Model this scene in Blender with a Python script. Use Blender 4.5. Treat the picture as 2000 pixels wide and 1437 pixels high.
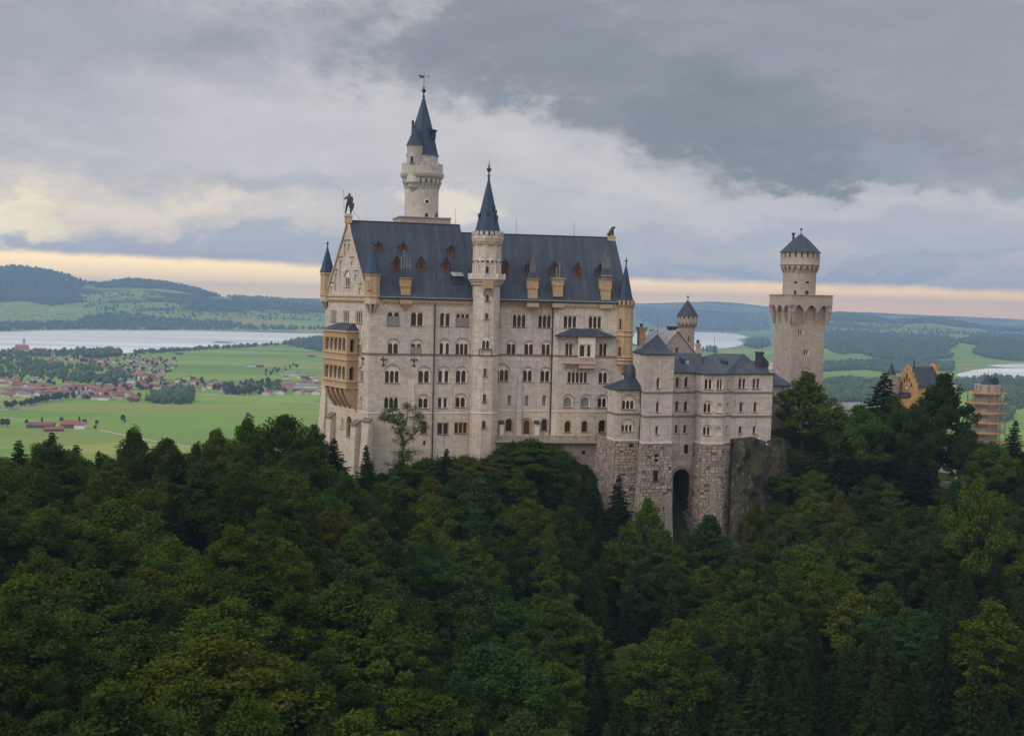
import bpy, bmesh, math, random
import numpy as np
from mathutils import Vector, Matrix
from mathutils.geometry import tessellate_polygon

for o in list(bpy.data.objects):
    bpy.data.objects.remove(o)
scene = bpy.context.scene
COL = scene.collection
R = math.radians
SRGB = lambda r, g, b: tuple((c / 255 / 12.92) if c / 255 <= 0.04045 else ((c / 255 + 0.055) / 1.055) ** 2.4 for c in (r, g, b))

# ---------------------------------------------------------------- camera
# survey of the place: eye 200 m above the lake plain, looking north over the gorge
EYE = 200.0
FPX = 2300.0                      # focal length in pixels of a 2000 px wide frame
PITCH, ROLL = R(3.06), R(1.35)
fwd = Vector((0, math.cos(PITCH), -math.sin(PITCH)))
r0 = Vector((1, 0, 0))
u0 = Vector((0, math.sin(PITCH), math.cos(PITCH)))
CR = r0 * math.cos(ROLL) + u0 * math.sin(ROLL)
CU = u0 * math.cos(ROLL) - r0 * math.sin(ROLL)
CAM = Vector((0, 0, EYE))
cd = bpy.data.cameras.new("camera")
cd.sensor_width = 36.0
cd.lens = 36.0 * FPX / 2000.0
cd.clip_start, cd.clip_end = 1.0, 60000.0
cam = bpy.data.objects.new("camera", cd)
COL.objects.link(cam)
cam.matrix_world = Matrix.Translation(CAM) @ Matrix((CR, CU, -fwd)).transposed().to_4x4()
scene.camera = cam


def ray(px, py):
    return fwd + CR * ((px - 1000) / FPX) + CU * ((718.5 - py) / FPX)


def pix(px, py, depth):
    d = ray(px, py)
    return CAM + d * (depth / d.y)


def proj(p):
    v = Vector(p) - CAM
    k = v.dot(fwd)
    return 1000 + FPX * v.dot(CR) / k, 718.5 - FPX * v.dot(CU) / k


# ---------------------------------------------------------------- colour management
scene.view_settings.view_transform = 'Standard'
scene.view_settings.look = 'None'
scene.view_settings.exposure = 0.0
scene.view_settings.gamma = 1.0
scene.cycles.max_bounces = 6
scene.cycles.diffuse_bounces = 3
scene.cycles.glossy_bounces = 2
scene.cycles.transmission_bounces = 3
scene.cycles.volume_bounces = 0
scene.cycles.transparent_max_bounces = 6

# ---------------------------------------------------------------- sun (soft, behind cloud)
SUN_DIR = Vector((-0.62, -0.42, 0.66)).normalized()
sd = bpy.data.lights.new("sun", 'SUN')
sd.energy = 1.5
sd.angle = R(28)
sd.color = (1.0, 0.90, 0.80)
sun = bpy.data.objects.new("sun", sd)
COL.objects.link(sun)
sun.rotation_euler = (-SUN_DIR).to_track_quat('-Z', 'Y').to_euler()


# ---------------------------------------------------------------- node helpers
class NT:
    def __init__(self, tree):
        self.t = tree
        self.n = tree.nodes
        self.l = tree.links

    def put(self, sock, v):
        if hasattr(v, 'is_output'):
            self.l.new(v, sock)
        else:
            try:
                sock.default_value = v
            except Exception:
                sock.default_value = tuple(v) + (1.0,)

    def m(self, op, a, b=0.0, c=None, clamp=False):
        n = self.n.new('ShaderNodeMath')
        n.operation = op
        n.use_clamp = clamp
        self.put(n.inputs[0], a)
        self.put(n.inputs[1], b)
        if c is not None:
            self.put(n.inputs[2], c)
        return n.outputs[0]

    def ss(self, v, lo, hi):
        n = self.n.new('ShaderNodeMapRange')
        n.interpolation_type = 'SMOOTHSTEP'
        self.put(n.inputs[0], v)
        n.inputs[1].default_value = lo
        n.inputs[2].default_value = hi
        return n.outputs[0]

    def mix(self, f, a, b, blend='MIX'):
        n = self.n.new('ShaderNodeMix')
        n.data_type = 'RGBA'
        n.blend_type = blend
        self.put(n.inputs[0], f)
        self.put(n.inputs[6], a)
        self.put(n.inputs[7], b)
        return n.outputs[2]

    def noise(self, vec, scale, detail=4, rough=0.55, dist=0.0):
        n = self.n.new('ShaderNodeTexNoise')
        n.inputs['Scale'].default_value = scale
        n.inputs['Detail'].default_value = detail
        n.inputs['Roughness'].default_value = rough
        n.inputs['Distortion'].default_value = dist
        if vec is not None:
            self.l.new(vec, n.inputs['Vector'])
        return n.outputs['Fac'], n.outputs['Color']

    def mapv(self, vec, scale=(1, 1, 1), loc=(0, 0, 0), rot=(0, 0, 0)):
        n = self.n.new('ShaderNodeMapping')
        n.inputs['Scale'].default_value = scale
        n.inputs['Location'].default_value = loc
        n.inputs['Rotation'].default_value = rot
        self.l.new(vec, n.inputs['Vector'])
        return n.outputs[0]

    def tc(self, which='Object'):
        return self.n.new('ShaderNodeTexCoord').outputs[which]

    def ramp(self, f, stops):
        n = self.n.new('ShaderNodeValToRGB')
        el = n.color_ramp.elements
        while len(el) < len(stops):
            el.new(0.5)
        for e, (p, c) in zip(el, stops):
            e.position = p
            e.color = tuple(c) + (1.0,)
        self.put(n.inputs[0], f)
        return n.outputs[0]


# ---------------------------------------------------------------- world: cloudy evening sky
def build_world():
    w = bpy.data.worlds.new("World")
    scene.world = w
    w.use_nodes = True
    t = NT(w.node_tree)
    t.n.clear()
    out = t.n.new('ShaderNodeOutputWorld')
    bg = t.n.new('ShaderNodeBackground')
    t.l.new(bg.outputs[0], out.inputs[0])
    d = t.tc('Generated')
    sx = t.n.new('ShaderNodeSeparateXYZ')
    t.l.new(d, sx.inputs[0])
    az0 = t.m('ARCTAN2', sx.outputs[0], sx.outputs[1])
    el0 = t.m('ARCSINE', sx.outputs[2])
    cmb = t.n.new('ShaderNodeCombineXYZ')
    t.put(cmb.inputs[0], az0)
    t.put(cmb.inputs[1], t.m('MULTIPLY', el0, 1.7))
    pos = cmb.outputs[0]
    _, wc = t.noise(pos, 11.0, 8, 0.62)
    ws = t.n.new('ShaderNodeSeparateColor')
    t.l.new(wc, ws.inputs[0])
    az = t.m('ADD', az0, t.m('MULTIPLY', t.m('SUBTRACT', ws.outputs[0], 0.5), 0.16))
    el = t.m('ADD', el0, t.m('MULTIPLY', t.m('SUBTRACT', ws.outputs[1], 0.5), 0.10))
    nf, _ = t.noise(pos, 16.0, 9, 0.66)
    nf2, _ = t.noise(t.mapv(pos, (1, 1.7, 1), (3.1, 1.7, 0)), 17.0, 8, 0.66)
    nf3, _ = t.noise(t.mapv(pos, (1, 1.6, 1), (7.1, 4.7, 0)), 5.0, 5, 0.55)

    def blob(px, py, rx, ry, rot=0.0):
        v = ray(px, py).normalized()
        ca, ce = math.atan2(v.x, v.y), math.asin(v.z)
        a = t.m('SUBTRACT', az, ca)
        e = t.m('SUBTRACT', el, ce)
        c, s = math.cos(R(rot)), math.sin(R(rot))
        a2 = t.m('ADD', t.m('MULTIPLY', a, c), t.m('MULTIPLY', e, s))
        e2 = t.m('SUBTRACT', t.m('MULTIPLY', e, c), t.m('MULTIPLY', a, s))
        a2 = t.m('MULTIPLY', a2, FPX / rx)
        e2 = t.m('MULTIPLY', e2, FPX / ry)
        q = t.m('ADD', t.m('MULTIPLY', a2, a2), t.m('MULTIPLY', e2, e2))
        return t.m('EXPONENT', t.m('MULTIPLY', q, -0.7))

    def lay(col, fac_blob, colour, k=0.5, lo=0.3, hi=0.75, amt=1.0):
        f = t.m('ADD', fac_blob, t.m('MULTIPLY', t.m('SUBTRACT', nf, 0.5), k * 1.5))
        f = t.ss(f, lo - 0.06, hi + 0.10)
        f = t.m('MULTIPLY', f, amt)
        return t.mix(f, col, SRGB(*colour))

    col = t.mix(t.ss(nf3, 0.35, 0.7), SRGB(204, 201, 201), SRGB(186, 186, 191))
    # grey masses
    for (px, py, rx, ry, rot, c, k, lo, hi, amt) in SKY_BLOBS:
        col = lay(col, blob(px, py, rx, ry, rot), c, k, lo, hi, amt)
    # the clear strip of evening light under the cloud deck
    edge = t.m('ADD', BAND_TOP, t.m('MULTIPLY', az0, -0.016))
    edge = t.m('ADD', edge, t.m('MULTIPLY', t.m('SUBTRACT', nf, 0.5), 0.010))
    band = t.ss(t.m('SUBTRACT', edge, el0), -0.0015, 0.006)
    warm = t.mix(t.ss(az0, -0.1, 0.35), (2.0, 1.44, 0.66), (2.0, 1.26, 0.48))
    warm = t.mix(t.ss(el0, 0.002, 0.024), t.mix(1.0, warm, (1.5, 1.26, .66), 'MULTIPLY'), warm)
    # fine structure
    fine = t.m('ADD', 0.87, t.m('MULTIPLY', nf2, 0.32))
    col = t.mix(1.0, col, fine, 'MULTIPLY')
    col = t.mix(band, col, warm)
    # the cloud deck is brighter overhead than the strip near the horizon
    zen = t.ss(el0, 0.30, 1.0)
    gain = t.m('ADD', 1.0, t.m('MULTIPLY', zen, ZENITH_GAIN))
    back = t.m('MULTIPLY', t.ss(t.m('MULTIPLY', sx.outputs[1], -1.0), -0.3, 0.7), t.ss(el0, 0.0, 0.2))
    gain = t.m('ADD', gain, t.m('MULTIPLY', back, BACK_GAIN))
    gain = t.m('MULTIPLY', gain, t.ss(el0, -0.12, -0.02))
    col = t.mix(1.0, col, gain, 'MULTIPLY')
    sky = t.n.new('ShaderNodeTexSky')
    sky.sky_type = 'NISHITA'
    sky.sun_disc = False
    sky.sun_elevation = math.asin(SUN_DIR.z)
    sky.sun_rotation = math.atan2(SUN_DIR.x, SUN_DIR.y)
    clear = t.mix(1.0, sky.outputs[0], (0.05, 0.05, 0.05), 'MULTIPLY')
    col = t.mix(0.96, clear, col)
    t.l.new(col, bg.inputs[0])
    bg.inputs[1].default_value = 1.0


BAND_TOP = 0.0285
ZENITH_GAIN = 1.1
BACK_GAIN = 0.55
SKY_BLOBS = [
    # px, py, rx, ry, rot, sRGB, noise, lo, hi, amount
    (150, 50, 520, 100, 0, (160, 163, 176), 0.8, 0.25, 0.8, 0.8),
    (430, 115, 130, 60, 10, (148, 153, 166), 0.7, 0.3, 0.75, 0.8),
    (330, 230, 420, 80, 0, (178, 178, 188), 0.9, 0.3, 0.85, 0.75),
    (560, 250, 260, 130, 0, (212, 206, 210), 0.6, 0.2, 0.85, 0.7),
    (980, 265, 190, 90, 0, (214, 208, 210), 0.6, 0.25, 0.9, 0.6),
    (1400, 50, 700, 125, 0, (144, 149, 160), 0.7, 0.3, 0.68, 0.9),
    (1000, 80, 300, 90, 8, (142, 148, 158), 0.7, 0.35, 0.65, 0.85),
    (1300, 175, 440, 90, -12, (138, 145, 153), 0.6, 0.32, 0.55, 0.95),
    (1590, 262, 300, 95, -8, (130, 138, 145), 0.5, 0.30, 0.55, 0.95),
    (1605, 335, 110, 55, 0, (131, 139, 146), 0.45, 0.32, 0.55, 0.95),
    (1950, 130, 330, 160, 0, (152, 156, 164), 0.55, 0.22, 0.7, 0.92),
    (1850, 335, 220, 45, 0, (158, 162, 172), 0.9, 0.35, 0.75, 0.65),
    (1180, 345, 280, 45, -14, (216, 210, 210), 0.7, 0.3, 0.9, 0.6),
    (1800, 395, 300, 22, 6, (208, 203, 207), 0.8, 0.35, 0.85, 0.6),
    (200, 400, 420, 60, 0, (232, 218, 203), 1.0, 0.3, 0.85, 0.85),
    (20, 445, 130, 60, 0, (262, 246, 208), 1.0, 0.38, 0.7, 1.0),
    (320, 405, 260, 30, 4, (242, 228, 206), 1.1, 0.42, 0.8, 0.8),
    (540, 365, 150, 34, 8, (176, 178, 188), 0.9, 0.35, 0.85, 0.6),
    (870, 405, 120, 42, 0, (250, 236, 212), 0.9, 0.35, 0.8, 0.9),
    (420, 480, 400, 24, 2, (184, 187, 196), 0.55, 0.3, 0.55, 0.95),
    (1500, 488, 700, 42, 3, (184, 188, 198), 0.7, 0.3, 0.65, 0.85),
    (1330, 425, 420, 18, 2, (200, 198, 205), 0.8, 0.35, 0.8, 0.6),
    (1450, 505, 300, 14, 2, (206, 198, 196), 0.8, 0.4, 0.75, 0.6),
    (1620, 528, 420, 14, 3, (172, 179, 192), 0.6, 0.38, 0.65, 0.8),
]
build_world()


# ---------------------------------------------------------------- mesh builder
ZUP = Vector((0, 0, 1))


class MB:
    def __init__(self):
        self.v, self.f, self.mi = [], [], []

    def add(self, pts, faces, mi=0):
        b = len(self.v)
        self.v.extend(tuple(p) for p in pts)
        for f in faces:
            self.f.append(tuple(b + i for i in f))
            self.mi.append(mi)

    def face(self, pts, mi=0):
        self.add(pts, [tuple(range(len(pts)))], mi)

    def hexa(self, p, mi=0):
        """eight corners: 0-3 bottom loop, 4-7 top loop"""
        self.add(p, [(3, 2, 1, 0), (4, 5, 6, 7), (0, 1, 5, 4), (1, 2, 6, 5), (2, 3, 7, 6), (3, 0, 4, 7)], mi)

    def box(self, fr, u0, u1, z0, z1, q0, q1, mi=0):
        """box in a wall frame; q grows into the wall, negative is proud of it"""
        P = fr.P
        self.hexa([P(u0, z0, q0), P(u1, z0, q0), P(u1, z0, q1), P(u0, z0, q1),
                   P(u0, z1, q0), P(u1, z1, q0), P(u1, z1, q1), P(u0, z1, q1)], mi)

    def prism(self, bottom, top, mi=0, caps=True):
        n = len(bottom)
        fs = [(i, (i + 1) % n, n + (i + 1) % n, n + i) for i in range(n)]
        if caps:
            fs += [tuple(range(n - 1, -1, -1)), tuple(range(n, 2 * n))]
        self.add(list(bottom) + list(top), fs, mi)

    def lathe(self, cx, cy, prof, n=24, rot=0.0, mi=0, lean=(0, 0)):
        pts, fs = [], []
        z0 = prof[0][1]
        for r, z in prof:
            for i in range(n):
                a = rot + 2 * math.pi * i / n
                pts.append((cx + r * math.cos(a), cy + r * math.sin(a), z))
        for k in range(len(prof) - 1):
            for i in range(n):
                j = (i + 1) % n
                fs.append((k * n + i, k * n + j, (k + 1) * n + j, (k + 1) * n + i))
        fs.append(tuple(range(n - 1, -1, -1)))
        fs.append(tuple((len(prof) - 1) * n + i for i in range(n)))
        self.add(pts, fs, mi)

    def tube(self, p, q, r0, r1=None, n=6, mi=0):
        p, q = Vector(p), Vector(q)
        r1 = r0 if r1 is None else r1
        d = (q - p).normalized()
        a = d.orthogonal().normalized()
        b = d.cross(a)
        pts = []
        for c, r in ((p, r0), (q, r1)):
            for i in range(n):
                t = 2 * math.pi * i / n
                pts.append(c + a * (r * math.cos(t)) + b * (r * math.sin(t)))
        fs = [(i, (i + 1) % n, n + (i + 1) % n, n + i) for i in range(n)]
        fs += [tuple(range(n - 1, -1, -1)), tuple(range(n, 2 * n))]
        self.add(pts, fs, mi)

    def holed(self, fr, outer, holes, q=0.0, mi=0):
        """flat panel in a wall frame with holes, all outlines in (u, z)"""
        loops = [outer] + list(holes)
        tri = tessellate_polygon([[Vector((a, b, 0)) for a, b in lp] for lp in loops])
        flat = [p for lp in loops for p in lp]
        self.add([fr.P(a, b, q) for a, b in flat], tri, mi)

    def band(self, fr, loop, q0, q1, mi=0):
        """the reveal that joins an outline at depth q0 to the same outline at q1"""
        n = len(loop)
        self.add([fr.P(a, b, q0) for a, b in loop] + [fr.P(a, b, q1) for a, b in loop],
                 [(i, (i + 1) % n, n + (i + 1) % n, n + i) for i in range(n)], mi)

    def build(self, name, mats, parent=None, smooth=None):
        me = bpy.data.meshes.new(name)
        off = Vector((0, 0, 0))
        p = parent
        while p is not None:
            off += p.location
            p = p.parent
        vs = np.array(self.v, dtype=float).reshape(-1, 3) - np.array(off)
        me.from_pydata(vs.tolist(), [], self.f)
        mats = mats if isinstance(mats, (list, tuple)) else [mats]
        for m in mats:
            me.materials.append(m)
        me.polygons.foreach_set('material_index', self.mi)
        uv = me.uv_layers.new(name='UVMap')
        for poly in me.polygons:
            n = poly.normal
            t = Vector((-n.y, n.x, 0))
            if t.length < 0.05:
                t, b = Vector((1, 0, 0)), Vector((0, 1, 0))
            else:
                t.normalize()
                if t.x < 0 and abs(t.x) > 0.3:
                    t = -t
                b = n.cross(t)
                if b.z < 0:
                    b = -b
            for li in poly.loop_indices:
                co = Vector(self.v[me.loops[li].vertex_index])
                uv.data[li].uv = (co.dot(t), co.dot(b))
        if smooth:
            me.polygons.foreach_set('use_smooth', [True] * len(me.polygons))
            me.set_sharp_from_angle(angle=R(smooth))
        me.update()
        o = bpy.data.objects.new(name, me)
        COL.objects.link(o)
        if parent is not None:
            o.parent = parent
        return o


class Frame:
    """a vertical wall seen from outside: origin o, direction d to the right, normal n outward"""

    def __init__(self, o, d):
        self.o = Vector((o[0], o[1], 0))
        self.d = Vector((d[0], d[1], 0)).normalized()
        self.n = Vector((self.d.y, -self.d.x, 0))
        self.holes = []

    @classmethod
    def two(cls, p, q):
        f = cls(p, (q[0] - p[0], q[1] - p[1]))
        f.L = math.hypot(q[0] - p[0], q[1] - p[1])
        return f

    @classmethod
    def yaw(cls, o, deg):
        return cls(o, (math.cos(R(deg)), math.sin(R(deg))))

    def P(self, u, z, q=0.0):
        return self.o + self.d * u - self.n * q + ZUP * z

    def at(self, px, py, q=0.0):
        r = ray(px, py)
        o = self.o - self.n * q
        t = (o - CAM).dot(self.n) / r.dot(self.n)
        p = CAM + r * t
        return (p - self.o).dot(self.d), p.z

    def off(self, q):
        g = Frame(self.o - self.n * q, self.d)
        return g


def thing(name, label, cat, loc=(0, 0, 0), group=None):
    o = bpy.data.objects.new(name, None)
    COL.objects.link(o)
    o.location = loc
    o['label'], o['category'] = label, cat
    if group:
        o['group'] = group
    return o


def tag(o, label, cat, group=None):
    o['label'], o['category'] = label, cat
    if group:
        o['group'] = group
    return o


def kind(o, k):
    o['kind'] = k
    return o


# ---------------------------------------------------------------- materials
def material(name, fn, rough=0.85, spec=0.2, metal=0.0):
    m = bpy.data.materials.new(name)
    m.use_nodes = True
    t = NT(m.node_tree)
    b = t.n['Principled BSDF']
    b.inputs['Roughness'].default_value = rough
    b.inputs['Specular IOR Level'].default_value = spec
    b.inputs['Metallic'].default_value = metal
    fn(t, b)
    return m


def bump(t, b, h, strength=0.3, dist=0.1):
    n = t.n.new('ShaderNodeBump')
    n.inputs['Strength'].default_value = strength
    n.inputs['Distance'].default_value = dist
    t.put(n.inputs['Height'], h)
    t.l.new(n.outputs[0], b.inputs['Normal'])


def flat_mat(name, c, rough=0.8, var=0.12, scale=0.8, spec=0.2, metal=0.0):
    def fn(t, b):
        f, _ = t.noise(t.tc('Object'), scale, 5, 0.6)
        k = t.m('ADD', 1 - var, t.m('MULTIPLY', f, 2 * var))
        t.l.new(t.mix(1.0, c, k, 'MULTIPLY'), b.inputs['Base Color'])
    return material(name, fn, rough, spec, metal)


def ashlar(name, c1, c2, mortar, bw, bh, stain=0.35, contrast=0.35, msize=0.012, bmp=0.25, warm=None):
    """coursed stone: block tints, thin joints, rain streaks and blotches"""
    def fn(t, b):
        uv = t.tc('UV')
        ob = t.tc('Object')
        br = t.n.new('ShaderNodeTexBrick')
        t.l.new(uv, br.inputs['Vector'])
        br.inputs['Color1'].default_value = c1 + (1,)
        br.inputs['Color2'].default_value = c2 + (1,)
        br.inputs['Mortar'].default_value = mortar + (1,)
        br.inputs['Scale'].default_value = 1.0
        br.inputs['Brick Width'].default_value = bw
        br.inputs['Row Height'].default_value = bh
        br.inputs['Mortar Size'].default_value = msize
        br.inputs['Mortar Smooth'].default_value = 0.4
        br.inputs['Bias'].default_value = -0.1
        n1, _ = t.noise(ob, 0.09, 6, 0.6)
        n2, _ = t.noise(t.mapv(uv, (1.3, 0.075, 1)), 1.0, 6, 0.7)
        n3, _ = t.noise(ob, 1.3, 5, 0.65)
        n4, _ = t.noise(t.mapv(uv, (0.12, 1.6, 1)), 1.0, 4, 0.6)
        k = t.m('ADD', 1.0 - contrast, t.m('MULTIPLY', n3, contrast))
        k = t.m('ADD', k, t.m('MULTIPLY', n1, contrast))
        k = t.m('MULTIPLY', k, t.m('ADD', 0.93, t.m('MULTIPLY', n4, 0.14)))
        col = t.mix(1.0, br.outputs['Color'], k, 'MULTIPLY')
        s = t.m('MULTIPLY', t.ss(n2, 0.50, 0.74), stain)
        col = t.mix(s, col, tuple(x * 0.42 for x in c2))
        if warm:
            col = t.mix(t.m('MULTIPLY', t.ss(n1, 0.45, 0.7), 0.6), col, warm)
        t.l.new(col, b.inputs['Base Color'])
        h = t.m('ADD', br.outputs['Fac'], t.m('MULTIPLY', n3, -0.5))
        bump(t, b, t.m('MULTIPLY', h, -1.0), bmp, 0.06)
    return material(name, fn, 0.9, 0.15)


def lead_roof(name, c1, c2, seam, pitch=1.0, streak=0.35):
    def fn(t, b):
        uv = t.tc('UV')
        sx = t.n.new('ShaderNodeSeparateXYZ')
        t.l.new(uv, sx.inputs[0])
        fr = t.m('FRACT', t.m('DIVIDE', sx.outputs[0], pitch))
        ed = t.m('ABSOLUTE', t.m('SUBTRACT', fr, 0.5))
        line = t.ss(ed, 0.42, 0.49)
        cell = t.m('FLOOR', t.m('DIVIDE', sx.outputs[0], pitch))
        wn = t.n.new('ShaderNodeTexWhiteNoise')
        wn.noise_dimensions = '1D'
        t.l.new(cell, wn.inputs['W'])
        n1, _ = t.noise(t.mapv(uv, (1.4, 0.10, 1)), 1.0, 5, 0.65)
        n2, _ = t.noise(t.tc('Object'), 0.16, 5, 0.6)
        n3, _ = t.noise(t.tc('Object'), 1.6, 4, 0.6)
        f = t.m('ADD', t.m('MULTIPLY', n2, 0.6), t.m('MULTIPLY', n3, 0.4))
        col = t.mix(t.ss(f, 0.35, 0.65), c1, c2)
        col = t.mix(1.0, col, t.m('ADD', 0.80, t.m('MULTIPLY', wn.outputs[0], 0.40)), 'MULTIPLY')
        col = t.mix(t.m('MULTIPLY', t.ss(n1, 0.55, 0.75), streak), col, tuple(min(1, x * 2.0) for x in c2))
        f2 = t.m('FRACT', t.m('ADD', t.m('DIVIDE', sx.outputs[1], 5.2), t.m('MULTIPLY', wn.outputs[0], 0.35)))
        cross = t.ss(t.m('ABSOLUTE', t.m('SUBTRACT', f2, 0.5)), 0.478, 0.495)
        col = t.mix(t.m('MULTIPLY', cross, 0.5), col, seam)
        col = t.mix(t.m('MULTIPLY', line, 0.75), col, seam)
        t.l.new(col, b.inputs['Base Color'])
        bump(t, b, t.m('ADD', line, t.m('MULTIPLY', n3, 0.25)), 0.45, 0.08)
    return material(name, fn, 0.58, 0.25)


LIME = ashlar('limestone', (0.495, 0.448, 0.412), (0.38, 0.346, 0.320), (0.28, 0.257, 0.24), 1.7, 0.75, 0.8, 0.62, 0.028)
LIME_LOW = ashlar('limestone_lower', (0.52, 0.45, 0.38), (0.43, 0.37, 0.31), (0.36, 0.31, 0.26), 1.7, 0.75, 0.75, 0.6)
LIME_GREY = ashlar('grey_limestone', (0.455, 0.435, 0.425), (0.37, 0.355, 0.35), (0.27, 0.26, 0.255), 1.3, 0.6, 0.45, 0.5, 0.025)
LIME_TOWER = ashlar('limestone_tower', (0.39, 0.335, 0.30), (0.30, 0.26, 0.235), (0.24, 0.21, 0.19), 0.8, 0.42, 0.4, 0.5, 0.03)
TRIM = flat_mat('pale_trim_stone', (0.58, 0.535, 0.49), 0.85, 0.18, 1.4)
OCHRE = ashlar('ochre_sandstone', (0.41, 0.295, 0.19), (0.34, 0.245, 0.158), (0.27, 0.20, 0.135), 1.2, 0.55, 0.5, 0.45)
FRIEZE = flat_mat('ochre_frieze_stone', (0.42, 0.325, 0.225), 0.9, 0.25, 1.5)
ARCH_SHADE = flat_mat('arch_shade_stone', (0.24, 0.21, 0.19), 0.9, 0.25, 1.2)  # dark tone for the shadow line painted round window arches
WORN = flat_mat('weathered_balustrade_stone', (0.29, 0.25, 0.20), 0.9, 0.35, 1.0)
BUFF = flat_mat('buff_stone', (0.45, 0.385, 0.315), 0.9, 0.25, 1.3)
COURSE = flat_mat('dark_string_course', (0.14, 0.12, 0.115), 0.85, 0.25, 1.0)
RUBBLE = ashlar('rusticated_rubble', (0.44, 0.375, 0.32), (0.30, 0.25, 0.21), (0.20, 0.165, 0.135), 2.3, 1.3, 0.5, 0.75, 0.03, 0.6)
RUBBLE_SMOOTH = ashlar('dressed_base_stone', (0.27, 0.23, 0.20), (0.21, 0.18, 0.16), (0.15, 0.13, 0.115), 1.4, 0.6, 0.6, 0.5, 0.02)
LEAD = lead_roof('dark_lead_roof', (0.022, 0.032, 0.051), (0.038, 0.050, 0.075), (0.012, 0.018, 0.032), 1.05, 0.5)
LEAD_SPIRE = lead_roof('blue_lead_spire', (0.018, 0.038, 0.078), (0.028, 0.053, 0.10), (0.013, 0.026, 0.054), 0.9, 0.2)
ZINC = lead_roof('pale_zinc_roof', (0.20, 0.205, 0.22), (0.26, 0.265, 0.28), (0.10, 0.105, 0.115), 1.1, 0.4)
DARKMETAL = flat_mat('dark_metal', (0.028, 0.030, 0.035), 0.5, 0.3, 2.0, 0.4)
FLUE = flat_mat('grey_zinc_flue', (0.13, 0.15, 0.17), 0.45, 0.25, 2.0, 0.5)
BRONZE = flat_mat('dark_bronze', (0.022, 0.028, 0.030), 0.45, 0.35, 1.2, 0.5)
SHUTTER = flat_mat('grey_screen', (0.20, 0.195, 0.20), 0.8, 0.1, 0.7)
BRICKRED = flat_mat('red_painted_wood', (0.115, 0.055, 0.038), 0.8, 0.35, 1.6)
WOODDOOR = flat_mat('brown_wood', (0.085, 0.045, 0.028), 0.7, 0.3, 1.5)


def glass_fn(t, b):
    f, _ = t.noise(t.tc('Object'), 0.35, 3, 0.5)
    oi = t.n.new('ShaderNodeObjectInfo')
    c = t.ramp(oi.outputs['Random'], [(0.0, (.008, .009, .012)), (.45, (.012, .012, .014)), (.6, (.040, .022, .018)), (.75, (.014, .016, .022)), (.9, (.075, .07, .062)), (1.0, (.02, .02, .022))])
    t.l.new(t.mix(t.ss(f, 0.4, 0.62), c, (0.018, 0.014, 0.013)), b.inputs['Base Color'])


PANE = material('window_glass', glass_fn, 0.22, 0.35)


# ---------------------------------------------------------------- window maker
def arch(u0, u1, z0, z1, k=7, pointed=False):
    r = (u1 - u0) / 2
    c = (u0 + u1) / 2
    rise = min(r * (1.5 if pointed else 1.0), (z1 - z0) * 0.6)
    pts = [(u0, z0), (u1, z0)]
    for i in range(k + 1):
        a = math.pi * i / k
        x = c + r * math.cos(a)
        y = math.sin(a)
        if pointed:
            y = 1 - abs(math.cos(a)) ** 1.6
        pts.append((x, z1 - rise + rise * y))
    return pts


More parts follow.
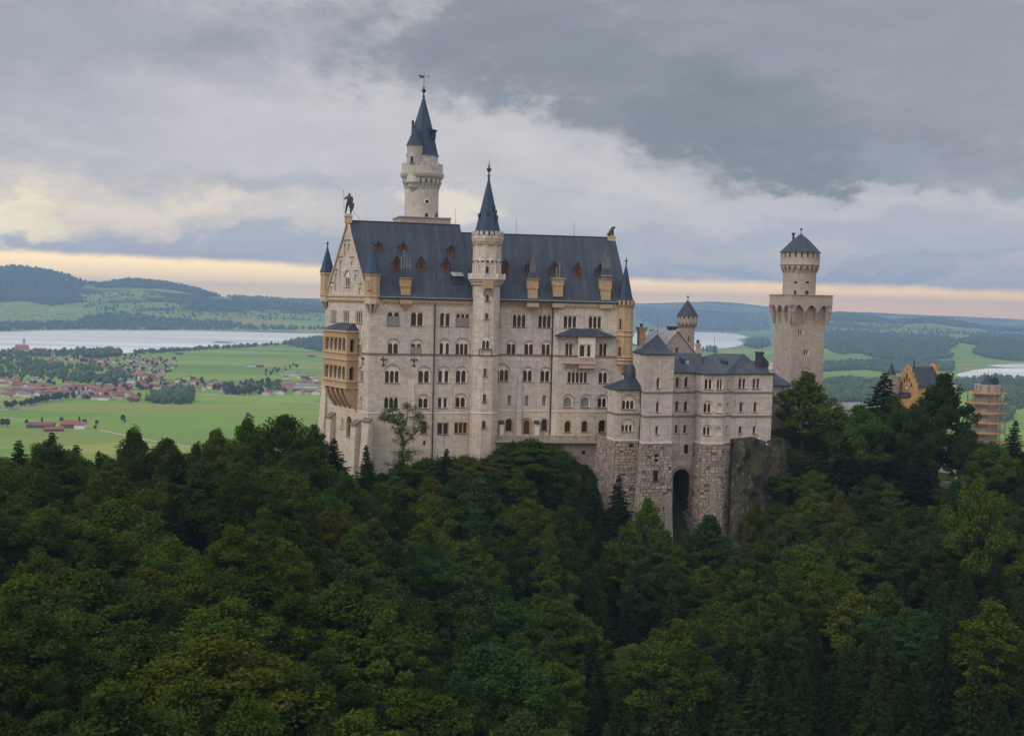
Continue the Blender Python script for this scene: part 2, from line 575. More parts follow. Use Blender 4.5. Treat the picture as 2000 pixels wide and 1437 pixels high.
def window(root, fr, x0, y0, x1, y1, n=2, top=None, style='dark', sep=0.22, cut=True, depth=0.42,
           sill=True, mat=None, name='window', cols=True, margin=None):
    """a group of round-headed lights; x0..y1 are surveyed edges, top the crown of a blind arch above"""
    mat = mat or TRIM
    xm, ym = (x0 + x1) / 2, (y0 + y1) / 2
    ua, ub = fr.at(x0, ym)[0], fr.at(x1, ym)[0]
    z0, z1 = fr.at(xm, y1)[1], fr.at(xm, y0)[1]
    w = ub - ua
    mg = (0.22 if n > 1 else 0.2) if margin is None else margin
    qp = 0.30 if cut else -0.14          # face of the stone panel
    qd = qp + (depth if cut else 0.10)   # the glass
    if top is not None:
        zt = fr.at(xm, top)[1]
        outer = arch(ua - mg, ub + mg, z0, zt, 12)
    else:
        rr = (w + 2 * mg) / 2 if n == 1 else 0
        outer = arch(ua - mg, ub + mg, z0, z1 + mg, 8) if n == 1 else \
            [(ua - mg, z0), (ub + mg, z0), (ub + mg, z1 + mg), (ua - mg, z1 + mg)]
    if cut:
        fr.holes.append(outer)
    wl = w / (n + sep * (n - 1))
    lights = []
    for i in range(n):
        a = ua + i * wl * (1 + sep)
        lights.append(arch(a, a + wl, z0 + 0.02, z1, 7))
    mb = MB()
    mb.holed(fr, outer, lights, qp)
    mb.band(fr, outer, 0.0, qp)
    for l in lights:
        mb.band(fr, l, qp, qd)
    wo = mb.build(name, mat, root)
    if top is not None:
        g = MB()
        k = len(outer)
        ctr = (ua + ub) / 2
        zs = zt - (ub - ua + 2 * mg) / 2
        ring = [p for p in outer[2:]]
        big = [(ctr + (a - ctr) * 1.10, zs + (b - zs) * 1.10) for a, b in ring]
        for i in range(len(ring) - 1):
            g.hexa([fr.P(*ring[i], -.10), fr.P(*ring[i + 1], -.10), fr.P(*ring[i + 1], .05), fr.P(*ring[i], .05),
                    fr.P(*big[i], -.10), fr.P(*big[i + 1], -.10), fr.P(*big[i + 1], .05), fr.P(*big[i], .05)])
        g.build('arch_shade_ring', ARCH_SHADE, wo)  # thin darker ring, paints in the shadow at the arch edge
    if style == 'shut':
        g = MB()
        zs = z0 + (z1 - z0) * 0.70
        g.box(fr, ua - mg * 0.4, ub + mg * 0.4, z0 + 0.03, zs, qp - 0.12, qp - 0.04)
        g.build('screen', SHUTTER, wo)
    g = MB()
    for l in lights:
        us = [p[0] for p in l]
        zs = [p[1] for p in l]
        g.face([fr.P(a, b, qd) for a, b in l])
    g.build('pane', {'grey': SHUTTER, 'blind': mat, 'wood': WOODDOOR}.get(style, PANE), wo)
    if style == 'dark' and wl > 0.5 and name == 'window':
        g = MB()
        for l in lights:
            um = (l[0][0] + l[1][0]) / 2
            g.box(fr, um - 0.04, um + 0.04, z0 + 0.05, z1 - 0.1, qd - 0.06, qd + 0.02)
            g.box(fr, um - wl / 2, um + wl / 2, z0 + (z1 - z0) * 0.62, z0 + (z1 - z0) * 0.62 + 0.07, qd - 0.05, qd + 0.02)
        g.build('glazing_bars', WOODDOOR, wo)
    if cols and n > 1 and style == 'dark' and sep < 0.3:
        for i in range(n - 1):
            c = ua + (i + 1) * wl + (i + 0.5) * wl * sep
            g = MB()
            p = fr.P(c, z0, qp - 0.02)
            h = (z1 - wl / 2) - z0
            r = max(0.085, wl * sep * 0.5)
            g.lathe(p.x, p.y, [(r * 1.6, z0 + 0.02), (r * 1.6, z0 + 0.14), (r, z0 + 0.2), (r * 0.9, z0 + h - 0.25),
                               (r * 1.5, z0 + h - 0.05), (r * 1.7, z0 + h + 0.06)], 8)
            g.build('column', TRIM, wo, 40)
    if sill:
        g = MB()
        g.box(fr, ua - mg - 0.12, ub + mg + 0.12, z0 - 0.2, z0 - 0.01, -0.16 if cut else -0.28, 0.1)
        g.build('sill', COURSE, wo)
    return wo


def wall(root, fr, outline, mat, name='wall'):
    """outline in (u, z), with the holes gathered by window()"""
    mb = MB()
    mb.holed(fr, outline, fr.holes)
    fr.holes = []
    return mb.build(name, mat, root)


def rect(L, z0, z1, u0=0.0):
    return [(u0, z0), (L, z0), (L, z1), (u0, z1)]


def frieze(root, fr, u0, u1, z, mat=None, step=1.15, h=1.05, name='corbel_frieze'):
    """little round-arched corbel table hanging under a cornice at height z"""
    mb = MB()
    mb.box(fr, u0, u1, z, z + 0.3, -0.46, 0.1)
    n = max(1, int((u1 - u0) / step))
    s = (u1 - u0) / n
    for i in range(n):
        a = u0 + i * s
        w = s * 0.26
        mb.hexa([fr.P(a + s / 2 - w * 0.6, z - h, -0.06), fr.P(a + s / 2 + w * 0.6, z - h, -0.06), fr.P(a + s / 2 + w * 0.6, z - h, 0.05), fr.P(a + s / 2 - w * 0.6, z - h, 0.05),
                 fr.P(a + s / 2 - w * 1.2, z, -0.44), fr.P(a + s / 2 + w * 1.2, z, -0.44), fr.P(a + s / 2 + w * 1.2, z, 0.05), fr.P(a + s / 2 - w * 1.2, z, 0.05)])
    return mb.build(name, mat or FRIEZE, root)


def course(root, fr, u0, u1, z, h=0.32, proud=0.24, mat=None, name='string_course'):
    mb = MB()
    mb.box(fr, u0, u1, z - h / 2, z + h / 2, -proud, 0.1)
    return mb.build(name, mat or COURSE, root)


def pipe(root, fr, x0, y0, x1, y1, r=0.17, name='drainpipe'):
    a, b = fr.at(x0, y0), fr.at(x1, y1)
    mb = MB()
    u = (a[0] + b[0]) / 2
    mb.tube(fr.P(u, a[1], -0.25), fr.P(u, b[1], -0.25), r, r, 8)
    k = int((a[1] - b[1]) / 6)
    for i in range(1, k):
        z = a[1] + (b[1] - a[1]) * i / k
        mb.tube(fr.P(u, z - 0.12, -0.25), fr.P(u, z + 0.12, -0.25), r * 1.5, r * 1.5, 8)
    return mb.build(name, DARKMETAL, root)


def cyl_frame(cx, cy, r, px, py=600.0):
    """frame on the tangent plane of a round tower where the sight line at px meets it"""
    d = ray(px, py)
    dx, dy = d.x, d.y
    a = dx * dx + dy * dy
    b = -2 * (dx * cx + dy * cy)
    c = cx * cx + cy * cy - r * r
    t = (-b - math.sqrt(max(0.0, b * b - 4 * a * c))) / (2 * a)
    h = Vector((dx * t, dy * t, 0))
    n = Vector((h.x - cx, h.y - cy, 0)).normalized()
    return Frame(h, (-n.y, n.x))


def merlons(mb, cx, cy, r, z0, z1, n, thick=0.5, fill=0.58, rot=0.0, rounded=False):
    for i in range(n):
        a0 = rot + 2 * math.pi * (i - fill / 2) / n
        a1 = rot + 2 * math.pi * (i + fill / 2) / n
        def pt(a, rr, z):
            return (cx + rr * math.cos(a), cy + rr * math.sin(a), z)
        ri, ro = r - thick, r
        mb.hexa([pt(a0, ro, z0), pt(a1, ro, z0), pt(a1, ri, z0), pt(a0, ri, z0),
                 pt(a0, ro, z1), pt(a1, ro, z1), pt(a1, ri, z1), pt(a0, ri, z1)])
        if rounded:
            am = (a0 + a1) / 2
            b0, b1 = am - (a1 - a0) * 0.3, am + (a1 - a0) * 0.3
            h = (z1 - z0) * 0.3
            mb.hexa([pt(a0, ro, z1), pt(a1, ro, z1), pt(a1, ri, z1), pt(a0, ri, z1),
                     pt(b0, ro, z1 + h), pt(b1, ro, z1 + h), pt(b1, ri, z1 + h), pt(b0, ri, z1 + h)])


def corbel_ring(mb, cx, cy, r_in, r_out, z0, z1, n, rot=0.0, fill=0.42):
    """brackets that carry an overhanging parapet, with arched gaps between them"""
    for i in range(n):
        a0 = rot + 2 * math.pi * (i - fill / 2) / n
        a1 = rot + 2 * math.pi * (i + fill / 2) / n
        def pt(a, rr, z):
            return (cx + rr * math.cos(a), cy + rr * math.sin(a), z)
        am = (a0 + a1) / 2
        b0, b1 = am - math.pi / n * 0.98, am + math.pi / n * 0.98
        zm = z0 + (z1 - z0) * 0.62
        ri = r_in - 0.15
        mb.hexa([pt(a0, r_in + 0.05, z0), pt(a1, r_in + 0.05, z0), pt(a1, ri, z0), pt(a0, ri, z0),
                 pt(a0, r_out * 0.97, zm), pt(a1, r_out * 0.97, zm), pt(a1, ri, zm), pt(a0, ri, zm)])
        mb.hexa([pt(a0, r_out * 0.97, zm), pt(a1, r_out * 0.97, zm), pt(a1, ri, zm), pt(a0, ri, zm),
                 pt(b0, r_out * 0.97, z1), pt(b1, r_out * 0.97, z1), pt(b1, ri, z1), pt(b0, ri, z1)])


def finial(mb, x, y, z0, h, r=0.25, n=8):
    """turned metal finial: knops and a spike"""
    mb.lathe(x, y, [(r * 1.1, z0), (r * 0.7, z0 + h * 0.12), (r * 1.5, z0 + h * 0.16), (r * 0.6, z0 + h * 0.22), (r * 0.5, z0 + h * 0.34),
                    (r * 1.9, z0 + h * 0.46), (r * 1.9, z0 + h * 0.52), (r * 0.4, z0 + h * 0.62), (r * 1.0, z0 + h * 0.66), (r * 0.3, z0 + h * 0.72), (0.03, z0 + h)], n)


# ================================================================= CASTLE: the main palace
def xy(px, py, depth):
    p = pix(px, py, depth)
    return Vector((p.x, p.y, 0))


def build_palace():
    A = xy(721, 640, 320.0)
    PL = Frame.yaw(A, 15)
    dW = Vector((-math.sin(R(33)), math.cos(R(33)), 0))
    W2 = A + dW * 29.0
    W = Frame.two(W2, A)
    uB = PL.at(945, 690)[0]
    PB = A + PL.d * uB
    PR = Frame.yaw(PB, 10)
    uC = PR.at(1076, 690)[0]
    PC = PB + PR.d * uC
    CH = Frame.yaw(PC, -38)
    CH.L = 2.3
    PC2 = PC + CH.d * CH.L
    P2 = Frame.yaw(PC2, 10)
    uD = P2.at(1215, 690)[0]
    PD = PC2 + P2.d * uD
    zb = EYE - 52
    root = thing('palace', 'huge pale limestone palace with steep dark lead roof and rows of arched windows', 'castle', (A.x, A.y, zb))
    zE = PL.at(830, 588)[1]
    zL = PL.at(830, 806.5)[1]          # where the lower, warmer stone begins

    # ---- south front, older half
    def w(x0, y0, x1, y1, fr=None, **k):
        return window(root, fr or PL, x0, y0, x1, y1, **k)
    w(757, 610, 780, 635.5, n=2, style='shut')
    w(803, 610.5, 826, 636, n=2)
    w(860, 612, 867.6, 637, n=1)
    w(871, 612.5, 878.7, 637.5, n=1)
    w(891.5, 613.5, 916.5, 637.5, n=3, style='shut')
    w(758, 670.5, 777.5, 692, n=2, top=661)
    w(803, 671, 823, 692.5, n=2, top=662, style='shut')
    w(859, 670, 877.6, 693, n=2, top=661, sep=0.75)
    w(890.5, 671, 914, 693, n=3, top=660)
    w(752.5, 724, 779, 747.5, n=3, top=712)
    w(817.5, 724, 838, 747.3, n=2, top=715)
    w(856.5, 723.5, 876, 747, n=2, top=715, sep=0.7)
    w(891, 723.5, 910, 747, n=2, top=715)
    w(751, 777, 777.5, 798, n=3)
    w(817.5, 778, 835.5, 797, n=2, top=770)
    w(856, 777, 873, 796.5, n=2, sep=0.7)
    w(890, 776, 908.5, 795.5, n=2, top=768)
    for a in ((757, 699.5), (747.5 + 61, 701)):
        pass
    PLl = PL                            # same plane; the lower stone gets its own part
    wall(root, PL, rect(uB, zL, zE + 1.2), LIME)
    w(822.5, 824, 833.5, 847, fr=PLl, n=1, mat=OCHRE, margin=0.3)
    w(855, 826.5, 875, 848, fr=PLl, n=2, mat=OCHRE, sep=0.35)
    w(888.5, 826, 911.5, 846, fr=PLl, n=3, mat=OCHRE, sep=0.35, cols=False)
    w(827, 861, 831, 869.5, fr=PLl, n=1, mat=LIME_LOW, margin=0.12, sill=False)
    wall(root, PLl, rect(uB, zb, zL), LIME_LOW, 'lower_wall')
    course(root, PL, -0.2, uB, PL.at(800, 691.8)[1], 0.42)
    course(root, PL, 0.0, uB, zL, 0.3, 0.12, TRIM)
    frieze(root, PL, 3.2, uB - 3.0, zE - 0.35)
    pipe(root, PL, 849, 590, 844, 905)
    st = MB()
    ua, ub = PL.at(797.5, 770)[0], PL.at(808.6, 770)[0]
    st.hexa([PL.P(ua - 0.2, PL.at(803, 812)[1], -0.9), PL.P(ub + 0.2, PL.at(803, 812)[1], -0.9), PL.P(ub, PL.at(803, 812)[1], 0.1), PL.P(ua, PL.at(803, 812)[1], 0.1),
             PL.P(ua, PL.at(803, 745)[1], -0.25), PL.P(ub, PL.at(803, 745)[1], -0.25), PL.P(ub, PL.at(803, 745)[1], 0.1), PL.P(ua, PL.at(803, 745)[1], 0.1)])
    st.build('buttress', LIME_LOW, root)
    for fr, px, py, s in ((PL, 749, 705.5, 1.0), (PL, 808.5, 706.5, 1.0), (W, 709, 704, 0.9)):
        u, z = fr.at(px, py)
        m = MB()
        m.box(fr, u - 0.13, u + 0.13, z - 1.3 * s, z + 1.3 * s, -0.14, 0.02)
        for sg in (-1, 1):
            m.tube(fr.P(u, z + 0.2, -0.08), fr.P(u + sg * 0.75, z + 0.75, -0.08), 0.12, 0.16, 5)
            m.tube(fr.P(u, z - 0.7, -0.08), fr.P(u + sg * 0.55, z - 1.25, -0.08), 0.11, 0.11, 5)
            m.tube(fr.P(u + sg * 0.75, z + 0.75, -0.08), fr.P(u + sg * 0.85, z + 0.25, -0.08), 0.16, 0.1, 5)
        m.build('anchor_iron', DARKMETAL, root)

    # ---- south front, newer half
    zE2 = PR.at(1020, 592)[1]
    zL2 = PR.at(1020, 801.5)[1]
    w(971.5, 614.5, 976.5, 637.5, fr=PR, n=1)
    w(1002, 615, 1026.5, 639, fr=PR, n=3)
    w(1052, 616, 1076, 640, fr=PR, n=3)
    w(990.3, 671.5, 1007, 692, fr=PR, n=2, top=664.5)
    w(1024.7, 672, 1041.4, 692.5, fr=PR, n=2, top=665)
    w(1058.5, 672.5, 1074.3, 693, fr=PR, n=2, top=665.5)
    w(968, 722, 992.5, 744.5, fr=PR, n=3, top=711)
    w(1021.8, 723.5, 1039, 745, fr=PR, n=2, top=716)
    w(1056, 724, 1073, 745.5, fr=PR, n=2, top=716.5)
    w(991.3, 772.5, 998.2, 793, fr=PR, n=1, style='grey', sill=False)
    w(1025.3, 773, 1032.5, 793, fr=PR, n=1, style='grey', sill=False)
    w(1059.3, 773, 1066.6, 793, fr=PR, n=1, style='grey', sill=False)
    wall(root, PR, rect(uC, zL2, zE2 + 1.2), LIME)
    w(988, 818.5, 999.5, 841, fr=PR, n=1, mat=OCHRE, margin=0.3)
    w(1058, 819, 1068.5, 841, fr=PR, n=1, mat=OCHRE, margin=0.3)
    d = window(root, PR, 1023, 821, 1034.5, 848, n=1, mat=OCHRE, margin=0.8, style='wood', sill=False, name='portal')
    wall(root, PR, rect(uC, zb, zL2), LIME_LOW, 'lower_wall')
    st = MB()
    ua, ub = PR.at(1009.5, 790)[0], PR.at(1017.7, 790)[0]
    zs0, zs1 = PR.at(1013, 850)[1], PR.at(1013, 735)[1]
    st.hexa([PR.P(ua - 0.1, zs0, -1.0), PR.P(ub + 0.1, zs0, -1.0), PR.P(ub + 0.1, zs0, 0.1), PR.P(ua - 0.1, zs0, 0.1),
             PR.P(ua, zs1, -0.25), PR.P(ub, zs1, -0.25), PR.P(ub, zs1, 0.1), PR.P(ua, zs1, 0.1)])
    st.build('buttress', LIME, root)
    for x0, x1 in ((974.6, 982.6), (1043.5, 1051.5)):
        u_a, u_b = PR.at(x0, 835)[0], PR.at(x1, 835)[0]
        z0, z1, z2 = (PR.at((x0 + x1) / 2, y)[1] for y in (850, 827, 820.5))
        m = MB()
        m.box(PR, u_a, u_b, z0, z1, -1.3, 0.1)
        pier = m.build('pier', TRIM, root)
        m = MB()
        P = PR.P
        m.hexa([P(u_a - .15, z1, -1.6), P(u_b + .15, z1, -1.6), P(u_b + .15, z1, .05), P(u_a - .15, z1, .05),
                P(u_a - .15, z1 + .15, -1.6), P(u_b + .15, z1 + .15, -1.6), P(u_b + .15, z2, .05), P(u_a - .15, z2, .05)])
        m.build('pier_cap', DARKMETAL, pier)
    # chamfer and right-hand face
    zE3 = zE2
    w(1101.5, 617.5, 1126, 640, fr=P2, n=3)
    w(1150.5, 618.5, 1174.5, 641.2, fr=P2, n=3)
    w(1105, 671, 1118, 694.5, fr=P2, n=2, top=669, sep=0.15)
    w(1171, 671, 1185, 695.5, fr=P2, n=2, top=669.3, sep=0.15)
    w(1109.2, 726.5, 1147, 747.5, fr=P2, n=5)
    w(1169.8, 727.5, 1186, 748, fr=P2, n=2, top=720)
    w(1101, 776, 1117, 795, fr=P2, n=1, top=770, style='grey')
    w(1135, 776, 1151, 795, fr=P2, n=1, top=770, style='grey')
    w(1168, 778, 1184, 795.5, fr=P2, n=2, top=770.5)
    wall(root, CH, rect(CH.L, zL2, zE3 + 1.2), LIME)
    wall(root, CH, rect(CH.L, zb, zL2), LIME_LOW, 'lower_wall')
    wall(root, P2, rect(uD, zL2, zE3 + 1.2), LIME)
    w(1104, 823, 1114, 843.5, fr=P2, n=1, mat=OCHRE, margin=0.28)
    w(1137, 823, 1147, 843.5, fr=P2, n=1, mat=OCHRE, margin=0.28)
    w(1170.5, 821.5, 1182, 843.5, fr=P2, n=1, mat=OCHRE, margin=0.3)
    wall(root, P2, rect(uD, zb, zL2), LIME_LOW, 'lower_wall')
    for fr, ua, ub in ((PR, 3.0, uC), (CH, 0, CH.L), (P2, 0, uD)):
        course(root, fr, ua, ub, PR.at(1020, 693)[1], 0.42)
        course(root, fr, ua, ub, zL2, 0.3, 0.12, TRIM)
        if fr is not CH:
            frieze(root, fr, ua, ub - (2 if fr is P2 else 0), zE2 - 0.45)
    pipe(root, CH, 1080.5, 600, 1075, 849)

    # ---- west front with its gable
    zA = pix(681, 433.5, (W2.y + A.y) / 2).z
    L = W.L
    w(646.8, 607, 656.6, 628, fr=W, n=3, style='shut')
    w(670.3, 608, 681, 629.5, fr=W, n=3, depth=.12)
    w(694.3, 609, 706.5, 631.5, fr=W, n=3, depth=.12)
    w(696.5, 672, 706, 693, fr=W, n=2, top=661, style='shut')
    w(702, 723, 709, 745, fr=W, n=2, top=716, depth=.12)
    w(703, 776, 706, 796, fr=W, n=1)
    w(673.5, 541, 683.3, 561, fr=W, n=3, top=528, depth=.12)
    for x0, y0, x1, y1 in ((672, 476, 676.5, 500), (679, 476, 683, 489), (662.5, 508, 668, 544), (684.8, 509, 690, 521), (653.3, 533.5, 659, 569),
                           (692.2, 535, 697, 548), (645.2, 558.5, 651, 574), (700.4, 561, 706, 575)):
        xm, ym = (x0 + x1) / 2, (y0 + y1) / 2
        ua, ub = W.at(x0, ym)[0], W.at(x1, ym)[0]
        o = arch(ua, ub, W.at(xm, y1)[1], W.at(xm, y0)[1], 8)
        W.holes.append(o)
        m = MB()
        m.band(W, o, 0, 0.35)
        m.face([W.P(a, b, 0.35) for a, b in o])
        m.build('niche', LIME, root)
        m = MB()
        m.box(W, ua - 0.5, ub + 0.5, W.at(xm, y0 - 6)[1], W.at(xm, y0 - 6)[1] + 0.25, -0.16, 0.05)
        m.build('niche_hood', COURSE, root)
    wall(root, W, [(0, zL), (L, zL), (L, zE + 1.0), (L / 2, zA), (0, zE + 1.0)], LIME, 'gable_wall')
    w(637, 812, 641.5, 831, fr=W, n=2, mat=OCHRE, sep=0.35)
    w(649, 815, 655, 833, fr=W, n=2, mat=OCHRE, sep=0.35)
    w(666, 819, 671, 837, fr=W, n=2, sep=0.35, cols=False)
    w(677.5, 815, 686, 853, fr=W, n=1, mat=OCHRE, margin=0.35, style='wood')
    wall(root, W, rect(L, zb, zL), LIME_LOW, 'lower_wall')
    course(root, W, 0, L, zE + 1.0, 0.5, 0.4, FRIEZE)
    course(root, W, 0, L, zL, 0.3, 0.12, TRIM)
    course(root, W, L - 4.2, L + 0.2, PL.at(730, 691)[1], 0.42)
    frieze(root, W, 1.8, L - 1.8, zE - 0.2, step=0.8, h=0.9)
    # raking copings of the gable
    for ua, za, ub, zz in ((-0.6, zE - 0.2, L / 2, zA + 0.55), (L / 2, zA + 0.55, L + 0.6, zE - 0.2)):
        m = MB()
        dz = 0.9
        m.hexa([W.P(ua, za - dz, -0.45), W.P(ub, zz - dz, -0.45), W.P(ub, zz - dz, 0.7), W.P(ua, za - dz, 0.7),
                W.P(ua, za, -0.45), W.P(ub, zz, -0.45), W.P(ub, zz, 0.7), W.P(ua, za, 0.7)])
        m.build('gable_coping', BUFF, root)
    # buttresses of the west front, one battered at the far corner
    def butt(fr, x0, x1, ytop, ybot, q, spread=0.5, m=LIME_LOW, cap=True):
        xm = (x0 + x1) / 2
        ua, ub = fr.at(x0, (ytop + ybot) / 2, -q)[0], fr.at(x1, (ytop + ybot) / 2, -q)[0]
        zt, z0 = fr.at(xm, ytop, -q)[1], fr.at(xm, ybot, -q)[1]
        P = fr.P
        g = MB()
        s = spread
        g.hexa([P(ua - s * .3, z0, -q - s), P(ub + s * .3, z0, -q - s), P(ub + s * .3, z0, .1), P(ua - s * .3, z0, .1),
                P(ua, zt, -q), P(ub, zt, -q), P(ub, zt + q * 0.9, .1), P(ua, zt + q * .9, .1)])
        o = g.build('buttress', m, root)
        if cap:
            g = MB()
            g.hexa([P(ua - .2, zt, -q - .3), P(ub + .2, zt, -q - .3), P(ub + .2, zt + q * .9, .15), P(ua - .2, zt + q * .9, .15),
                    P(ua - .2, zt + .35, -q - .3), P(ub + .2, zt + .35, -q - .3), P(ub + .2, zt + q * .9 + .35, .15), P(ua - .2, zt + q * .9 + .35, .15)])
            g.build('buttress_cap', COURSE, o)
    butt(W, 636, 645, 816, 900, 1.6)
    butt(W, 684, 694, 831, 920, 1.6)
    butt(W, 706.5, 719.5, 824, 935, 1.0, 0.9)
    g = MB()
    zt, z0 = EYE - 17, zb
    P = W.P
    g.hexa([P(-3.2, z0, -1.6), P(2.5, z0, -1.6), P(2.5, z0, 4), P(-3.2, z0, 4), P(-0.2, zt, -0.1), P(2.0, zt, -0.1), P(2.0, zt, 3), P(-0.2, zt, 3)])
    g.build('buttress', LIME_LOW, root)

    # ---- hidden sides, so the block is closed
    dE = Vector((-math.sin(R(18)), math.cos(R(18)), 0))
    PE = PD + dE * 29
    PN = W2 + PL.d * (uB + 2)
    g = MB()
    for a, b in ((PD, PE), (PE, PN), (PN, W2)):
        g.face([a + ZUP * zb, b + ZUP * zb, b + ZUP * (zE + 1), a + ZUP * (zE + 1)])
    zR2 = pix(1100, 461.5, PD.y + 12).z
    g.face([PD + ZUP * (zE + 1), PE + ZUP * (zE + 1), PD + dE * 14.5 + ZUP * (zR2 - 0.3)])
    g.build('rear_wall', LIME, root)

    # ---- roofs
    nS, nR = PL.n, P2.n
    e = zE + 0.75
    EA = A - PL.d * 0.15 + nS * 0.75
    RA = (A + W2) / 2 - PL.d * 0.1
    zR = pix(687, 431, RA.y).z
    uEnd = PL.at(926, 587)[0]
    EB = EA + PL.d * (uEnd + 0.3)
    RB = RA + PL.d * (Frame(RA, PL.d).at(898, 440)[0])
    BA = W2 - nS * 0.6
    BB = BA + PL.d * uEnd
    V = lambda p, z: p + ZUP * z

    def roof(name, EA, EB, RA, RB, BA, BB, ze, zr, mat, th=0.35):
        g = MB()
        g.hexa([V(EA, ze - th), V(EB, ze - th), V(RB, zr - th), V(RA, zr - th), V(EA, ze), V(EB, ze), V(RB, zr), V(RA, zr)])
        g.hexa([V(BA, ze - th), V(BB, ze - th), V(RB, zr - th - .01), V(RA, zr - th - .01), V(BA, ze), V(BB, ze), V(RB, zr - .01), V(RA, zr - .01)])
        o = g.build(name, mat, root)
        g = MB()
        g.tube(V(EA, ze + .05) + nS * .12, V(EB, ze + .05) + nS * .12, 0.2, 0.2, 8)
        g.build('gutter', FLUE, o)
        g = MB()
        g.tube(V(RA, zr), V(RB, zr), 0.22, 0.22, 8)
        g.build('ridge_roll', DARKMETAL, o)
        return o
    roof1 = roof('roof', EA, EB, RA, RB, BA, BB, e, zR, LEAD)
    # verge wall where the older roof steps above the newer one
    e2 = zE2 + 0.75
    EA2 = PB + nR * 1.6 - P2.d * 1.5
    EB2 = PD + nR * 0.7 + P2.d * 1.6
    # keep the eave in line with the forward face
    off = (PC2 - EA2).dot(nR) + 0.7
    EA2 = EA2 + nR * off
    RA2 = RB - PL.d * 1.0
    RB2 = PD + dE * 14.5 + P2.d * 0.3
    RB2 = xy(1201, 466, RB2.y)
    roof2 = roof('roof', EA2, EB2, RA2, RB2, PN - nR * 0.5, PE - nR * 0.5, e2, zR2, LEAD)
    nrm1 = (EB - EA).cross(V(RA, zR) - V(EA, e)).normalized()
    nrm2 = (EB2 - EA2).cross(V(RB2, zR2) - V(EB2, e2)).normalized()

    def on_roof(px, py, second):
        p0, n = (V(EA2, e2), nrm2) if second else (V(EA, e), nrm1)
        r = ray(px, py)
        return CAM + r * ((p0 - CAM).dot(n) / r.dot(n))

    # dormers: a red wooden front under a steep lead hood
    def dormer(px, py, wd, h, second, ro, m=BRICKRED):
        p = on_roof(px, py, second)
        fr = Frame((p.x, p.y), (P2 if second else PL).d)
        z0 = p.z
        back = 3.2 * h / 3.2
        g = MB()
        hw = wd / 2
        out = [(-hw, z0 - .3), (hw, z0 - .3), (hw, z0 + h * .6), (0, z0 + h), (-hw, z0 + h * .6)]
        ho = arch(-hw * .48, hw * .48, z0 + h * .12, z0 + h * .72, 6)
        g.holed(fr, out, [ho], -0.3)
        g.band(fr, ho, -0.3, 0.05)
        g.band(fr, out, -0.3, back)
        do = g.build('dormer', m, ro)
        g = MB()
        g.face([fr.P(a, b, 0.05) for a, b in ho])
        g.build('dormer_window', WOODDOOR, do)
        g = MB()
        for s in (-1, 1):
            g.hexa([fr.P(s * (hw + .25), z0 + h * .52, -.6), fr.P(s * (hw + .25), z0 + h * .52, back), fr.P(s * .0, z0 + h * 1.03, back), fr.P(0, z0 + h * 1.03, -.6),
                    fr.P(s * (hw + .25), z0 + h * .6, -.6), fr.P(s * (hw + .25), z0 + h * .6, back), fr.P(0, z0 + h * 1.12, back), fr.P(0, z0 + h * 1.12, -.6)])
        g.build('dormer_hood', LEAD, do)
    # thing > part > sub-part is as deep as names go, so dormers hang on the palace itself
    for px, py in ((774, 527), (821.7, 528.5), (870, 530)):
        dormer(px, py, 1.9, 3.7, False, root)
    for px, py in ((738, 489.5), (786.5, 490.5), (880, 496)):
        dormer(px, py, 1.6, 2.4, False, root)
    for px, py in ((987, 534), (1034, 535), (1082, 536), (1127, 538.5), (1171, 541)):
        dormer(px, py, 1.8, 3.5, True, root)
    # an open lead-clad hatch
    p = on_roof(894, 556, False)
    fr = Frame((p.x, p.y), PL.d)
    g = MB()
    g.hexa([fr.P(-1.3, p.z, -.2), fr.P(1.3, p.z, -.2), fr.P(1.3, p.z, 3), fr.P(-1.3, p.z, 3), fr.P(-1.3, p.z + 2.2, -.2), fr.P(1.3, p.z + 2.2, -.2), fr.P(1.3, p.z + 3.2, 3), fr.P(-1.3, p.z + 3.2, 3)])
    h = g.build('roof_hatch', LEAD, root)
    g = MB()
    g.hexa([fr.P(-1.6, p.z + 2.3, -.8), fr.P(1.6, p.z + 2.3, -.8), fr.P(1.6, p.z + 3.5, 3), fr.P(-1.6, p.z + 3.5, 3), fr.P(-1.6, p.z + 2.5, -.8), fr.P(1.6, p.z + 2.5, -.8), fr.P(1.6, p.z + 3.7, 3), fr.P(-1.6, p.z + 3.7, 3)])
    g.build('hatch_lid', ZINC, h)

    # chimney stacks that rise through the eaves
    def stack(fr, x0, x1, ytop, ybot, flues, ycap, cap=True, corbel=None, crenel=False):
        xm = (x0 + x1) / 2
        ua, ub = fr.at(x0, ytop, -0.2)[0], fr.at(x1, ytop, -0.2)[0]
        zt, z0 = fr.at(xm, ytop, -.2)[1], fr.at(xm, ybot, -.2)[1]
        g = MB()
        zm = z0 + (zt - z0) * .45
        g.box(fr, ua + .25, ub - .25, z0 - 1.5, zm, -.2, 2.6)
        g.box(fr, ua + .1, ub - .1, zm, zm + .3, -.35, 2.6)
        g.box(fr, ua + .05, ub - .05, zm + .3, zt, -.2, 2.6)
        g.box(fr, ua - .15, ub + .15, zt, zt + .35, -.5, 2.8)
        if crenel:
            n = 4
            s = (ub - ua) / n
            for i in range(n):
                g.box(fr, ua + s * (i + .2), ua + s * (i + .8), zt + .35, zt + 1.3, -.4, .3)
        c = g.build('chimney', OCHRE, root)
        um = (ua + ub) / 2
        zc = fr.at(xm, ycap, -.2)[1]
